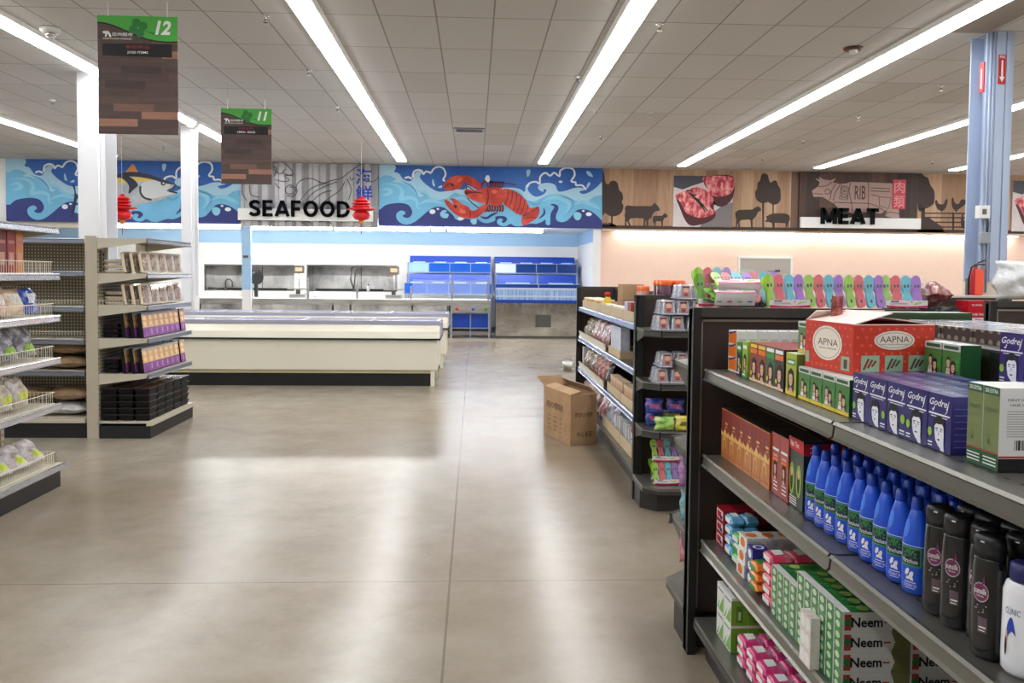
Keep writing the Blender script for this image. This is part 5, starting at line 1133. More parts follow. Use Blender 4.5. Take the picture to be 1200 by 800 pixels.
# far side goods above the spine
DG2 = M('tall_green_box', (62, 84, 56), .35, coat=.2)
pr = Proto(carton('tall_green_box', .060, .1, .262, DG2, lambda b, F, S, T, Lf: (rect(b, F, .03, .0, .97, .97, M('tall_green_face', (54, 76, 48), .35))), top=M('tall_green_top', (176, 184, 170), .4)))
for i in range(6): pr.put(1.59 + i * .0615, 3.05, z1, 0, 'tall dark green box, %s from the spine in the row below the clip packs' % ORD[i], 'box', 'tall green boxes below the clip packs')
put(carton('hair_dye_box', .05, .08, .15, M('red_dye', (176, 40, 34), .4), lambda b, F, S, T, Lf: (rect(b, F, 0, .6, 1, .66, YEL), portrait(b, F, .6, .25, .25, 1.3), rect(b, F, .2, .75, .8, .85, ORANGE))), 1.40, 2.95, z1 + .106, 0, 'small red dye box with yellow line next to the tall green boxes', 'box')
put(carton('hair_dye_box', .045, .08, .15, M('pale_green_dye', (150, 170, 120), .3), lambda b, F, S, T, Lf: rect(b, F, .15, .2, .85, .6, M('pale_panel', (196, 206, 176), .4))), 1.452, 2.95, z1 + .106, 0, 'small pale green box between the red dye box and the tall green row', 'box')
for nm, X in (('red', 1.40), ('pale', 1.452)): put(carton('hair_dye_box', .046, .1, .105, DGREEN, None), X, 2.94, z1, 0, 'green box carrying the small %s one' % nm, 'box')
WP = M('glossy_white_pack', (222, 224, 226), .15, coat=.6, cols=[(150, 150, 152), (214, 216, 220), (244, 244, 246)], vs=7, bump=.3, bs=10)
pr = Proto(carton('white_pack', .17, .34, .238, PEGD, lambda b, F, S, T, Lf: (rect(b, T, .1, .2, .5, .32, GREY), rect(b, T, .55, .5, .9, .75, M('pale_print', (180, 186, 190), .3))), top=WP))
for i in range(9): pr.put(1.56, 2.90 - i * .175, z1, WX, 'glossy white flat topped pack behind the spine, %s from the tall green boxes' % ORD[i], 'pack', 'white packs behind the spine')
# ---------------------------------------------------------------- second shelf
TB2 = M('tall_henna_orange', (206, 130, 76), .35, coat=.3); TBS = M('tall_henna_side', (170, 92, 40), .4); GLD = M('gold_print', (236, 190, 110), .35)
def d_tall(b, F, S, T, Lf):
    rect(b, F, .0, .45, 1, .98, M('tall_henna_red', (150, 60, 48), .4)); b.face([F(.25, .45, .0002), F(.3, .9, .0002), F(.42, .97, .0002), F(.5, .9, .0002), F(.45, .45, .0002)], M('mauve_print', (120, 60, 80), .4))
    b.face([F(0, .45, .0003), F(1, .45, .0003), F(1, .58, .0003), F(.8, .5, .0003), F(.55, .62, .0003), F(.3, .5, .0003), F(0, .55, .0003)], GLD)
    b.stroke([(.35, .2), (.3, .35), (.5, .42), (.68, .34), (.6, .2)], .06, F, .0004, GLD); rect(b, F, .1, .08, .9, .1, TBS, .0003); rect(b, F, .55, .7, .9, .74, GLD, .0003); rect(b, F, .6, .64, .85, .66, GLD, .0003)
    rect(b, S, .3, .04, .75, .16, WHITE); [rect(b, S, .34 + .04 * k, .06, .36 + .04 * k, .14, INK, .0003) for k in range(9)]
pr = Proto(carton('henna_box', .091, .15, .205, TB2, d_tall, side=TBS, top=M('henna_top_dark', (48, 42, 36), .4)))
for j in range(2):
    for i in range(6): pr.put(1.055 + j * .155, 3.33 - i * .094, z2, WX, 'tall orange henna box, %s from the end panel in the %s row' % (ORD[i], ('front', 'back')[j]), 'box', 'tall orange henna boxes on the second shelf')
def d_redh(b, F, S, T, Lf):
    rect(b, F, .15, .72, .9, .76, WHITE); rect(b, F, .2, .55, .8, .6, ORANGE); portrait(b, F, .5, .42, .14, 1.6); rect(b, F, .25, .62, .75, .66, M('pink_line', (226, 150, 130), .4)); 
    for k in range(3): rect(b, F, .3, .08 + .06 * k, .8, .1 + .06 * k, WHITE)
pr = Proto(carton('henna_box', .076, .15, .215, M('red_gloss', (160, 44, 36), .3, coat=.4), d_redh, top=M('henna_top_dark', (48, 42, 36), .4)))
for j in range(2):
    for i in range(2): pr.put(1.06 + j * .155, 2.772 - i * .078, z2, WX, 'tall red henna box with portrait, %s after the orange ones, %s row' % (ORD[i], ('front', 'back')[j]), 'box')
def d_blk(b, F, S, T, Lf):
    rect(b, F, 0, .82, 1, 1, RED); b.text('Hair Tint', F, .4, .91, .6, .08, .0003, WHITE, bold=.02); rect(b, S, 0, .8, 1, .97, RED); b.text('20', S, .35, .88, .3, .09, .0003, WHITE, bold=.02)
    for cx in (.25, .72):
        b.face([F(cx + .17 * cos(t * pi / 7), .4 + .24 * sin(t * pi / 7), .0002) for t in range(14)], LGREEN); b.face([F(cx - .01 + .09 * cos(t * pi / 7), .4 + .18 * sin(t * pi / 7), .0004) for t in range(14)], HAIR); ell(b, F, cx, .5, .07, .07, SKIN, .0006); rect(b, F, cx - .15, .7, cx + .15, .76, M('dark_teal', (40, 62, 54), .4), .0003)
    for k in range(4): rect(b, F, .1, .03 + .035 * k, .6, .045 + .035 * k, WHITE)
pr = Proto(carton('hair_dye_box', .12, .1, .23, M('black_green_box', (30, 46, 38), .3, coat=.3), d_blk, top=M('henna_top_dark', (48, 42, 36), .4)))
for j in range(3): pr.put(1.065 + j * .105, 2.605, z2, WX, 'black green dye box with red top band beside the blue bottles, %s row' % ('front', 'middle', 'back')[j], 'box')
# blue oil bottles
BB = M('bottle_blue', (22, 84, 214), .28, coat=.3); BBC = M('cap_blue', (24, 70, 190), .3)
r = empty('oil_bottle')
b = MB(); prof = [(.026, 0), (.0325, .006), (.034, .02), (.034, .10), (.0335, .125), (.0305, .148), (.0255, .172), (.0185, .193), (.0145, .203), (.0125, .207)]
b.lathe(prof, (0, 0, 0), 20, BB, 1, .78); b.build('bottle_body', r)
b = MB(); b.lathe([(.0136, .205), (.0142, .207), (.0136, .226), (.0118, .228), (.0118, .234), (.0095, .236)], (0, 0, 0), 14, BBC); b.build('cap', r)
b = MB()
cyl = lambda u, v, e: ((.0345 + e) * sin(u), -(.0345 + e) * .78 * cos(u), v)
def wrap(u0, u1, v0, v1, mt, e=.0002, n=6):
    for i in range(n): b.face([cyl(u0 + (u1 - u0) * i / n, v0, e), cyl(u0 + (u1 - u0) * (i + 1) / n, v0, e), cyl(u0 + (u1 - u0) * (i + 1) / n, v1, e), cyl(u0 + (u1 - u0) * i / n, v1, e)], mt)
wrap(-.8, .8, .070, .116, GREEN); wrap(-.68, .68, .074, .112, M('label_navy_green', (14, 40, 66), .35), .0005); wrap(-1.0, 1.0, .119, .1205, WHITE, .0004)
for k in range(7):
    a = radians(200 - 37 * k); b.face([cyl(0, .096, .0009), cyl(.36 * cos(a - .2), .098 + .012 * sin(a - .2), .0009), cyl(.5 * cos(a), .098 + .016 * sin(a), .0009), cyl(.36 * cos(a + .2), .098 + .012 * sin(a + .2), .0009)], GREEN)
b.text('Parachute', cyl, 0, .083, 1.1, .011, .0009, WHITE, bold=.02)
for s_, o_ in ((.14, 0), (-.16, .006)): b.face([cyl(s_ + .16 * cos(t * pi / 5) - .02, .05 + o_ + .008 * sin(t * pi / 5) + .004 * cos(t * pi / 5), .0006) for t in range(10)], WHITE)
b.face([cyl(x, y, .0006) for x, y in ((-.25, .038), (.3, .036), (.22, .046), (-.2, .045))], WHITE)
wrap(-.35, .45, .0305, .0325, WHITE, .0005); b.text('COCONUT OIL', cyl, .05, .024, .95, .007, .0006, WHITE, bold=.02); wrap(-.3, .4, .0165, .018, WHITE, .0005)
def rad(z):
    for (r0, a0), (r1, a1) in zip(prof, prof[1:]):
        if a0 <= z <= a1: return r0 + (r1 - r0) * (z - a0) / (a1 - a0)
    return .0345
GRIP = M('grip_light_blue', (74, 132, 236), .35)
for sd in (-.55,):
    cen = [sd, .158]; rim = [(sd + .33 * cos(t * pi / 7), .158 + .022 * sin(t * pi / 7)) for t in range(14)]
    cc = lambda u, v: ((rad(v) + .0006) * sin(u), -(rad(v) + .0006) * .78 * cos(u), v)
    for t in range(14): b.face([cc(*cen), cc(*rim[t]), cc(*rim[(t + 1) % 14])], GRIP, True)
b.build('label_print', r)
b = MB(); b.face([cyl(.52 + .20 * cos(t * pi / 6), .145 + .02 * sin(t * pi / 6), -.001 - .0028) for t in range(12)], M('grip_blue', (90, 144, 236), .4)); EXTRA[0] = b
pr = Proto(r)
for j in range(5):
    for i in range(9): pr.put(1.075 + j * .066 + J(.002), 2.475 - i * .0735 + (.012 if j % 2 else 0) + J(.003), z2, WX + .5 + J(.12), 'blue oil bottle, %s from the dye boxes, %s row' % (ORD[i], ('front', 'second', 'third', 'fourth', 'back')[j]), 'bottle', 'blue coconut oil bottles on the second shelf')
for q in list(pr.root.children): pass
# black shampoo bottles
BK_ = M('bottle_black', (20, 20, 24), .22, coat=.4); PUR = M('label_purple', (112, 40, 84), .35)
r = empty('shampoo_bottle'); b = MB(); b.lathe([(.028, 0), (.0335, .006), (.035, .03), (.0345, .12), (.033, .18), (.031, .2), (.031, .203)], (0, 0, 0), 20, BK_, 1, .72); b.build('bottle_body', r)
b = MB(); b.lathe([(.0315, .204), (.0315, .238), (.028, .247), (.02, .25)], (0, 0, 0), 20, M('cap_black', (30, 30, 34), .3), 1, .74); b.build('cap', r)
b = MB(); cyl = lambda u, v, e: ((.0357 + e) * sin(u), -(.0357 + e) * .72 * cos(u), v)
b.face([cyl(.47 * cos(t * pi / 8), .135 + .02 * sin(t * pi / 8), .0002) for t in range(16)], M('silver_ring', (190, 176, 186), .3)); b.face([cyl(.42 * cos(t * pi / 8), .135 + .0175 * sin(t * pi / 8), .0005) for t in range(16)], PUR)
b.text('sunsilk', cyl, 0, .138, .72, .012, .0009, WHITE, bold=.02); b.text('black shine', cyl, 0, .128, .4, .004, .0009, WHITE); b.face([cyl(x, y, .0004) for x, y in ((.05, .15), (.28, .155), (.2, .17), (.12, .16))], PUR)
for k in range(8): cx, cy = rnd.uniform(-.3, .35), rnd.uniform(.09, .112); b.face([cyl(cx + .03 * cos(t * pi / 3), cy + .0014 * sin(t * pi / 3), .0004) for t in range(6)], M('silver_ring', (190, 176, 186), .3))
rectc = lambda x0, y0, x1, y1, mt, e: [b.face([cyl(x0 + (x1 - x0) * i / 4, y0, e), cyl(x0 + (x1 - x0) * (i + 1) / 4, y0, e), cyl(x0 + (x1 - x0) * (i + 1) / 4, y1, e), cyl(x0 + (x1 - x0) * i / 4, y1, e)], mt) for i in range(4)]
rectc(-.1, .055, .42, .086, M('panel_grey_purple', (96, 80, 88), .3), .0002); rectc(-.02, .064, .36, .067, WHITE, .0006); rectc(-.02, .058, .3, .06, WHITE, .0006); rectc(-.15, .235, .1, .238, WHITE, -.0032)
b.build('label_print', r)
pr = Proto(r)
for j in range(4):
    for i in range(4): pr.put(1.06 + j * .066 + (0, .0, .015, -.02)[i], 1.765 - i * .068 + J(.003), z2, WX + .45 + J(.2), 'black shampoo bottle, %s from the blue bottles, %s row' % (ORD[i], ('front', 'second', 'third', 'back')[j]), 'bottle', 'black shampoo bottles on the second shelf')
r = empty('lotion_bottle'); b = MB(); b.lathe([(.03, 0), (.036, .008), (.037, .03), (.036, .16), (.03, .178), (.02, .182)], (0, 0, 0), 20, M('bottle_white', (236, 238, 242), .25, coat=.3), 1, .75); b.build('bottle_body', r)
b = MB(); b.lathe([(.024, .180), (.026, .186), (.025, .214), (.02, .218)], (0, 0, 0), 16, M('cap_navy', (34, 36, 96), .3), 1, .8); b.build('cap', r)
b = MB(); cyl = lambda u, v, e: ((.0372 + e) * sin(u), -(.0372 + e) * .75 * cos(u), v); b.text('CLINIC', cyl, -.1, .125, .8, .012, .0004, M('blue_grey_print', (90, 100, 150), .4))
b.stroke([(-.5, .05), (-.35, .085), (-.1, .1), (.1, .08)], .03, lambda u, v, e: cyl(u, v, e), .0004, BLUE, taper=True); b.face([cyl(-.4 + .08 * cos(t * pi / 4), .07 + .02 * sin(t * pi / 4), .0006) for t in range(8)], SKIN); b.face([cyl(-.42 + .07 * cos(t * pi / 4), .055 + .02 * sin(t * pi / 4), .0008) for t in range(8)], HAIR); b.build('label_print', r)
pr = Proto(r)
for j in range(2):
    for i in range(2): pr.put(1.06 + j * .07, 1.488 - i * .078, z2, WX + .45, 'white lotion bottle with navy cap, %s after the black bottles, %s' % (ORD[i], ('front row', 'behind')[j]), 'bottle', 'white lotion bottles after the black ones')
# ---------------------------------------------------------------- third shelf: soaps
def soap(w, d, h, mat, deco=None, top=None, side=None, name='soap_box'): return Proto(carton(name, w, d, h, mat, deco, top=top, side=side))
pr = soap(.1, .046, .052, M('soap_red', (170, 24, 44), .35, coat=.3), lambda b, F, S, T, Lf: (rect(b, F, .1, .15, .9, .85, WHITE), rect(b, F, .18, .25, .7, .75, RED, .0003), rect(b, F, .55, .2, .84, .5, NAVY, .0004), rect(b, S, .1, .5, .9, .9, M('soap_dark_red', (110, 16, 34), .4))))
for j in range(4):
    for k in range(3): pr.put(1.04 + j * .048, 3.325, z3 + k * .0525, WX, 'red soap box by the end panel, %s layer, %s from the aisle' % (('bottom', 'middle', 'top')[k], ORD[j]), 'soap', 'red soap boxes by the end panel')
for j in range(3):
    pr.put(1.26 + j * .05, 3.2, z3, WX, 'small red soap box lying deeper on the soap shelf, %s' % ORD[j], 'soap')
def wrapm(name, c1, c2, c3): return M(name, c1, .25, coat=.4, cols=[c1, c2, c3], vs=9, bump=.35, bs=30)
def bar(name, w, d, h, mt, label=None, part='wrapper'):
    """wrapped bar of soap lying flat with crimped ends"""
    r = empty(name); b = MB(); n = 12; prof = []
    for X, s in ((-w / 2, .02), (-w / 2 + .008, .3), (-w / 2 + .014, .8), (-w / 2 + .03, 1), (w / 2 - .03, 1), (w / 2 - .014, .8), (w / 2 - .008, .3), (w / 2, .02)):
        ring = []
        for k in range(n):
            a = 2 * pi * k / n; cx, sx = cos(a), sin(a); e = .45
            ring.append((X, d / 2 + (d / 2) * (abs(cx) ** e) * (1 if cx > 0 else -1) * (.92 + .08 * s), h / 2 + h / 2 * s * (abs(sx) ** e) * (1 if sx > 0 else -1)))
        prof.append(b.av(ring))
    for i in range(len(prof) - 1):
        for k in range(n):
            q = (k + 1) % n; b.f.append([prof[i] + k, prof[i + 1] + k, prof[i + 1] + q, prof[i] + q]); b.fm.append(b.mi(mt)); b.fs.append(True)
    if label:
        b.face([(-w * .3, -.0008, h * .25), (w * .3, -.0008, h * .25), (w * .3, -.0008, h * .75), (-w * .3, -.0008, h * .75)], label); b.face([(-w * .25, d * .25, h + .0008), (w * .28, d * .25, h + .0008), (w * .2, d * .7, h + .0008), (-w * .25, d * .75, h + .0008)], label)
    b.build(part, r); return Proto(r)
p1_ = bar('soap_bar', .1, .055, .04, wrapm('wrap_sky', (60, 150, 214), (130, 196, 232), (226, 240, 248)), WHITE)
for k in range(4):
    for j in range(2): p1_.put(1.035 + j * .06, 3.205, z3 + k * .041, WX, 'sky blue wrapped soap, %s in the %s stack beside the red boxes' % (ORD[k], ('front', 'rear')[j]), 'soap', 'sky blue soaps beside the red boxes')
p2_ = bar('soap_bar', .1, .055, .04, wrapm('wrap_green', (40, 160, 60), (100, 200, 90), (232, 244, 232)), WHITE); p3_ = bar('soap_bar', .1, .055, .04, wrapm('wrap_white_green', (236, 242, 236), (220, 236, 220), (120, 200, 110)), GREEN)
for k in range(3):
    for j in range(3): (p2_ if (j + k) % 3 != 1 else p3_).put(1.03 + j * .06, 3.095, z3 + k * .041, WX + J(.05), '%s wrapped soap, %s up and %s from the aisle beside the blue ones' % ('green' if (j + k) % 3 != 1 else 'white green', ORD[k], ORD[j]), 'soap', 'green soaps beside the blue ones')
def d_oc(b, F, S, T, Lf):
    ell(b, F, .5, .5, .3, .38, ORANGE, .0002); rect(b, S, .1, .15, .9, .8, M('panel_grey', (206, 208, 208), .4)); ell(b, T, .5, .5, .3, .36, ORANGE, .0002); 
    for k in range(6): rect(b, S, .2, .25 + .07 * k, .8, .27 + .07 * k, GREY, .0003)
pr = soap(.085, .062, .05, M('soap_white', (234, 236, 234), .35, coat=.3), d_oc)
for k in range(3):
    for j in range(4): pr.put(1.015 + j * .064 + .004 * k, 2.985, z3 + k * .0505, WX, 'white soap box with orange circle, %s layer, %s from the aisle' % (('bottom', 'middle', 'top')[k], ORD[j]), 'soap', 'white soap boxes with orange circles')
pr = soap(.07, .06, .045, M('soap_blue', (24, 44, 150), .3, coat=.4), lambda b, F, S, T, Lf: (ell(b, F, .5, .5, .3, .35, WHITE, .0002), ell(b, T, .5, .5, .32, .34, WHITE, .0002), ell(b, T, .5, .5, .2, .2, BLUE, .0004)))
for k in range(3):
    for j in range(3):
        if k < 3 - j: pr.put(1.02 + j * .09, 2.895, z3 + k * .0455, WX + J(.1), 'dark blue soap box between the white and orange soaps, %s up, %s from the aisle' % (ORD[k], ORD[j]), 'soap', 'dark blue soap boxes')
p4_ = bar('soap_bar', .09, .06, .035, wrapm('wrap_orange', (236, 120, 40), (246, 160, 80), (250, 220, 180)), GREEN)
for k in range(3): p4_.put(1.005, 2.825, z3 + k * .036, WX, 'orange wrapped soap at the shelf edge before the pink packs, %s up' % ORD[k], 'soap', 'orange soaps at the shelf edge')
p5_ = bar('soap_bar', .1, .075, .036, wrapm('wrap_pink', (214, 50, 84), (226, 90, 120), (246, 206, 214)), WHITE); p6_ = bar('soap_bar', .1, .075, .036, wrapm('wrap_amber', (232, 160, 40), (240, 190, 90), (250, 236, 200)), WHITE)
for j in range(4):
    for k in range(5):
        p5_.put(1.01 + j * .08, 2.70, z3 + k * .037, WX, 'pink wrapped soap, %s from the aisle, %s up, beside the orange ones' % (ORD[j], ORD[k]), 'soap', 'pink soaps on the third shelf')
for j in range(4): p6_.put(1.09 + j * .08, 2.80, z3, WX, 'amber wrapped soap behind the orange ones, %s from them, lower' % ORD[j], 'soap', 'amber soaps'); p6_.put(1.09 + j * .08, 2.80, z3 + .037 * 3, WX, 'amber wrapped soap behind the orange ones, %s from them, topmost' % ORD[j], 'soap', 'amber soaps'); p6_.put(1.09 + j * .08, 2.80, z3 + .037 * 2, WX, 'amber wrapped soap behind the orange ones, %s from them, third up' % ORD[j], 'soap', 'amber soaps'); p6_.put(1.09 + j * .08, 2.80, z3 + .037, WX, 'amber wrapped soap behind the orange ones, %s from them, upper' % ORD[j], 'soap', 'amber soaps')
# neem cartons: long along x, ends to the aisle
NW = M('neem_white', (224, 224, 218), .3, coat=.35); NG = M('neem_green', (40, 124, 64), .3, coat=.35)
def d_neem(b, F, S, T, Lf):
    # F is the small end (faces the aisle), S the long side towards the camera
    rect(b, F, .1, 0, 1, 1, NG); [ell(b, F, .5, .27 + .46 * q, .26, .17, M('neem_oval', (196, 220, 180), .4), .0002) for q in (0, 1)]
    b.text('Neem', S, .36, .5, .46, .5, .0002, INK, bold=.06); rect(b, S, .03, .1, .13, .9, M('neem_red', (190, 60, 50), .4), .0001); b.face([S(.02, .5, .0004), S(.08, .8, .0004), S(.13, .55, .0004), S(.09, .2, .0004)], NG)
    b.face([S(.72, 0, .0001), S(.78, .5, .0001), S(.72, 1, .0001), S(1, 1, .0001), S(1, 0, .0001)], M('neem_olive', (120, 116, 70), .4)); rect(b, S, .61, .45, .71, .52, RED, .0003)
    rect(b, T, 0, .0, 1, .12, WHITE); b.face([T(0, .12, .0001), T(1, .12, .0001), T(1, 1, .0001), T(0, 1, .0001)], NG); ell(b, T, .5, .35, .36, .09, M('neem_lime', (170, 200, 110), .4), .0003); b.stroke([(.2, .15), (.3, .5), (.1, .9)], .2, T, .0002, M('neem_lime2', (120, 180, 70), .4), taper=True)
pr = Proto(carton('soap_carton', .05, .19, .055, NW, d_neem))
for i in range(4):
    for k in range(3): pr.put(1.005, 2.612 - i * .0515, z3 + k * .0555, WX, 'green white neem soap carton, low stack, %s row from the pink soaps, %s up' % (ORD[i], ORD[k]), 'soap carton', 'neem soap cartons')
for i in range(6):
    for k in range(4):
        for j in range(2):
            if j == 1 and i < 3: continue
            pr.put(1.005 + j * .192, 2.40 - i * .0515, z3 + k * .0555, WX, 'neem soap carton in the high stack, %s row, %s up%s' % (ORD[i], ORD[k], '' if j == 0 else ', deeper on the shelf'), 'soap carton', 'neem soap cartons')
for j in range(2): 
    for i in range(4): pr.put(1.2, 2.612 - i * .0515, z3 + j * .0555, WX, 'neem soap carton deeper behind the low stack, %s row, %s up' % (ORD[i], ORD[j]), 'soap carton', 'neem soap cartons')
pr = soap(.075, .028, .05, M('soap_flower', (232, 226, 224), .35, cols=[(240, 238, 236), (226, 214, 212), (190, 120, 120)], vs=20), lambda b, F, S, T, Lf: (ell(b, F, .3, .5, .2, .4, WHITE), ell(b, F, .72, .5, .2, .4, WHITE)))
for i in range(1):
    for k in range(3): pr.put(.972, 2.28, z3 + k * .0505, WX, 'white flowered soap box at the shelf edge before the neem cartons, %s row, %s up' % (ORD[i], ORD[k]), 'soap', 'white flowered soap boxes')
# ---------------------------------------------------------------- bottom shelf
LG2 = M('lime_carton', (120, 180, 50), .35, coat=.3)
def d_tea(b, F, S, T, Lf):
    b.face([F(.3, .05, .0002), F(.95, .05, .0002), F(.95, .7, .0002)], LG2); b.face([F(.05, .05, .0002), F(.2, .05, .0002), F(.5, .5, .0002)], GREEN); rect(b, F, .1, .78, .9, .86, GREY)
    rect(b, S, 0, 0, 1, .9, LG2); rect(b, S, .3, .1, .7, .7, M('dim_green', (80, 140, 44), .4), .0003); rect(b, S, .42, .2, .58, .5, M('pale_lime', (200, 224, 150), .4), .0005); rect(b, T, .2, .3, .8, .42, GREY); rect(b, T, .3, .6, .5, .8, INK)
pr = Proto(carton('soap_carton', .09, .066, .108, M('carton_white', (232, 234, 230), .35), d_tea))
for i in range(2):
    for j in range(3):
        for k in range(2): pr.put(1.01 + j * .068, 3.20 - i * .093, z4 + k * .1085, WX, 'white and lime carton on the bottom shelf, %s from the aisle, %s row, %s' % (ORD[j], ORD[i], ('lower', 'upper')[k]), 'soap carton', 'white and lime cartons on the bottom shelf')
p7_ = bar('soap_bar', .1, .075, .038, wrapm('wrap_magenta', (206, 40, 110), (224, 80, 140), (244, 190, 214)), WHITE)
for i in range(5):
    for j in range(4):
        for k in range(3): p7_.put(1.01 + j * .08, 2.95 - i * .104, z4 + k * .039, WX, 'magenta soap on the bottom shelf, %s from the aisle, %s along, %s up' % (ORD[j], ORD[i], ORD[k]), 'soap', 'magenta soaps on the bottom shelf')
# ================================================================ clip packs 
CLC = {'green': M('clip_green', (166, 216, 74), .3, coat=.3), 'red': M('clip_red', (238, 92, 104), .3, coat=.3), 'blue': M('clip_blue', (100, 200, 220), .3, coat=.3), 'purple': M('clip_purple', (172, 110, 210), .3, coat=.3)}
CLC2 = {'green': M('clip_lime_deep', (110, 176, 40), .3, coat=.3), 'red': M('clip_deep_red', (190, 50, 60), .3, coat=.3), 'blue': M('clip_teal', (30, 130, 140), .3, coat=.3), 'purple': M('clip_plum', (110, 60, 130), .3, coat=.3)}
CARDW = M('card_white', (238, 234, 236), .35, coat=.3); CARDR = M('card_magenta', (206, 36, 90), .35)
def clip_mesh(mt, y=0, tilt=.18):
    b = MB(); out = [(-.014, 0), (-.019, .03), (-.016, .055), (-.013, .07), (-.019, .09), (-.021, .115), (-.016, .136), (0, .144), (.016, .136), (.021, .115), (.019, .09), (.013, .07), (.016, .055), (.019, .03), (.014, 0)]
    sm = smooth_pts(out, True, 2)
    for sgn in (-1, 1):
        fn = lambda u, v, d: (u, y + sgn * (.004 + max(0, v - .05) * tilt) + d * sgn, v)
        b.prism(sm, fn, 0, .005, mt)
    for cx, cz in ((0, .025), (-.007, .095), (.007, .095)):
        b.face([(cx + .005 * cos(t * pi / 4), y - .0102 - max(0, cz - .05) * tilt, cz + .009 * sin(t * pi / 4)) for t in range(8)], M('clip_hole', (60, 60, 66), .5))
    b.tube([(-.012, y, .062), (.012, y, .062)], .006, CHROME, 8); return b
def clip_pack(pal, card=True, order=('green', 'red', 'blue', 'purple')):
    r = empty('clip_pack')
    for k, c in enumerate(order):
        o = clip_mesh(pal[c]).build('plastic_clip', r); o.location = (-.069 + .046 * k, .03, .002); o.rotation_euler = (radians(-14), radians(-6), 0); o['label'] = c + ' plastic clip'
    if card:
        b = MB(); b.box(-.092, .092, -.004, 0, 0, .034, CARDW); b.box(-.092, .092, 0, .055, 0, .002, CARDW); F = lambda u, v, e: (-.092 + u * .184, -.0046 - e, v * .034)
        b.face([F(0, 0, 0), F(1, 0, 0), F(1, .36, 0), F(.75, .26, 0), (F(.5, .2, 0)), F(.25, .24, 0), F(0, .34, 0)], CARDR); b.text('CLOTHESPINS', F, .3, .55, .42, .22, .0003, CARDR, bold=.03); rect(b, F, .1, .76, .3, .92, M('card_teal', (20, 90, 90), .4), .0002)
        b.stroke([(.68, .4), (.78, .8), (.84, .62)], .05, F, .0003, CLC['green']); b.stroke([(.72, .45), (.84, .7), (.95, .85)], .05, F, .0003, CLC['green']); rect(b, F, .6, .7, .63, .9, CARDR, .0003)
        b.build('card_sleeve', r)
    b = MB(); C_ = [(-.094, -.004, .0), (.094, -.004, .0), (.09, .02, .15), (-.09, .02, .15)]
    b.face(C_, M('clear_film', (240, 244, 248), .05, alpha=.12, spec=.9)); b.build('clear_wrap', r)
    return r
PK = Proto(clip_pack(CLC)); PKN = Proto(clip_pack(CLC, card=False)); PKD = Proto(clip_pack(CLC2, order=('green', 'red', 'green', 'blue')))
zt = 1.5165
def pk(P_, x, y, z, rz, label, tilt=0): return P_.put(x, y, z, rz, label, 'clips', 'packs of plastic clips', tilt)
pk(PKN, 1.68 - .09, 3.56, zt, 0, 'open pack of pastel clips standing on the end cap, between the two with cards')
pk(PKN, 1.775, 3.56, zt, 0, 'open pack of pastel clips on the end cap above the tall green boxes')
pk(PK, 1.955, 3.58, zt, radians(-4), 'pack of pastel clips with a card, last one over the aisle end')
pk(PK, 1.385, 3.50, zt, radians(3), 'carded clip pack lying in front on the end cap, beside the red carton')
pk(PKN, 1.33, 3.67, zt + .02, radians(-6), 'pastel clip pack standing behind the carded ones on the end cap', -.15)
pk(PKN, 1.13, 3.72, zt + .03, radians(4), 'pastel clip pack in the rear corner of the end cap, nearest the aisle')
pk(PKD, 1.10, 3.60, zt, radians(-5), 'deep coloured clip pack lying under the tilted card', .0)
pk(PK, 1.16, 3.50, zt + .10, radians(-5), 'carded clip pack raised on other packs at the aisle corner', -.95)
pk(PKD, 1.14, 3.475, zt + .058, radians(4), 'deep coloured clip pack under the raised carded pack', -1.15)
# packs on the end caps
E1 = .1915
for i, (x, z, rz, l) in enumerate([(1.36, 0, .05, 'lower front'), (1.565, 0, -.05, 'lower front, inner'), (1.35, .158, -.04, 'upper'), (1.37, 0, .05, 'lower rear'), (1.575, 0, .0, 'lower rear, inner'), (1.555, .158, 0, 'upper, inner')]):
    pk((PK, PK, PK, PKD, PKD, PKD)[i], x, (5.55, 5.56, 5.57, 5.68, 5.69, 5.62)[i], E1 + z + .005, rz, 'clip pack on the end cap base below the sponges, %s' % l, 0)
# ================================================================ candy jars on the end cap
CLR = M('clear_plastic', (226, 232, 240), .06, alpha=.32, spec=.9, coat=.5); CND = M('candy_fill', (150, 140, 146), .35, coat=.5, cols=[(110, 100, 110), (176, 170, 178), (226, 228, 236)], vs=45, bump=.5, bs=60); LIDR = M('jar_label_brown', (124, 40, 40), .5)
r = empty('candy_jar'); b = MB()
def frust(b, w0, w1, z0, z1, mt, sm=False):
    q0 = [(-w0, -w0), (w0, -w0), (w0, w0), (-w0, w0)]; q1 = [(-w1, -w1), (w1, -w1), (w1, w1), (-w1, w1)]
    n = b.av([(x, y + .05, z0) for x, y in q0] + [(x, y + .05, z1) for x, y in q1])
    for f in ((0, 1, 5, 4), (1, 2, 6, 5), (2, 3, 7, 6), (3, 0, 4, 7), (4, 5, 6, 7), (3, 2, 1, 0)): b.f.append([n + i for i in f]); b.fm.append(b.mi(mt)); b.fs.append(False)
frust(b, .049, .036, .006, .1, CLR); b.build('tub', r, bevel=.008)
b = MB(); frust(b, .044, .033, .008, .092, CND); b.build('sweets', r, bevel=.006)
b = MB(); frust(b, .0515, .0515, 0, .008, M('jar_lid_clear', (206, 212, 226), .15, coat=.6)); b.build('jar_lid', r)
b = MB(); Fj = lambda u, v, e: (-.024 + .048 * u, .05 - .049 + .0139 * (v * .075 + .012 - .006) / .1 - .0008 - e, .012 + v * .075)
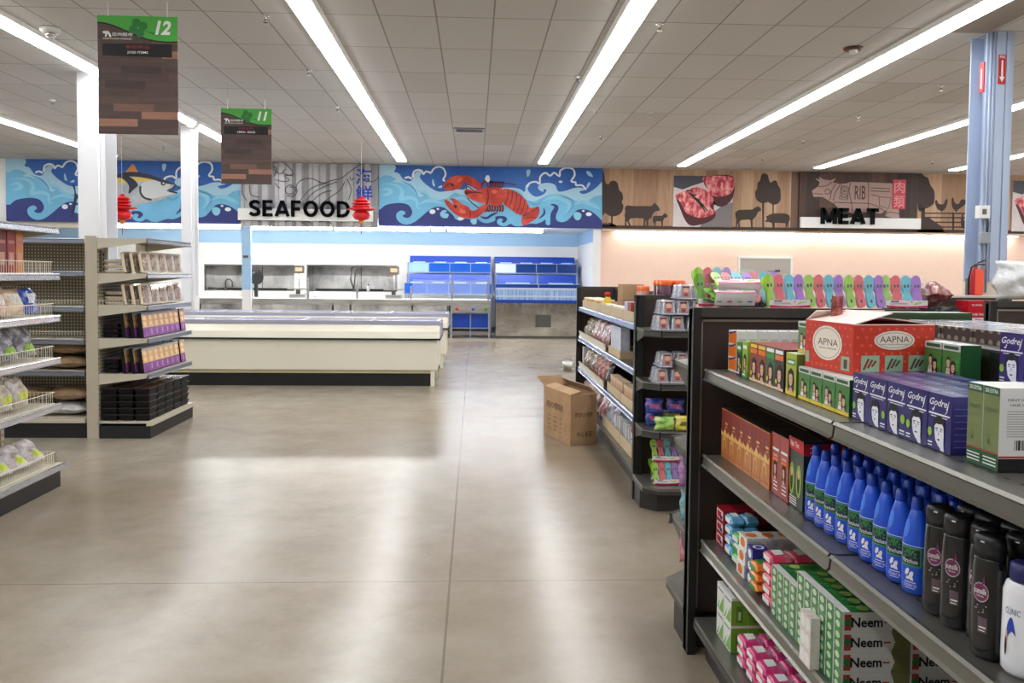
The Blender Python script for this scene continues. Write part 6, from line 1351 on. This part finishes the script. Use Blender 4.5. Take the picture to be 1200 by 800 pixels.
rect(b, Fj, 0, 0, 1, 1, M('jar_label_pink', (186, 130, 128), .5)); rect(b, Fj, 0, .84, 1, 1, LIDR, .0003); ell(b, Fj, .5, .62, .4, .24, SKIN, .0004); rect(b, Fj, .15, .36, .85, .42, LIDR, .0006); ell(b, Fj, .5, .2, .34, .13, M('jar_label_wine', (150, 60, 70), .5), .0004); b.build('paper_label', r)
pr = Proto(r); zE = (1.276, .911)
for k, xs_ in enumerate([(1.305, 1.412, 1.519, 1.626), (1.34, 1.447, 1.554, 1.661), (1.46, 1.567, 1.674)]):
    for j in range(2):
        for i, x in enumerate(xs_): pr.put(x + J(.003), 5.53 + j * .11, zE[0] + k * .1085, J(.06), 'candy jar, upper end cap shelf, %s layer, %s from the aisle, %s row' % (('lowest', 'middle', 'top')[k], ORD[i], ('front', 'back')[j]), 'jar', 'candy jars on the upper shelf')
for k, xs_ in enumerate([(1.305, 1.412, 1.519, 1.626), (1.34, 1.447, 1.554)]):
    for j in range(2):
        for i, x in enumerate(xs_): pr.put(x + J(.003), 5.53 + j * .11, zE[1] + k * .1085, J(.06), 'candy jar, second end cap shelf, %s layer, %s from the aisle, %s row' % (('lower', 'upper')[k], ORD[i], ('front', 'back')[j]), 'jar', 'candy jars on the second shelf')
# sponge packs
def wm(name, c, vs=16, b_=.5, bs=30, coat=.5): return M(name, c[0], .22, coat=coat, cols=c, vs=vs, bump=b_, bs=bs)
SPB = wm('sponge_blue', [(30, 60, 150), (60, 90, 190), (150, 90, 170)]); SPY = wm('sponge_yellow', [(196, 180, 50), (232, 220, 90), (240, 236, 180)]); SPG = wm('sponge_green', [(120, 190, 90), (180, 220, 110), (230, 238, 190)])
def d_sp(c): return lambda b, f: (patch(b, f, .2, .35, .8, .65, c), )
a1 = Proto(pillow('sponge_pack', .13, .11, .055, SPB, 1, d_sp(M('sponge_label_pink', (206, 110, 160), .4)))); a2 = Proto(pillow('sponge_pack', .14, .11, .055, SPY, 2, d_sp(M('sponge_label_olive', (130, 120, 50), .4)))); a3 = Proto(pillow('sponge_pack', .15, .1, .055, SPG, 3, d_sp(M('sponge_label_lime', (150, 200, 80), .4))))
zs = .5765
for P_, x, y, z, rz, l in [(a3, 1.33, 5.54, 0, .1, 'lime sponge pack lying at the aisle corner of the end cap'), (a2, 1.47, 5.52, 0, -.1, 'yellow sponge pack at the front of the end cap shelf'), (a1, 1.60, 5.56, 0, .2, 'blue sponge pack behind the yellow front one'), (a1, 1.28, 5.66, .1, .05, 'blue purple sponge pack on top near the aisle'), (a1, 1.43, 5.66, .1, -.05, 'blue sponge pack on top in the middle'), (a2, 1.58, 5.62, .1, .05, 'yellow sponge pack on top beside the blue ones'), (a1, 1.30, 5.74, 0, 0, 'blue sponge pack at the back near the aisle'), (a2, 1.42, 5.76, 0, 0, 'yellow sponge pack at the back'), (a1, 1.71, 5.72, .1, 0, 'blue sponge pack on top farthest from the aisle')]:
    P_.put(x, y, zs + z, rz, l, 'sponges', 'sponge packs on the end cap')
# slipper packs on the edge of the away-facing end cap
for c, cc, z, x, l in [('purple', [(150, 90, 180), (206, 150, 220), (240, 230, 246)], .185, .975, 'purple wrapped clip bag hanging on the end cap edge, top one'), ('teal', [(60, 160, 170), (150, 210, 216), (236, 244, 246)], .01, .985, 'teal wrapped clip bag hanging below the purple one'), ('rose', [(220, 90, 110), (236, 160, 170), (248, 232, 236)], -.20, .985, 'rose wrapped clip bag hanging below the teal one')]:
    o = pillow('wrapped_bag', .1, .15, .05, wm('bag_' + c, cc, 12), 5); tag(o, l, 'bag', 'wrapped bags on the end cap edge'); o.location = (x + .005, 3.62, .525 + z * .9); o.rotation_euler = (0, 0, .3)
for k, (cc, z, y) in enumerate([([(230, 120, 150), (244, 200, 214), (250, 244, 246)], .2, 3.62), ([(170, 210, 120), (220, 236, 190), (248, 250, 240)], .192, 3.55)]):
    o = pillow('wrapped_bag', .12, .2, .07, wm('bag_base%d' % k, cc, 12), 8 + k); tag(o, ('pink', 'pale green')[k] + ' wrapped bag on the base of the away facing end cap', 'bag'); o.location = (1.06 + .02 * k, 3.60 + .09 * k, .192); o.rotation_euler = (0, 0, .2)

# ================================================================ far run goods
def wy(y): return y
TRAY = M('tray_kraft', (206, 186, 152), .7); 
def tray(y0, y1, z, label, h=.085, x=1.265, d=.3, mt=TRAY, name='cardboard_tray'):
    r = empty(name, (x, (y0 + y1) / 2, z), WX, label, 'tray'); L = y0 - y1; b = MB(); t = .004
    b.box(-L / 2, L / 2, 0, d, 0, t, mt); b.box(-L / 2, L / 2, 0, t, t, h, mt); b.box(-L / 2, L / 2, d - t, d, t, h, mt); b.box(-L / 2, -L / 2 + t, t, d - t, t, h, mt); b.box(L / 2 - t, L / 2, t, d - t, t, h, mt); b.build('tray_body', r); return r
zd = (1.276, .926, .566, .192)
tl = ['farthest', 'second', 'third', 'fourth', 'fifth', 'sixth']
ys = [9.42, 8.75, 8.1, 7.45, 6.85, 6.4, 6.0]
for i in range(6): tray(ys[i] - .01, ys[i + 1] + .01, zd[0], 'low cardboard tray on the top shelf of the far run, %s of six' % tl[i], d=.3 if i < 2 else .145)
def tin(mt, lid_, r_=.036, h=.1, name='tin', lab=None):
    r = empty(name); b = MB(); b.lathe([(r_ * .94, 0), (r_, .004), (r_, h - .004), (r_ * .95, h)], (0, 0, 0), 14, mt); b.build('can_body', r)
    b = MB(); b.lathe([(r_ * 1.03, h), (r_ * 1.05, h + .003), (r_ * 1.05, h + h * .12), (r_ * .95, h + h * .14)], (0, 0, 0), 14, lid_); b.build('lid', r); return r
CRL = M('cream_lid', (232, 226, 204), .4); TANT = M('tin_tan', (206, 160, 96), .45, cols=[(190, 120, 60), (220, 180, 110), (236, 220, 180)], vs=14)
ORL = M('orange_lid', (250, 110, 36), .35, coat=.3); SPJ = M('spice_pink_label', (190, 90, 130), .4, cols=[(196, 80, 140), (206, 150, 120), (150, 90, 60)], vs=7, stretch=(.3, .3, 3)); PLUM = M('plum_jar', (84, 24, 62), .3, coat=.3)
pr = Proto(tin(TANT, CRL, .045, .10))
for i in (0, 1, 2, 3, 5, 6):
    for j in range(2): pr.put(1.32 + j * .1, 9.34 - i * .155, zd[0] + .0045, J(1), 'short tan tin with cream lid, %s from the far end, %s row' % (ORD[i], ('front', 'back')[j]), 'tin', 'short tan tins in the far trays')
pr = Proto(tin(M('white_red_tin', (236, 226, 214), .45, cols=[(240, 236, 226), (236, 220, 200), (206, 90, 80)], vs=16), M('white_lid', (240, 238, 230), .4), .034, .085))
for i in (0, 2, 3, 4, 6, 7, 8, 9, 10):
    pr.put(1.31, 8.02 - i * .105, zd[0] + .0045, J(1), 'white tin with red print in the middle trays, %s from the tan tins' % ORD[i], 'tin', 'white tins in the middle trays')
for i in range(0): pr.put(1.41, 8.02 - i * .2, zd[0] + .0045, J(1), 'white tin with red print in the second row of the middle trays, %s' % ORD[i], 'tin', 'white tins in the middle trays')
p = at(711, 343, Xp=1.36); r = empty('sauce_bottle', (1.36, 8.0, zd[0] + .0045)); b = MB(); b.lathe([(.036, 0), (.038, .01), (.038, .12), (.03, .15), (.024, .16)], (0, 0, 0), 14, YEL); b.build('bottle_body', r); b = MB(); b.lathe([(.028, .16), (.028, .2), (.024, .205)], (0, 0, 0), 14, RED); b.build('cap', r)
tag(r, 'yellow sauce bottle with red cap standing in the tray before the carton', 'bottle'); r.location = (1.31, 7.915, zd[0] + .0045)
r = empty('carton', (1.53, 7.75, zd[0] + .0045), 0, 'plain brown carton standing upright in the tray on the top shelf', 'box'); b = MB(); b.box(-.105, .105, 0, .25, 0, .285, KRAFT); b.box(-.105, .105, -.001, 0, .13, .134, KR2); b.build('carton_body', r)
put(carton('small_box', .13, .1, .15, M('lilac_print', (196, 196, 236), .4, var=.05)), 1.275, 6.76, zd[0] + .0045, WX, 'lilac white small box in the tray next to a rust one', 'box')
put(carton('small_box', .13, .1, .15, M('rust_print', (160, 74, 56), .4, var=.12, vs=20)), 1.275, 6.62, zd[0] + .0045, WX, 'rust red small box in the tray next to the lilac one', 'box')
pr = Proto(tin(SPJ, ORL, .034, .255, name='spice_jar'))
for i in range(3):
    for j in range(1): pr.put(1.31 + j * .08, 6.33 - i * .075, zd[0] + .0045, J(1), 'tall orange lidded spice jar, %s from the rust box, %s row' % (ORD[i], ('front', 'back')[j]), 'jar', 'tall spice jars in the last tray')
pr = Proto(tin(PLUM, ORL, .047, .30, name='plum_jar'))
r0 = pr.root; b = MB(); b.lathe([(.0475, .05), (.0475, .20)], (0, 0, 0), 14, M('magenta_label', (186, 84, 150), .4), cap=False); b.build('label_band', r0)
for i in range(3):
    for j in range(2): pr.put(1.462 + j * .102 * (j < 2) + (.0 if j < 2 else .0), 6.36 - i * .115, zd[0] + .001, J(1), 'plum jar with orange lid behind the candy jars, %s from the aisle, %s row' % (ORD[j], ORD[i]), 'jar', 'plum jars behind the candy jars')
# bags on the far run
BG1 = wm('bag_herbs', [(60, 54, 40), (120, 106, 78), (196, 186, 160)], 22, .8, 40); BG2 = wm('bag_pinkstripe', [(96, 50, 56), (160, 110, 112), (226, 196, 196)], 10, .7, 30); BG3 = wm('bag_mushroom', [(50, 36, 32), (130, 100, 80), (226, 214, 196)], 18, .8, 34); BG4 = wm('bag_rust', [(96, 40, 34), (160, 80, 66), (214, 170, 150)], 14, .7, 34); BG5 = wm('bag_dark', [(24, 24, 26), (46, 46, 50), (110, 110, 116)], 8, .5, 24); BG6 = wm('bag_marble', [(60, 30, 36), (170, 130, 130), (236, 226, 222)], 16, .8, 30); BG7 = wm('bag_clear', [(130, 132, 146), (190, 192, 204), (232, 234, 240)], 9, .7, 24)
def bagrow(protos, y0, n, step, z, lab, group, x=1.30, lean=.35, rows=1, w=0):
    for i in range(n):
        for j in range(rows):
            P_ = protos[i % len(protos)]; P_.put(x + j * .14, y0 - i * step + J(.01), z + .04 * sin(lean), WX + J(.12), lab % (ORD[i] if rows == 1 else ORD[i] + (' front', ' rear')[j]), 'bag', group, -lean + J(.06))
h1, h2 = Proto(pillow('snack_bag', .19, .25, .07, BG1, 11)), Proto(pillow('snack_bag', .2, .26, .07, BG2, 12))
bagrow([h1], 9.40, 3, .205, zd[1], 'olive brown dried food bag on the second shelf, %s from the far end', 'olive bags on the far run'); bagrow([h2], 8.78, 5, .215, zd[1], 'pink striped dried meat bag on the second shelf, %s after the olive bags', 'pink striped bags on the far run')
b1, b2, b3 = Proto(pillow('snack_bag', .2, .25, .08, BG3, 13)), Proto(pillow('snack_bag', .2, .25, .08, BG4, 14)), Proto(pillow('snack_bag', .2, .23, .07, BG5, 15))
put(carton('small_box', .12, .08, .24, M('pale_pack', (222, 222, 224), .4)), 1.29, 9.5, zd[2], WX, 'white upright pack at the far end of the third shelf', 'box')
bagrow([b1], 9.32, 4, .205, zd[2], 'brown and white mushroom bag on the third shelf, %s from the far end', 'mushroom bags on the far run'); bagrow([b2], 8.50, 3, .21, zd[2], 'rust red dried meat bag on the third shelf, %s after the mushroom bags', 'rust bags on the far run'); bagrow([b3], 7.87, 1, .2, zd[2], 'glossy black bag on the third shelf, %s after the rust bags', 'black bags on the far run')
b4 = Proto(pillow('snack_bag', .22, .24, .1, BG6, 16)); b5 = Proto(pillow('snack_bag', .22, .24, .07, BG7, 17)); b6 = Proto(pillow('snack_bag', .2, .24, .06, wm('bag_redstripe', [(120, 40, 50), (190, 100, 104), (240, 226, 222)], 6), 18))
bagrow([b4], 9.42, 5, .225, zd[3], 'marbled maroon and white bag on the base shelf, %s from the far end', 'marbled bags on the base of the far run', rows=2); bagrow([b6], 8.27, 2, .205, zd[3], 'red striped bag on the base shelf beside the carton, %s after the marbled ones', 'red striped bags on the far run')
bagrow([b5], 7.73, 2, .23, zd[3] + .005, 'clear silver bag in the base tray, %s from the red striped ones', 'silver bags on the far run', x=1.30)
for z, y0, y1, l in ((zd[1], 9.5, 7.62, 'second'), (zd[2], 9.5, 7.7, 'third')):
    o = MB(); o.box(0, y0 - y1, -.008, 0, .0, .07, M('cream_rail', (226, 220, 200), .4)); o.box(0, y0 - y1, -.016, -.008, .055, .07, M('cream_rail', (226, 220, 200), .4)); o = o.build('bin_rail', GD); o.location = (9.62 - y0, .032, z)
tray(7.55, 6.95, zd[1], 'low cardboard tray holding the pale blue boxes', .07); tray(7.6, 6.9, zd[2], 'cardboard tray holding beige boxes, far one', .08); tray(6.88, 6.2, zd[2], 'cardboard tray holding beige boxes, near one', .08); tray(7.85, 6.9, zd[3], 'cardboard tray on the base shelf, far one', .1); tray(6.88, 6.05, zd[3], 'cardboard tray on the base shelf, near one', .1)
pr = Proto(carton('small_box', .08, .08, .13, M('pale_blue_pack', (206, 214, 232), .4, cols=[(236, 238, 244), (206, 214, 232), (150, 170, 214)], vs=12, stretch=(2, 1, .5))))
for i in range(6):
    for k in range(2): pr.put(1.285, 7.50 - i * .085, zd[1] + .0045 + k * .1305, WX, 'pale blue white box on the second shelf, %s from the striped bags, %s' % (ORD[i], ('lower', 'upper')[k]), 'box', 'pale blue boxes on the second shelf')
pr = Proto(carton('small_box', .075, .08, .15, M('beige_pack', (226, 200, 168), .5), lambda b, F, S, T, Lf: (rect(b, F, .1, .45, .45, .8, M('amber_window', (196, 140, 80), .4)), rect(b, F, .2, .2, .8, .3, PAPER))))
for i in range(14): pr.put(1.29, 7.52 - i * .088 - (.06 if i > 6 else 0), zd[2] + .0045, WX, 'beige box with amber window in the third shelf trays, %s from the black bags' % ORD[i], 'box', 'beige boxes in the trays')
oj = Proto(tin(M('orange_label', (226, 110, 50), .4, cols=[(236, 80, 40), (236, 160, 70), (226, 214, 190)], vs=9, stretch=(.4, .4, 2)), ORL, .038, .13, name='spice_jar'))
for i in range(4):
    for k in range(2): oj.put(1.30, 6.32 - i * .082, zd[1] + k * .151, J(1), 'orange labelled jar on the second shelf by the upright, %s, %s' % (ORD[i], ('lower', 'upper')[k]), 'jar', 'orange jars on the second shelf')
for i in range(2):
    oj.put(1.31, 6.14 - i * .082, zd[2], J(1), 'orange labelled jar on the third shelf by the upright, %s' % ORD[i], 'jar', 'orange jars on the third shelf')
kb = Proto(carton('small_box', .2, .2, .3, M('brown_pack', (110, 70, 40), .6)))
kb.put(1.36, 6.72, zd[1], WX, 'brown upright pack on the second shelf between the pale blue boxes and orange jars', 'box'); kb.put(1.36, 6.5, zd[1], WX, 'brown upright pack on the second shelf next to the orange jars', 'box')
pr = Proto(carton('small_box', .08, .12, .2, M('white_pouch', (226, 228, 232), .35), lambda b, F, S, T, Lf: (rect(b, F, .55, 0, 1, 1, GREY), rect(b, T, .3, .2, .7, .8, GREY))))
for i in (0, 1, 2, 4, 5, 6): pr.put(1.285, 7.22 - i * .105, zd[3] + .0045, WX, 'white and grey upright pack in the base trays, %s from the silver bags' % ORD[i], 'box', 'white and grey packs in the base trays')
pr = Proto(carton('small_box', .1, .12, .22, M('white_box2', (236, 234, 232), .4), lambda b, F, S, T, Lf: (rect(b, F, 0, .82, 1, 1, RED), rect(b, F, .15, .55, .8, .6, BLUE), rect(b, F, .15, .3, .6, .34, BLUE)), top=RED))
for i in range(4): pr.put(1.285, 6.46 - i * .105, zd[3] + .0045, WX, 'white box with red top in the near base tray, %s one' % ORD[i], 'box', 'red topped white boxes')

# ================================================================ next aisle end cap
p = at(1098, 374, Y=5.85)
CH_ = wm('bag_chili', [(70, 20, 20), (120, 48, 44), (176, 120, 112)], 14, .8, 26)
bk = Proto(carton('black_pack', .3, .26, .085, M('black_wrap', (40, 42, 46), .2, coat=.5, cols=[(22, 22, 24), (60, 62, 68), (176, 180, 186)], vs=8, bump=.6, bs=14)))
bk.put(3.42, 5.80, 1.268, .1, 'black shrink wrapped pack under the pepper bag, lower one', 'pack'); bk.put(3.42, 5.81, 1.354, -.05, 'black shrink wrapped pack under the pepper bag, upper one', 'pack')
o = pillow('pepper_bag', .36, .26, .15, CH_, 21, flat=True); tag(o, 'large clear bag of dark red dried peppers on black packs', 'bag'); o.location = (3.38, 5.96, 1.452)
RDB = M('red_phone_box', (206, 26, 40), .35, coat=.3)
def d_red(b, F, S, T, Lf):
    rect(b, F, 0, 0, 1, .45, WHITE); b.text('SUPER', F, .5, .86, .6, .06, .0002, WHITE, bold=.02); b.text('MOUSE TRAP', F, .5, .56, .86, .08, .0002, WHITE, bold=.03)
    b.face([F(.1, .18, .0002), F(.35, .1, .0002), F(.55, .2, .0002), F(.3, .34, .0002)], INK); b.face([F(.35, .3, .0003), F(.85, .26, .0003), F(.8, .4, .0003), F(.4, .42, .0003)], M('blue_grey2', (150, 166, 186), .4)); rect(b, F, .6, .2, .9, .26, INK, .0004)
pr = Proto(carton('red_box', .135, .09, .225, RDB, d_red))
for i in range(2): pr.put(3.70 + i * .14, 5.80, 1.2645, 0, 'red and white upright box, %s from the pepper bag' % ORD[i], 'box', 'red and white upright boxes')
for i in range(2): pr.put(3.72 + i * .14, 5.90, 1.2645, 0, 'red and white upright box in the row behind, %s' % ORD[i], 'box', 'red and white upright boxes')
pr = Proto(carton('red_box', .10, .12, .045, RDB, lambda b, F, S, T, Lf: rect(b, F, .1, .35, .9, .6, WHITE)))
for k in range(4): pr.put(3.97, 5.80, 1.2645 + k * .0455, 0, 'flat red box in the stack beside the upright red boxes, %s up' % ORD[k], 'box', 'stacked flat red boxes')
o = pillow('white_bag', .34, .26, .2, M('thin_white_plastic', (232, 234, 236), .25, coat=.4, bump=.8, bs=12), 23, nu=16, nv=16); tag(o, 'white crinkled plastic bag on the end cap before the column', 'bag'); o.location = (3.55, 5.12, 1.514)
o = pillow('paper_bag', .2, .24, .14, M('brown_paper_bag', (150, 116, 76), .7, bump=.5, bs=12), 24); tag(o, 'brown paper bag at the edge beside the white plastic bag', 'bag'); o.location = (3.58 + .17, 4.93 + .2, 1.511)
o.location = (3.88, 5.16, 1.514)
o = carton('small_box', .12, .06, .06, KRAFT); tag(o, 'tiny brown box standing on the end cap top behind the pepper bag', 'box'); o.location = (3.33, 6.17, 1.5205)
o = pillow('plastic_bag', .14, .16, .08, M('blue_white_plastic', (200, 216, 236), .3, cols=[(236, 240, 246), (206, 220, 240), (60, 110, 200)], vs=10), 25); tag(o, 'small blue white plastic bag on the seafood counter', 'bag'); o.location = BAGPOS

# ================================================================ left side goods
WL = pi / 2
# A: snack run (local x from y = 3.88 to 6.30, lips at X = -3.15)
def aput(P_, y, z, label, cat, group, x=-3.26, lean=.3, rz=0): return P_.put(x, y, z + .003 + .055 * sin(lean), WL + rz + J(.12), label, cat, group, -lean + J(.05))
tb = [('dark green', M('tin_dark_green', (50, 56, 44), .4, var=.2, vs=14), .12), ('black', M('box_black_red', (46, 24, 34), .4), .09), ('dark red', M('box_dark_red', (120, 34, 38), .4, var=.1, vs=20), .11), ('crimson', M('box_crimson', (150, 40, 44), .4, var=.1, vs=20), .1), ('orange brown', M('box_orange_brown', (196, 120, 66), .45, var=.15, vs=14), .09)]
y = 5.56
for l, mt, w_ in tb:
    put(carton('snack_box', w_, .1, .3 if l != 'dark green' else .27, mt, lambda b, F, S, T, Lf: (rect(b, F, .2, .2, .8, .5, M('dim_label', (200, 150, 130), .5)), rect(b, F, .15, .7, .85, .78, M('dim_label2', (190, 110, 110), .5)))), -3.27, y, LZ[3] + .001, WL, l + ' tall snack box behind the upper wire fence', 'box'); y += w_ + .006
put(carton('snack_box', .14, .1, .27, tb[0][1]), -3.27, 5.42, LZ[3] + .001, WL, 'dark green tall box at the photo edge on the upper snack shelf', 'box')
NB = [Proto(pillow('noodle_bag', .2, .2, .08, wm('noodle_' + c, cc, 7, .4, 20), 30 + i, lambda b, f, cl=cl: (patch(b, f, .25, .35, .75, .75, cl),))) for i, (c, cc, cl) in enumerate([('blue', [(20, 60, 160), (40, 90, 200), (220, 226, 236)], WHITE), ('cream', [(226, 190, 150), (236, 214, 186), (200, 60, 70)], PAPER), ('pink', [(206, 90, 110), (236, 196, 186), (240, 226, 214)], WHITE), ('white', [(236, 226, 216), (226, 200, 180), (196, 70, 60)], RED)])]
for i in range(9): aput(NB[i % 4], 6.12 - i * .203, LZ[2], '%s noodle bag behind the wire fence, %s from the shelf end' % (('blue', 'cream', 'pink', 'white')[i % 4], ORD[i]), 'bag', 'noodle bags on the snack run')
GYB = Proto(pillow('dried_fruit_bag', .24, .26, .1, wm('bag_greyclear', [(70, 66, 80), (140, 138, 150), (226, 226, 234)], 15, .9, 30), 41, lambda b, f: (patch(b, f, .25, .1, .75, .32, M('green_sticker', (150, 200, 50), .4)),)))
for i in range(6): aput(GYB, 6.08 - i * .245 - (.15 if i > 3 else 0), LZ[1], 'grey clear bag with green sticker on the middle shelf, %s from the shelf end' % ORD[i], 'bag', 'grey clear bags with green stickers', lean=.42)
WYB = Proto(pillow('nut_bag', .2, .24, .1, wm('bag_whiteclear', [(176, 156, 128), (206, 200, 190), (240, 240, 242)], 9, .9, 24), 43, lambda b, f: (patch(b, f, .2, .2, .8, .42, M('yellow_sticker', (216, 222, 60), .4)),)))
for i in range(7): aput(WYB, 5.98 - i * .21, LZ[0], 'pale nut bag with yellow sticker on the lower shelf, %s from the shelf end' % ORD[i], 'bag', 'pale nut bags on the lower shelf', lean=.35)
WYC = Proto(pillow('nut_bag', .22, .22, .09, wm('bag_whiteclear2', [(170, 150, 146), (214, 206, 206), (240, 238, 240)], 12, .9, 24), 44, lambda b, f: (patch(b, f, .3, .12, .75, .34, M('yellow_green_sticker', (196, 214, 50), .4)),)))
for i in range(7): aput(WYC, 6.14 - i * .225, .18, 'white bag with yellow green sticker on the base shelf, %s from the shelf end' % ORD[i], 'bag', 'white bags on the base of the snack run', lean=.75, x=-3.24)
# B: sacks
SK = wm('sack_tan', [(120, 96, 70), (164, 136, 104), (190, 166, 136)], 5, .4, 14, coat=.0); SKW = wm('sack_white', [(150, 140, 130), (206, 204, 204), (236, 236, 240)], 6, .4, 14, coat=.2)
sk = Proto(pillow('grain_sack', .44, .38, .122, SK, 50, flat=True, rough=.5)); skw = Proto(pillow('grain_sack', .44, .38, .115, SKW, 51, flat=True, rough=.5))
n = 0
for (zb, lv) in ((.662, 2), (.2, 2)):
    for k in range(lv):
        for i in range(4):
            P_ = skw if (zb == .2 and k == 0 and i == 0) else sk
            P_.put((-4.06, -4.53, -5.30, -5.77)[i], 8.345, zb + .006 + k * .142, J(.06), '%s grain sack on the %s, %s layer, %s from the upright post' % ('white' if P_ is skw else 'tan', 'base shelf' if zb == .2 else 'lower shelf', ('bottom', 'top')[k], ORD[i]), 'sack', 'grain sacks')
# C: foam trays
FT = M('foam_cream', (222, 208, 182), .5); SEA = wm('dried_seafood', [(70, 44, 34), (150, 100, 72), (236, 216, 190)], 17, .9, 50, coat=.2); FILM = M('tray_film', (232, 236, 240), .05, alpha=.22, spec=.9)
def tray_pack(w, h, t, mt, fill, film=True):
    """standing tray: back at y = t, filled face at -y"""
    r = empty('foam_tray'); b = MB(); rr_ = .03
    o_ = smooth_pts([(-w / 2 + .01, .004), (w / 2 - .01, .004), (w / 2, .02), (w / 2, h - .02), (w / 2 - .01, h - .004), (-w / 2 + .01, h - .004), (-w / 2, h - .02), (-w / 2, .02)], True, 3)
    cx, cz = 0, h / 2
    sc = lambda u, v, k: (cx + (u - cx) * k, cz + (v - cz) * k)
    k_ = len(o_); n = b.av([(u, 0, v) for u, v in o_] + [(sc(u, v, .86)[0], t, sc(u, v, .86)[1]) for u, v in o_] + [(sc(u, v, .93)[0], 0, sc(u, v, .93)[1]) for u, v in o_] + [(sc(u, v, .84)[0], t - .006, sc(u, v, .84)[1]) for u, v in o_])
    for i in range(k_):
        j = (i + 1) % k_
        for a_, c_ in ((0, 1), (2, 0), (3, 2)): b.f.append([n + a_ * k_ + i, n + a_ * k_ + j, n + c_ * k_ + j, n + c_ * k_ + i]); b.fm.append(b.mi(mt)); b.fs.append(True)
    b.f.append([n + k_ + i for i in range(k_)]); b.fm.append(b.mi(mt)); b.fs.append(False); b.build('tray_shell', r)
    fb = MB(); N = 9; fr_ = random.Random(3)
    P_ = [[(-w * .42 + w * .84 * i / N, -.002 + fr_.uniform(-.008, .008) + .01 * (abs(2 * i / N - 1) ** 4 + abs(2 * j / N - 1) ** 4), .035 + (h - .06) * j / N) for i in range(N + 1)] for j in range(N + 1)]
    for j in range(N):
        for i in range(N): fb.face([P_[j][i], P_[j][i + 1], P_[j + 1][i + 1], P_[j + 1][i]], fill, True)
    fb.build('food', r)
    if film:
        b = MB(); b.face([(sc(u, v, .98)[0], -.013, sc(u, v, .98)[1]) for u, v in o_], FILM); b.build('film', r)
    return r
ft = Proto(tray_pack(.19, .215, .035, FT, SEA))
def flat(P_, x, y, z, rz, *a): o = P_.put(x, y, z, rz, *a); o.rotation_euler = (-pi / 2, 0, rz); return o
for zz, nm in ((LZ[3], 'upper'), (LZ[2], 'fenced')):
    for k in range(3): flat(ft, -3.57, 8.12 + .1, zz + .036 + k * .05, 0, 'foam tray of dried seafood lying in the stack on the %s shelf, %s up' % (nm, ORD[k]), 'tray', 'foam trays of dried seafood')
    for j in range(3):
        for i in range(5): ft.put(-3.24 - j * .08, 8.21 + i * .215, zz + .008, WL + J(.05), 'foam seafood tray standing on the %s shelf, %s along, %s row' % (nm, ORD[i], ('front', 'middle', 'rear')[j]), 'tray', 'foam trays of dried seafood', -.16)
BT = M('black_tray', (6, 6, 8), .5, spec=.25); BISC = wm('biscuits', [(226, 150, 90), (246, 190, 124), (252, 222, 176)], 22, .5, 30)
r = empty('biscuit_tray'); b = MB(); w_, h_, t_ = .134, .245, .035; b.box(-w_ / 2, w_ / 2, 0, t_, 0, h_, BT); b.build('black_shell', r)
b = MB(); F = lambda u, v, e: (-w_ / 2 + u * w_, -.001 - e, v * h_); rect(b, F, .0, .40, 1, .95, BISC); rect(b, F, .0, .02, 1, .40, M('purple_label', (136, 70, 146), .4), .0); 
for k in range(2): rect(b, F, .42 - .0 * k, .12, .58, .32, M('pale_purple', (206, 170, 214), .4), .0003)
ell(b, F, .5, .55, .3, .1, M('biscuit_light', (253, 214, 160), .5), .0004); ell(b, F, .5, .78, .3, .1, M('biscuit_light', (250, 196, 130), .5), .0004)
b.build('printed_front', r); b = MB(); b.box(-w_ / 2, w_ / 2, -.006, -.004, h_ * .9, h_, M('film_edge', (220, 222, 228), .1, alpha=.6)); b.build('film_edge', r)
bt = Proto(r)
for zz, nm in ((LZ[1], 'third'), (LZ[0], 'fourth')):
    for k in range(3): flat(bt, -3.58, 8.16, zz + .001 + .036 + k * .05, 0, 'black backed biscuit tray lying in the stack on the %s shelf, %s up' % (nm, ORD[k]), 'tray', 'black biscuit trays')
    for j in range(3):
        for i in range(8): bt.put(-3.235 - j * .085, 8.165 + i * .14 + (.04 if i == 7 else 0), zz + .007, WL, 'biscuit tray with purple label, %s shelf, %s along, %s row' % (nm, ORD[i], ('front', 'middle', 'rear')[j]), 'tray', 'black biscuit trays', -.12)
r = empty('meal_tray'); b = MB(); n_ = b.av([(-.06, -.09, 0), (.06, -.09, 0), (.06, .09, 0), (-.06, .09, 0), (-.075, -.105, .058), (.075, -.105, .058), (.075, .105, .058), (-.075, .105, .058)])
for f in ((0, 1, 5, 4), (1, 2, 6, 5), (2, 3, 7, 6), (3, 0, 4, 7), (3, 2, 1, 0), (4, 5, 6, 7)): b.f.append([n_ + i for i in f]); b.fm.append(b.mi(BT)); b.fs.append(False)
b.build('tray_body', r); b = MB(); b.box(-.078, .078, -.108, .108, .058, .062, M('tray_rim', (40, 40, 46), .2, coat=.6)); b.build('rim_film', r); b = MB(); b.box(-.06, .06, -.09, .09, .062, .0635, M('tray_content', (70, 36, 34), .4, var=.3, vs=30)); b.build('content', r)
mt_ = Proto(r)
for i in range(5):
    for j in range(3):
        for k in range(5):
            if j == 2 and i > 0 and k < 4: continue
            mt_.put(-3.258 - j * .16, 8.20 + i * .222, .171 + k * .0645, 0, 'black meal tray on the base shelf, %s layer, %s along, %s from the front' % (ORD[k], ORD[i], ORD[j]), 'tray', 'stacked black meal trays')
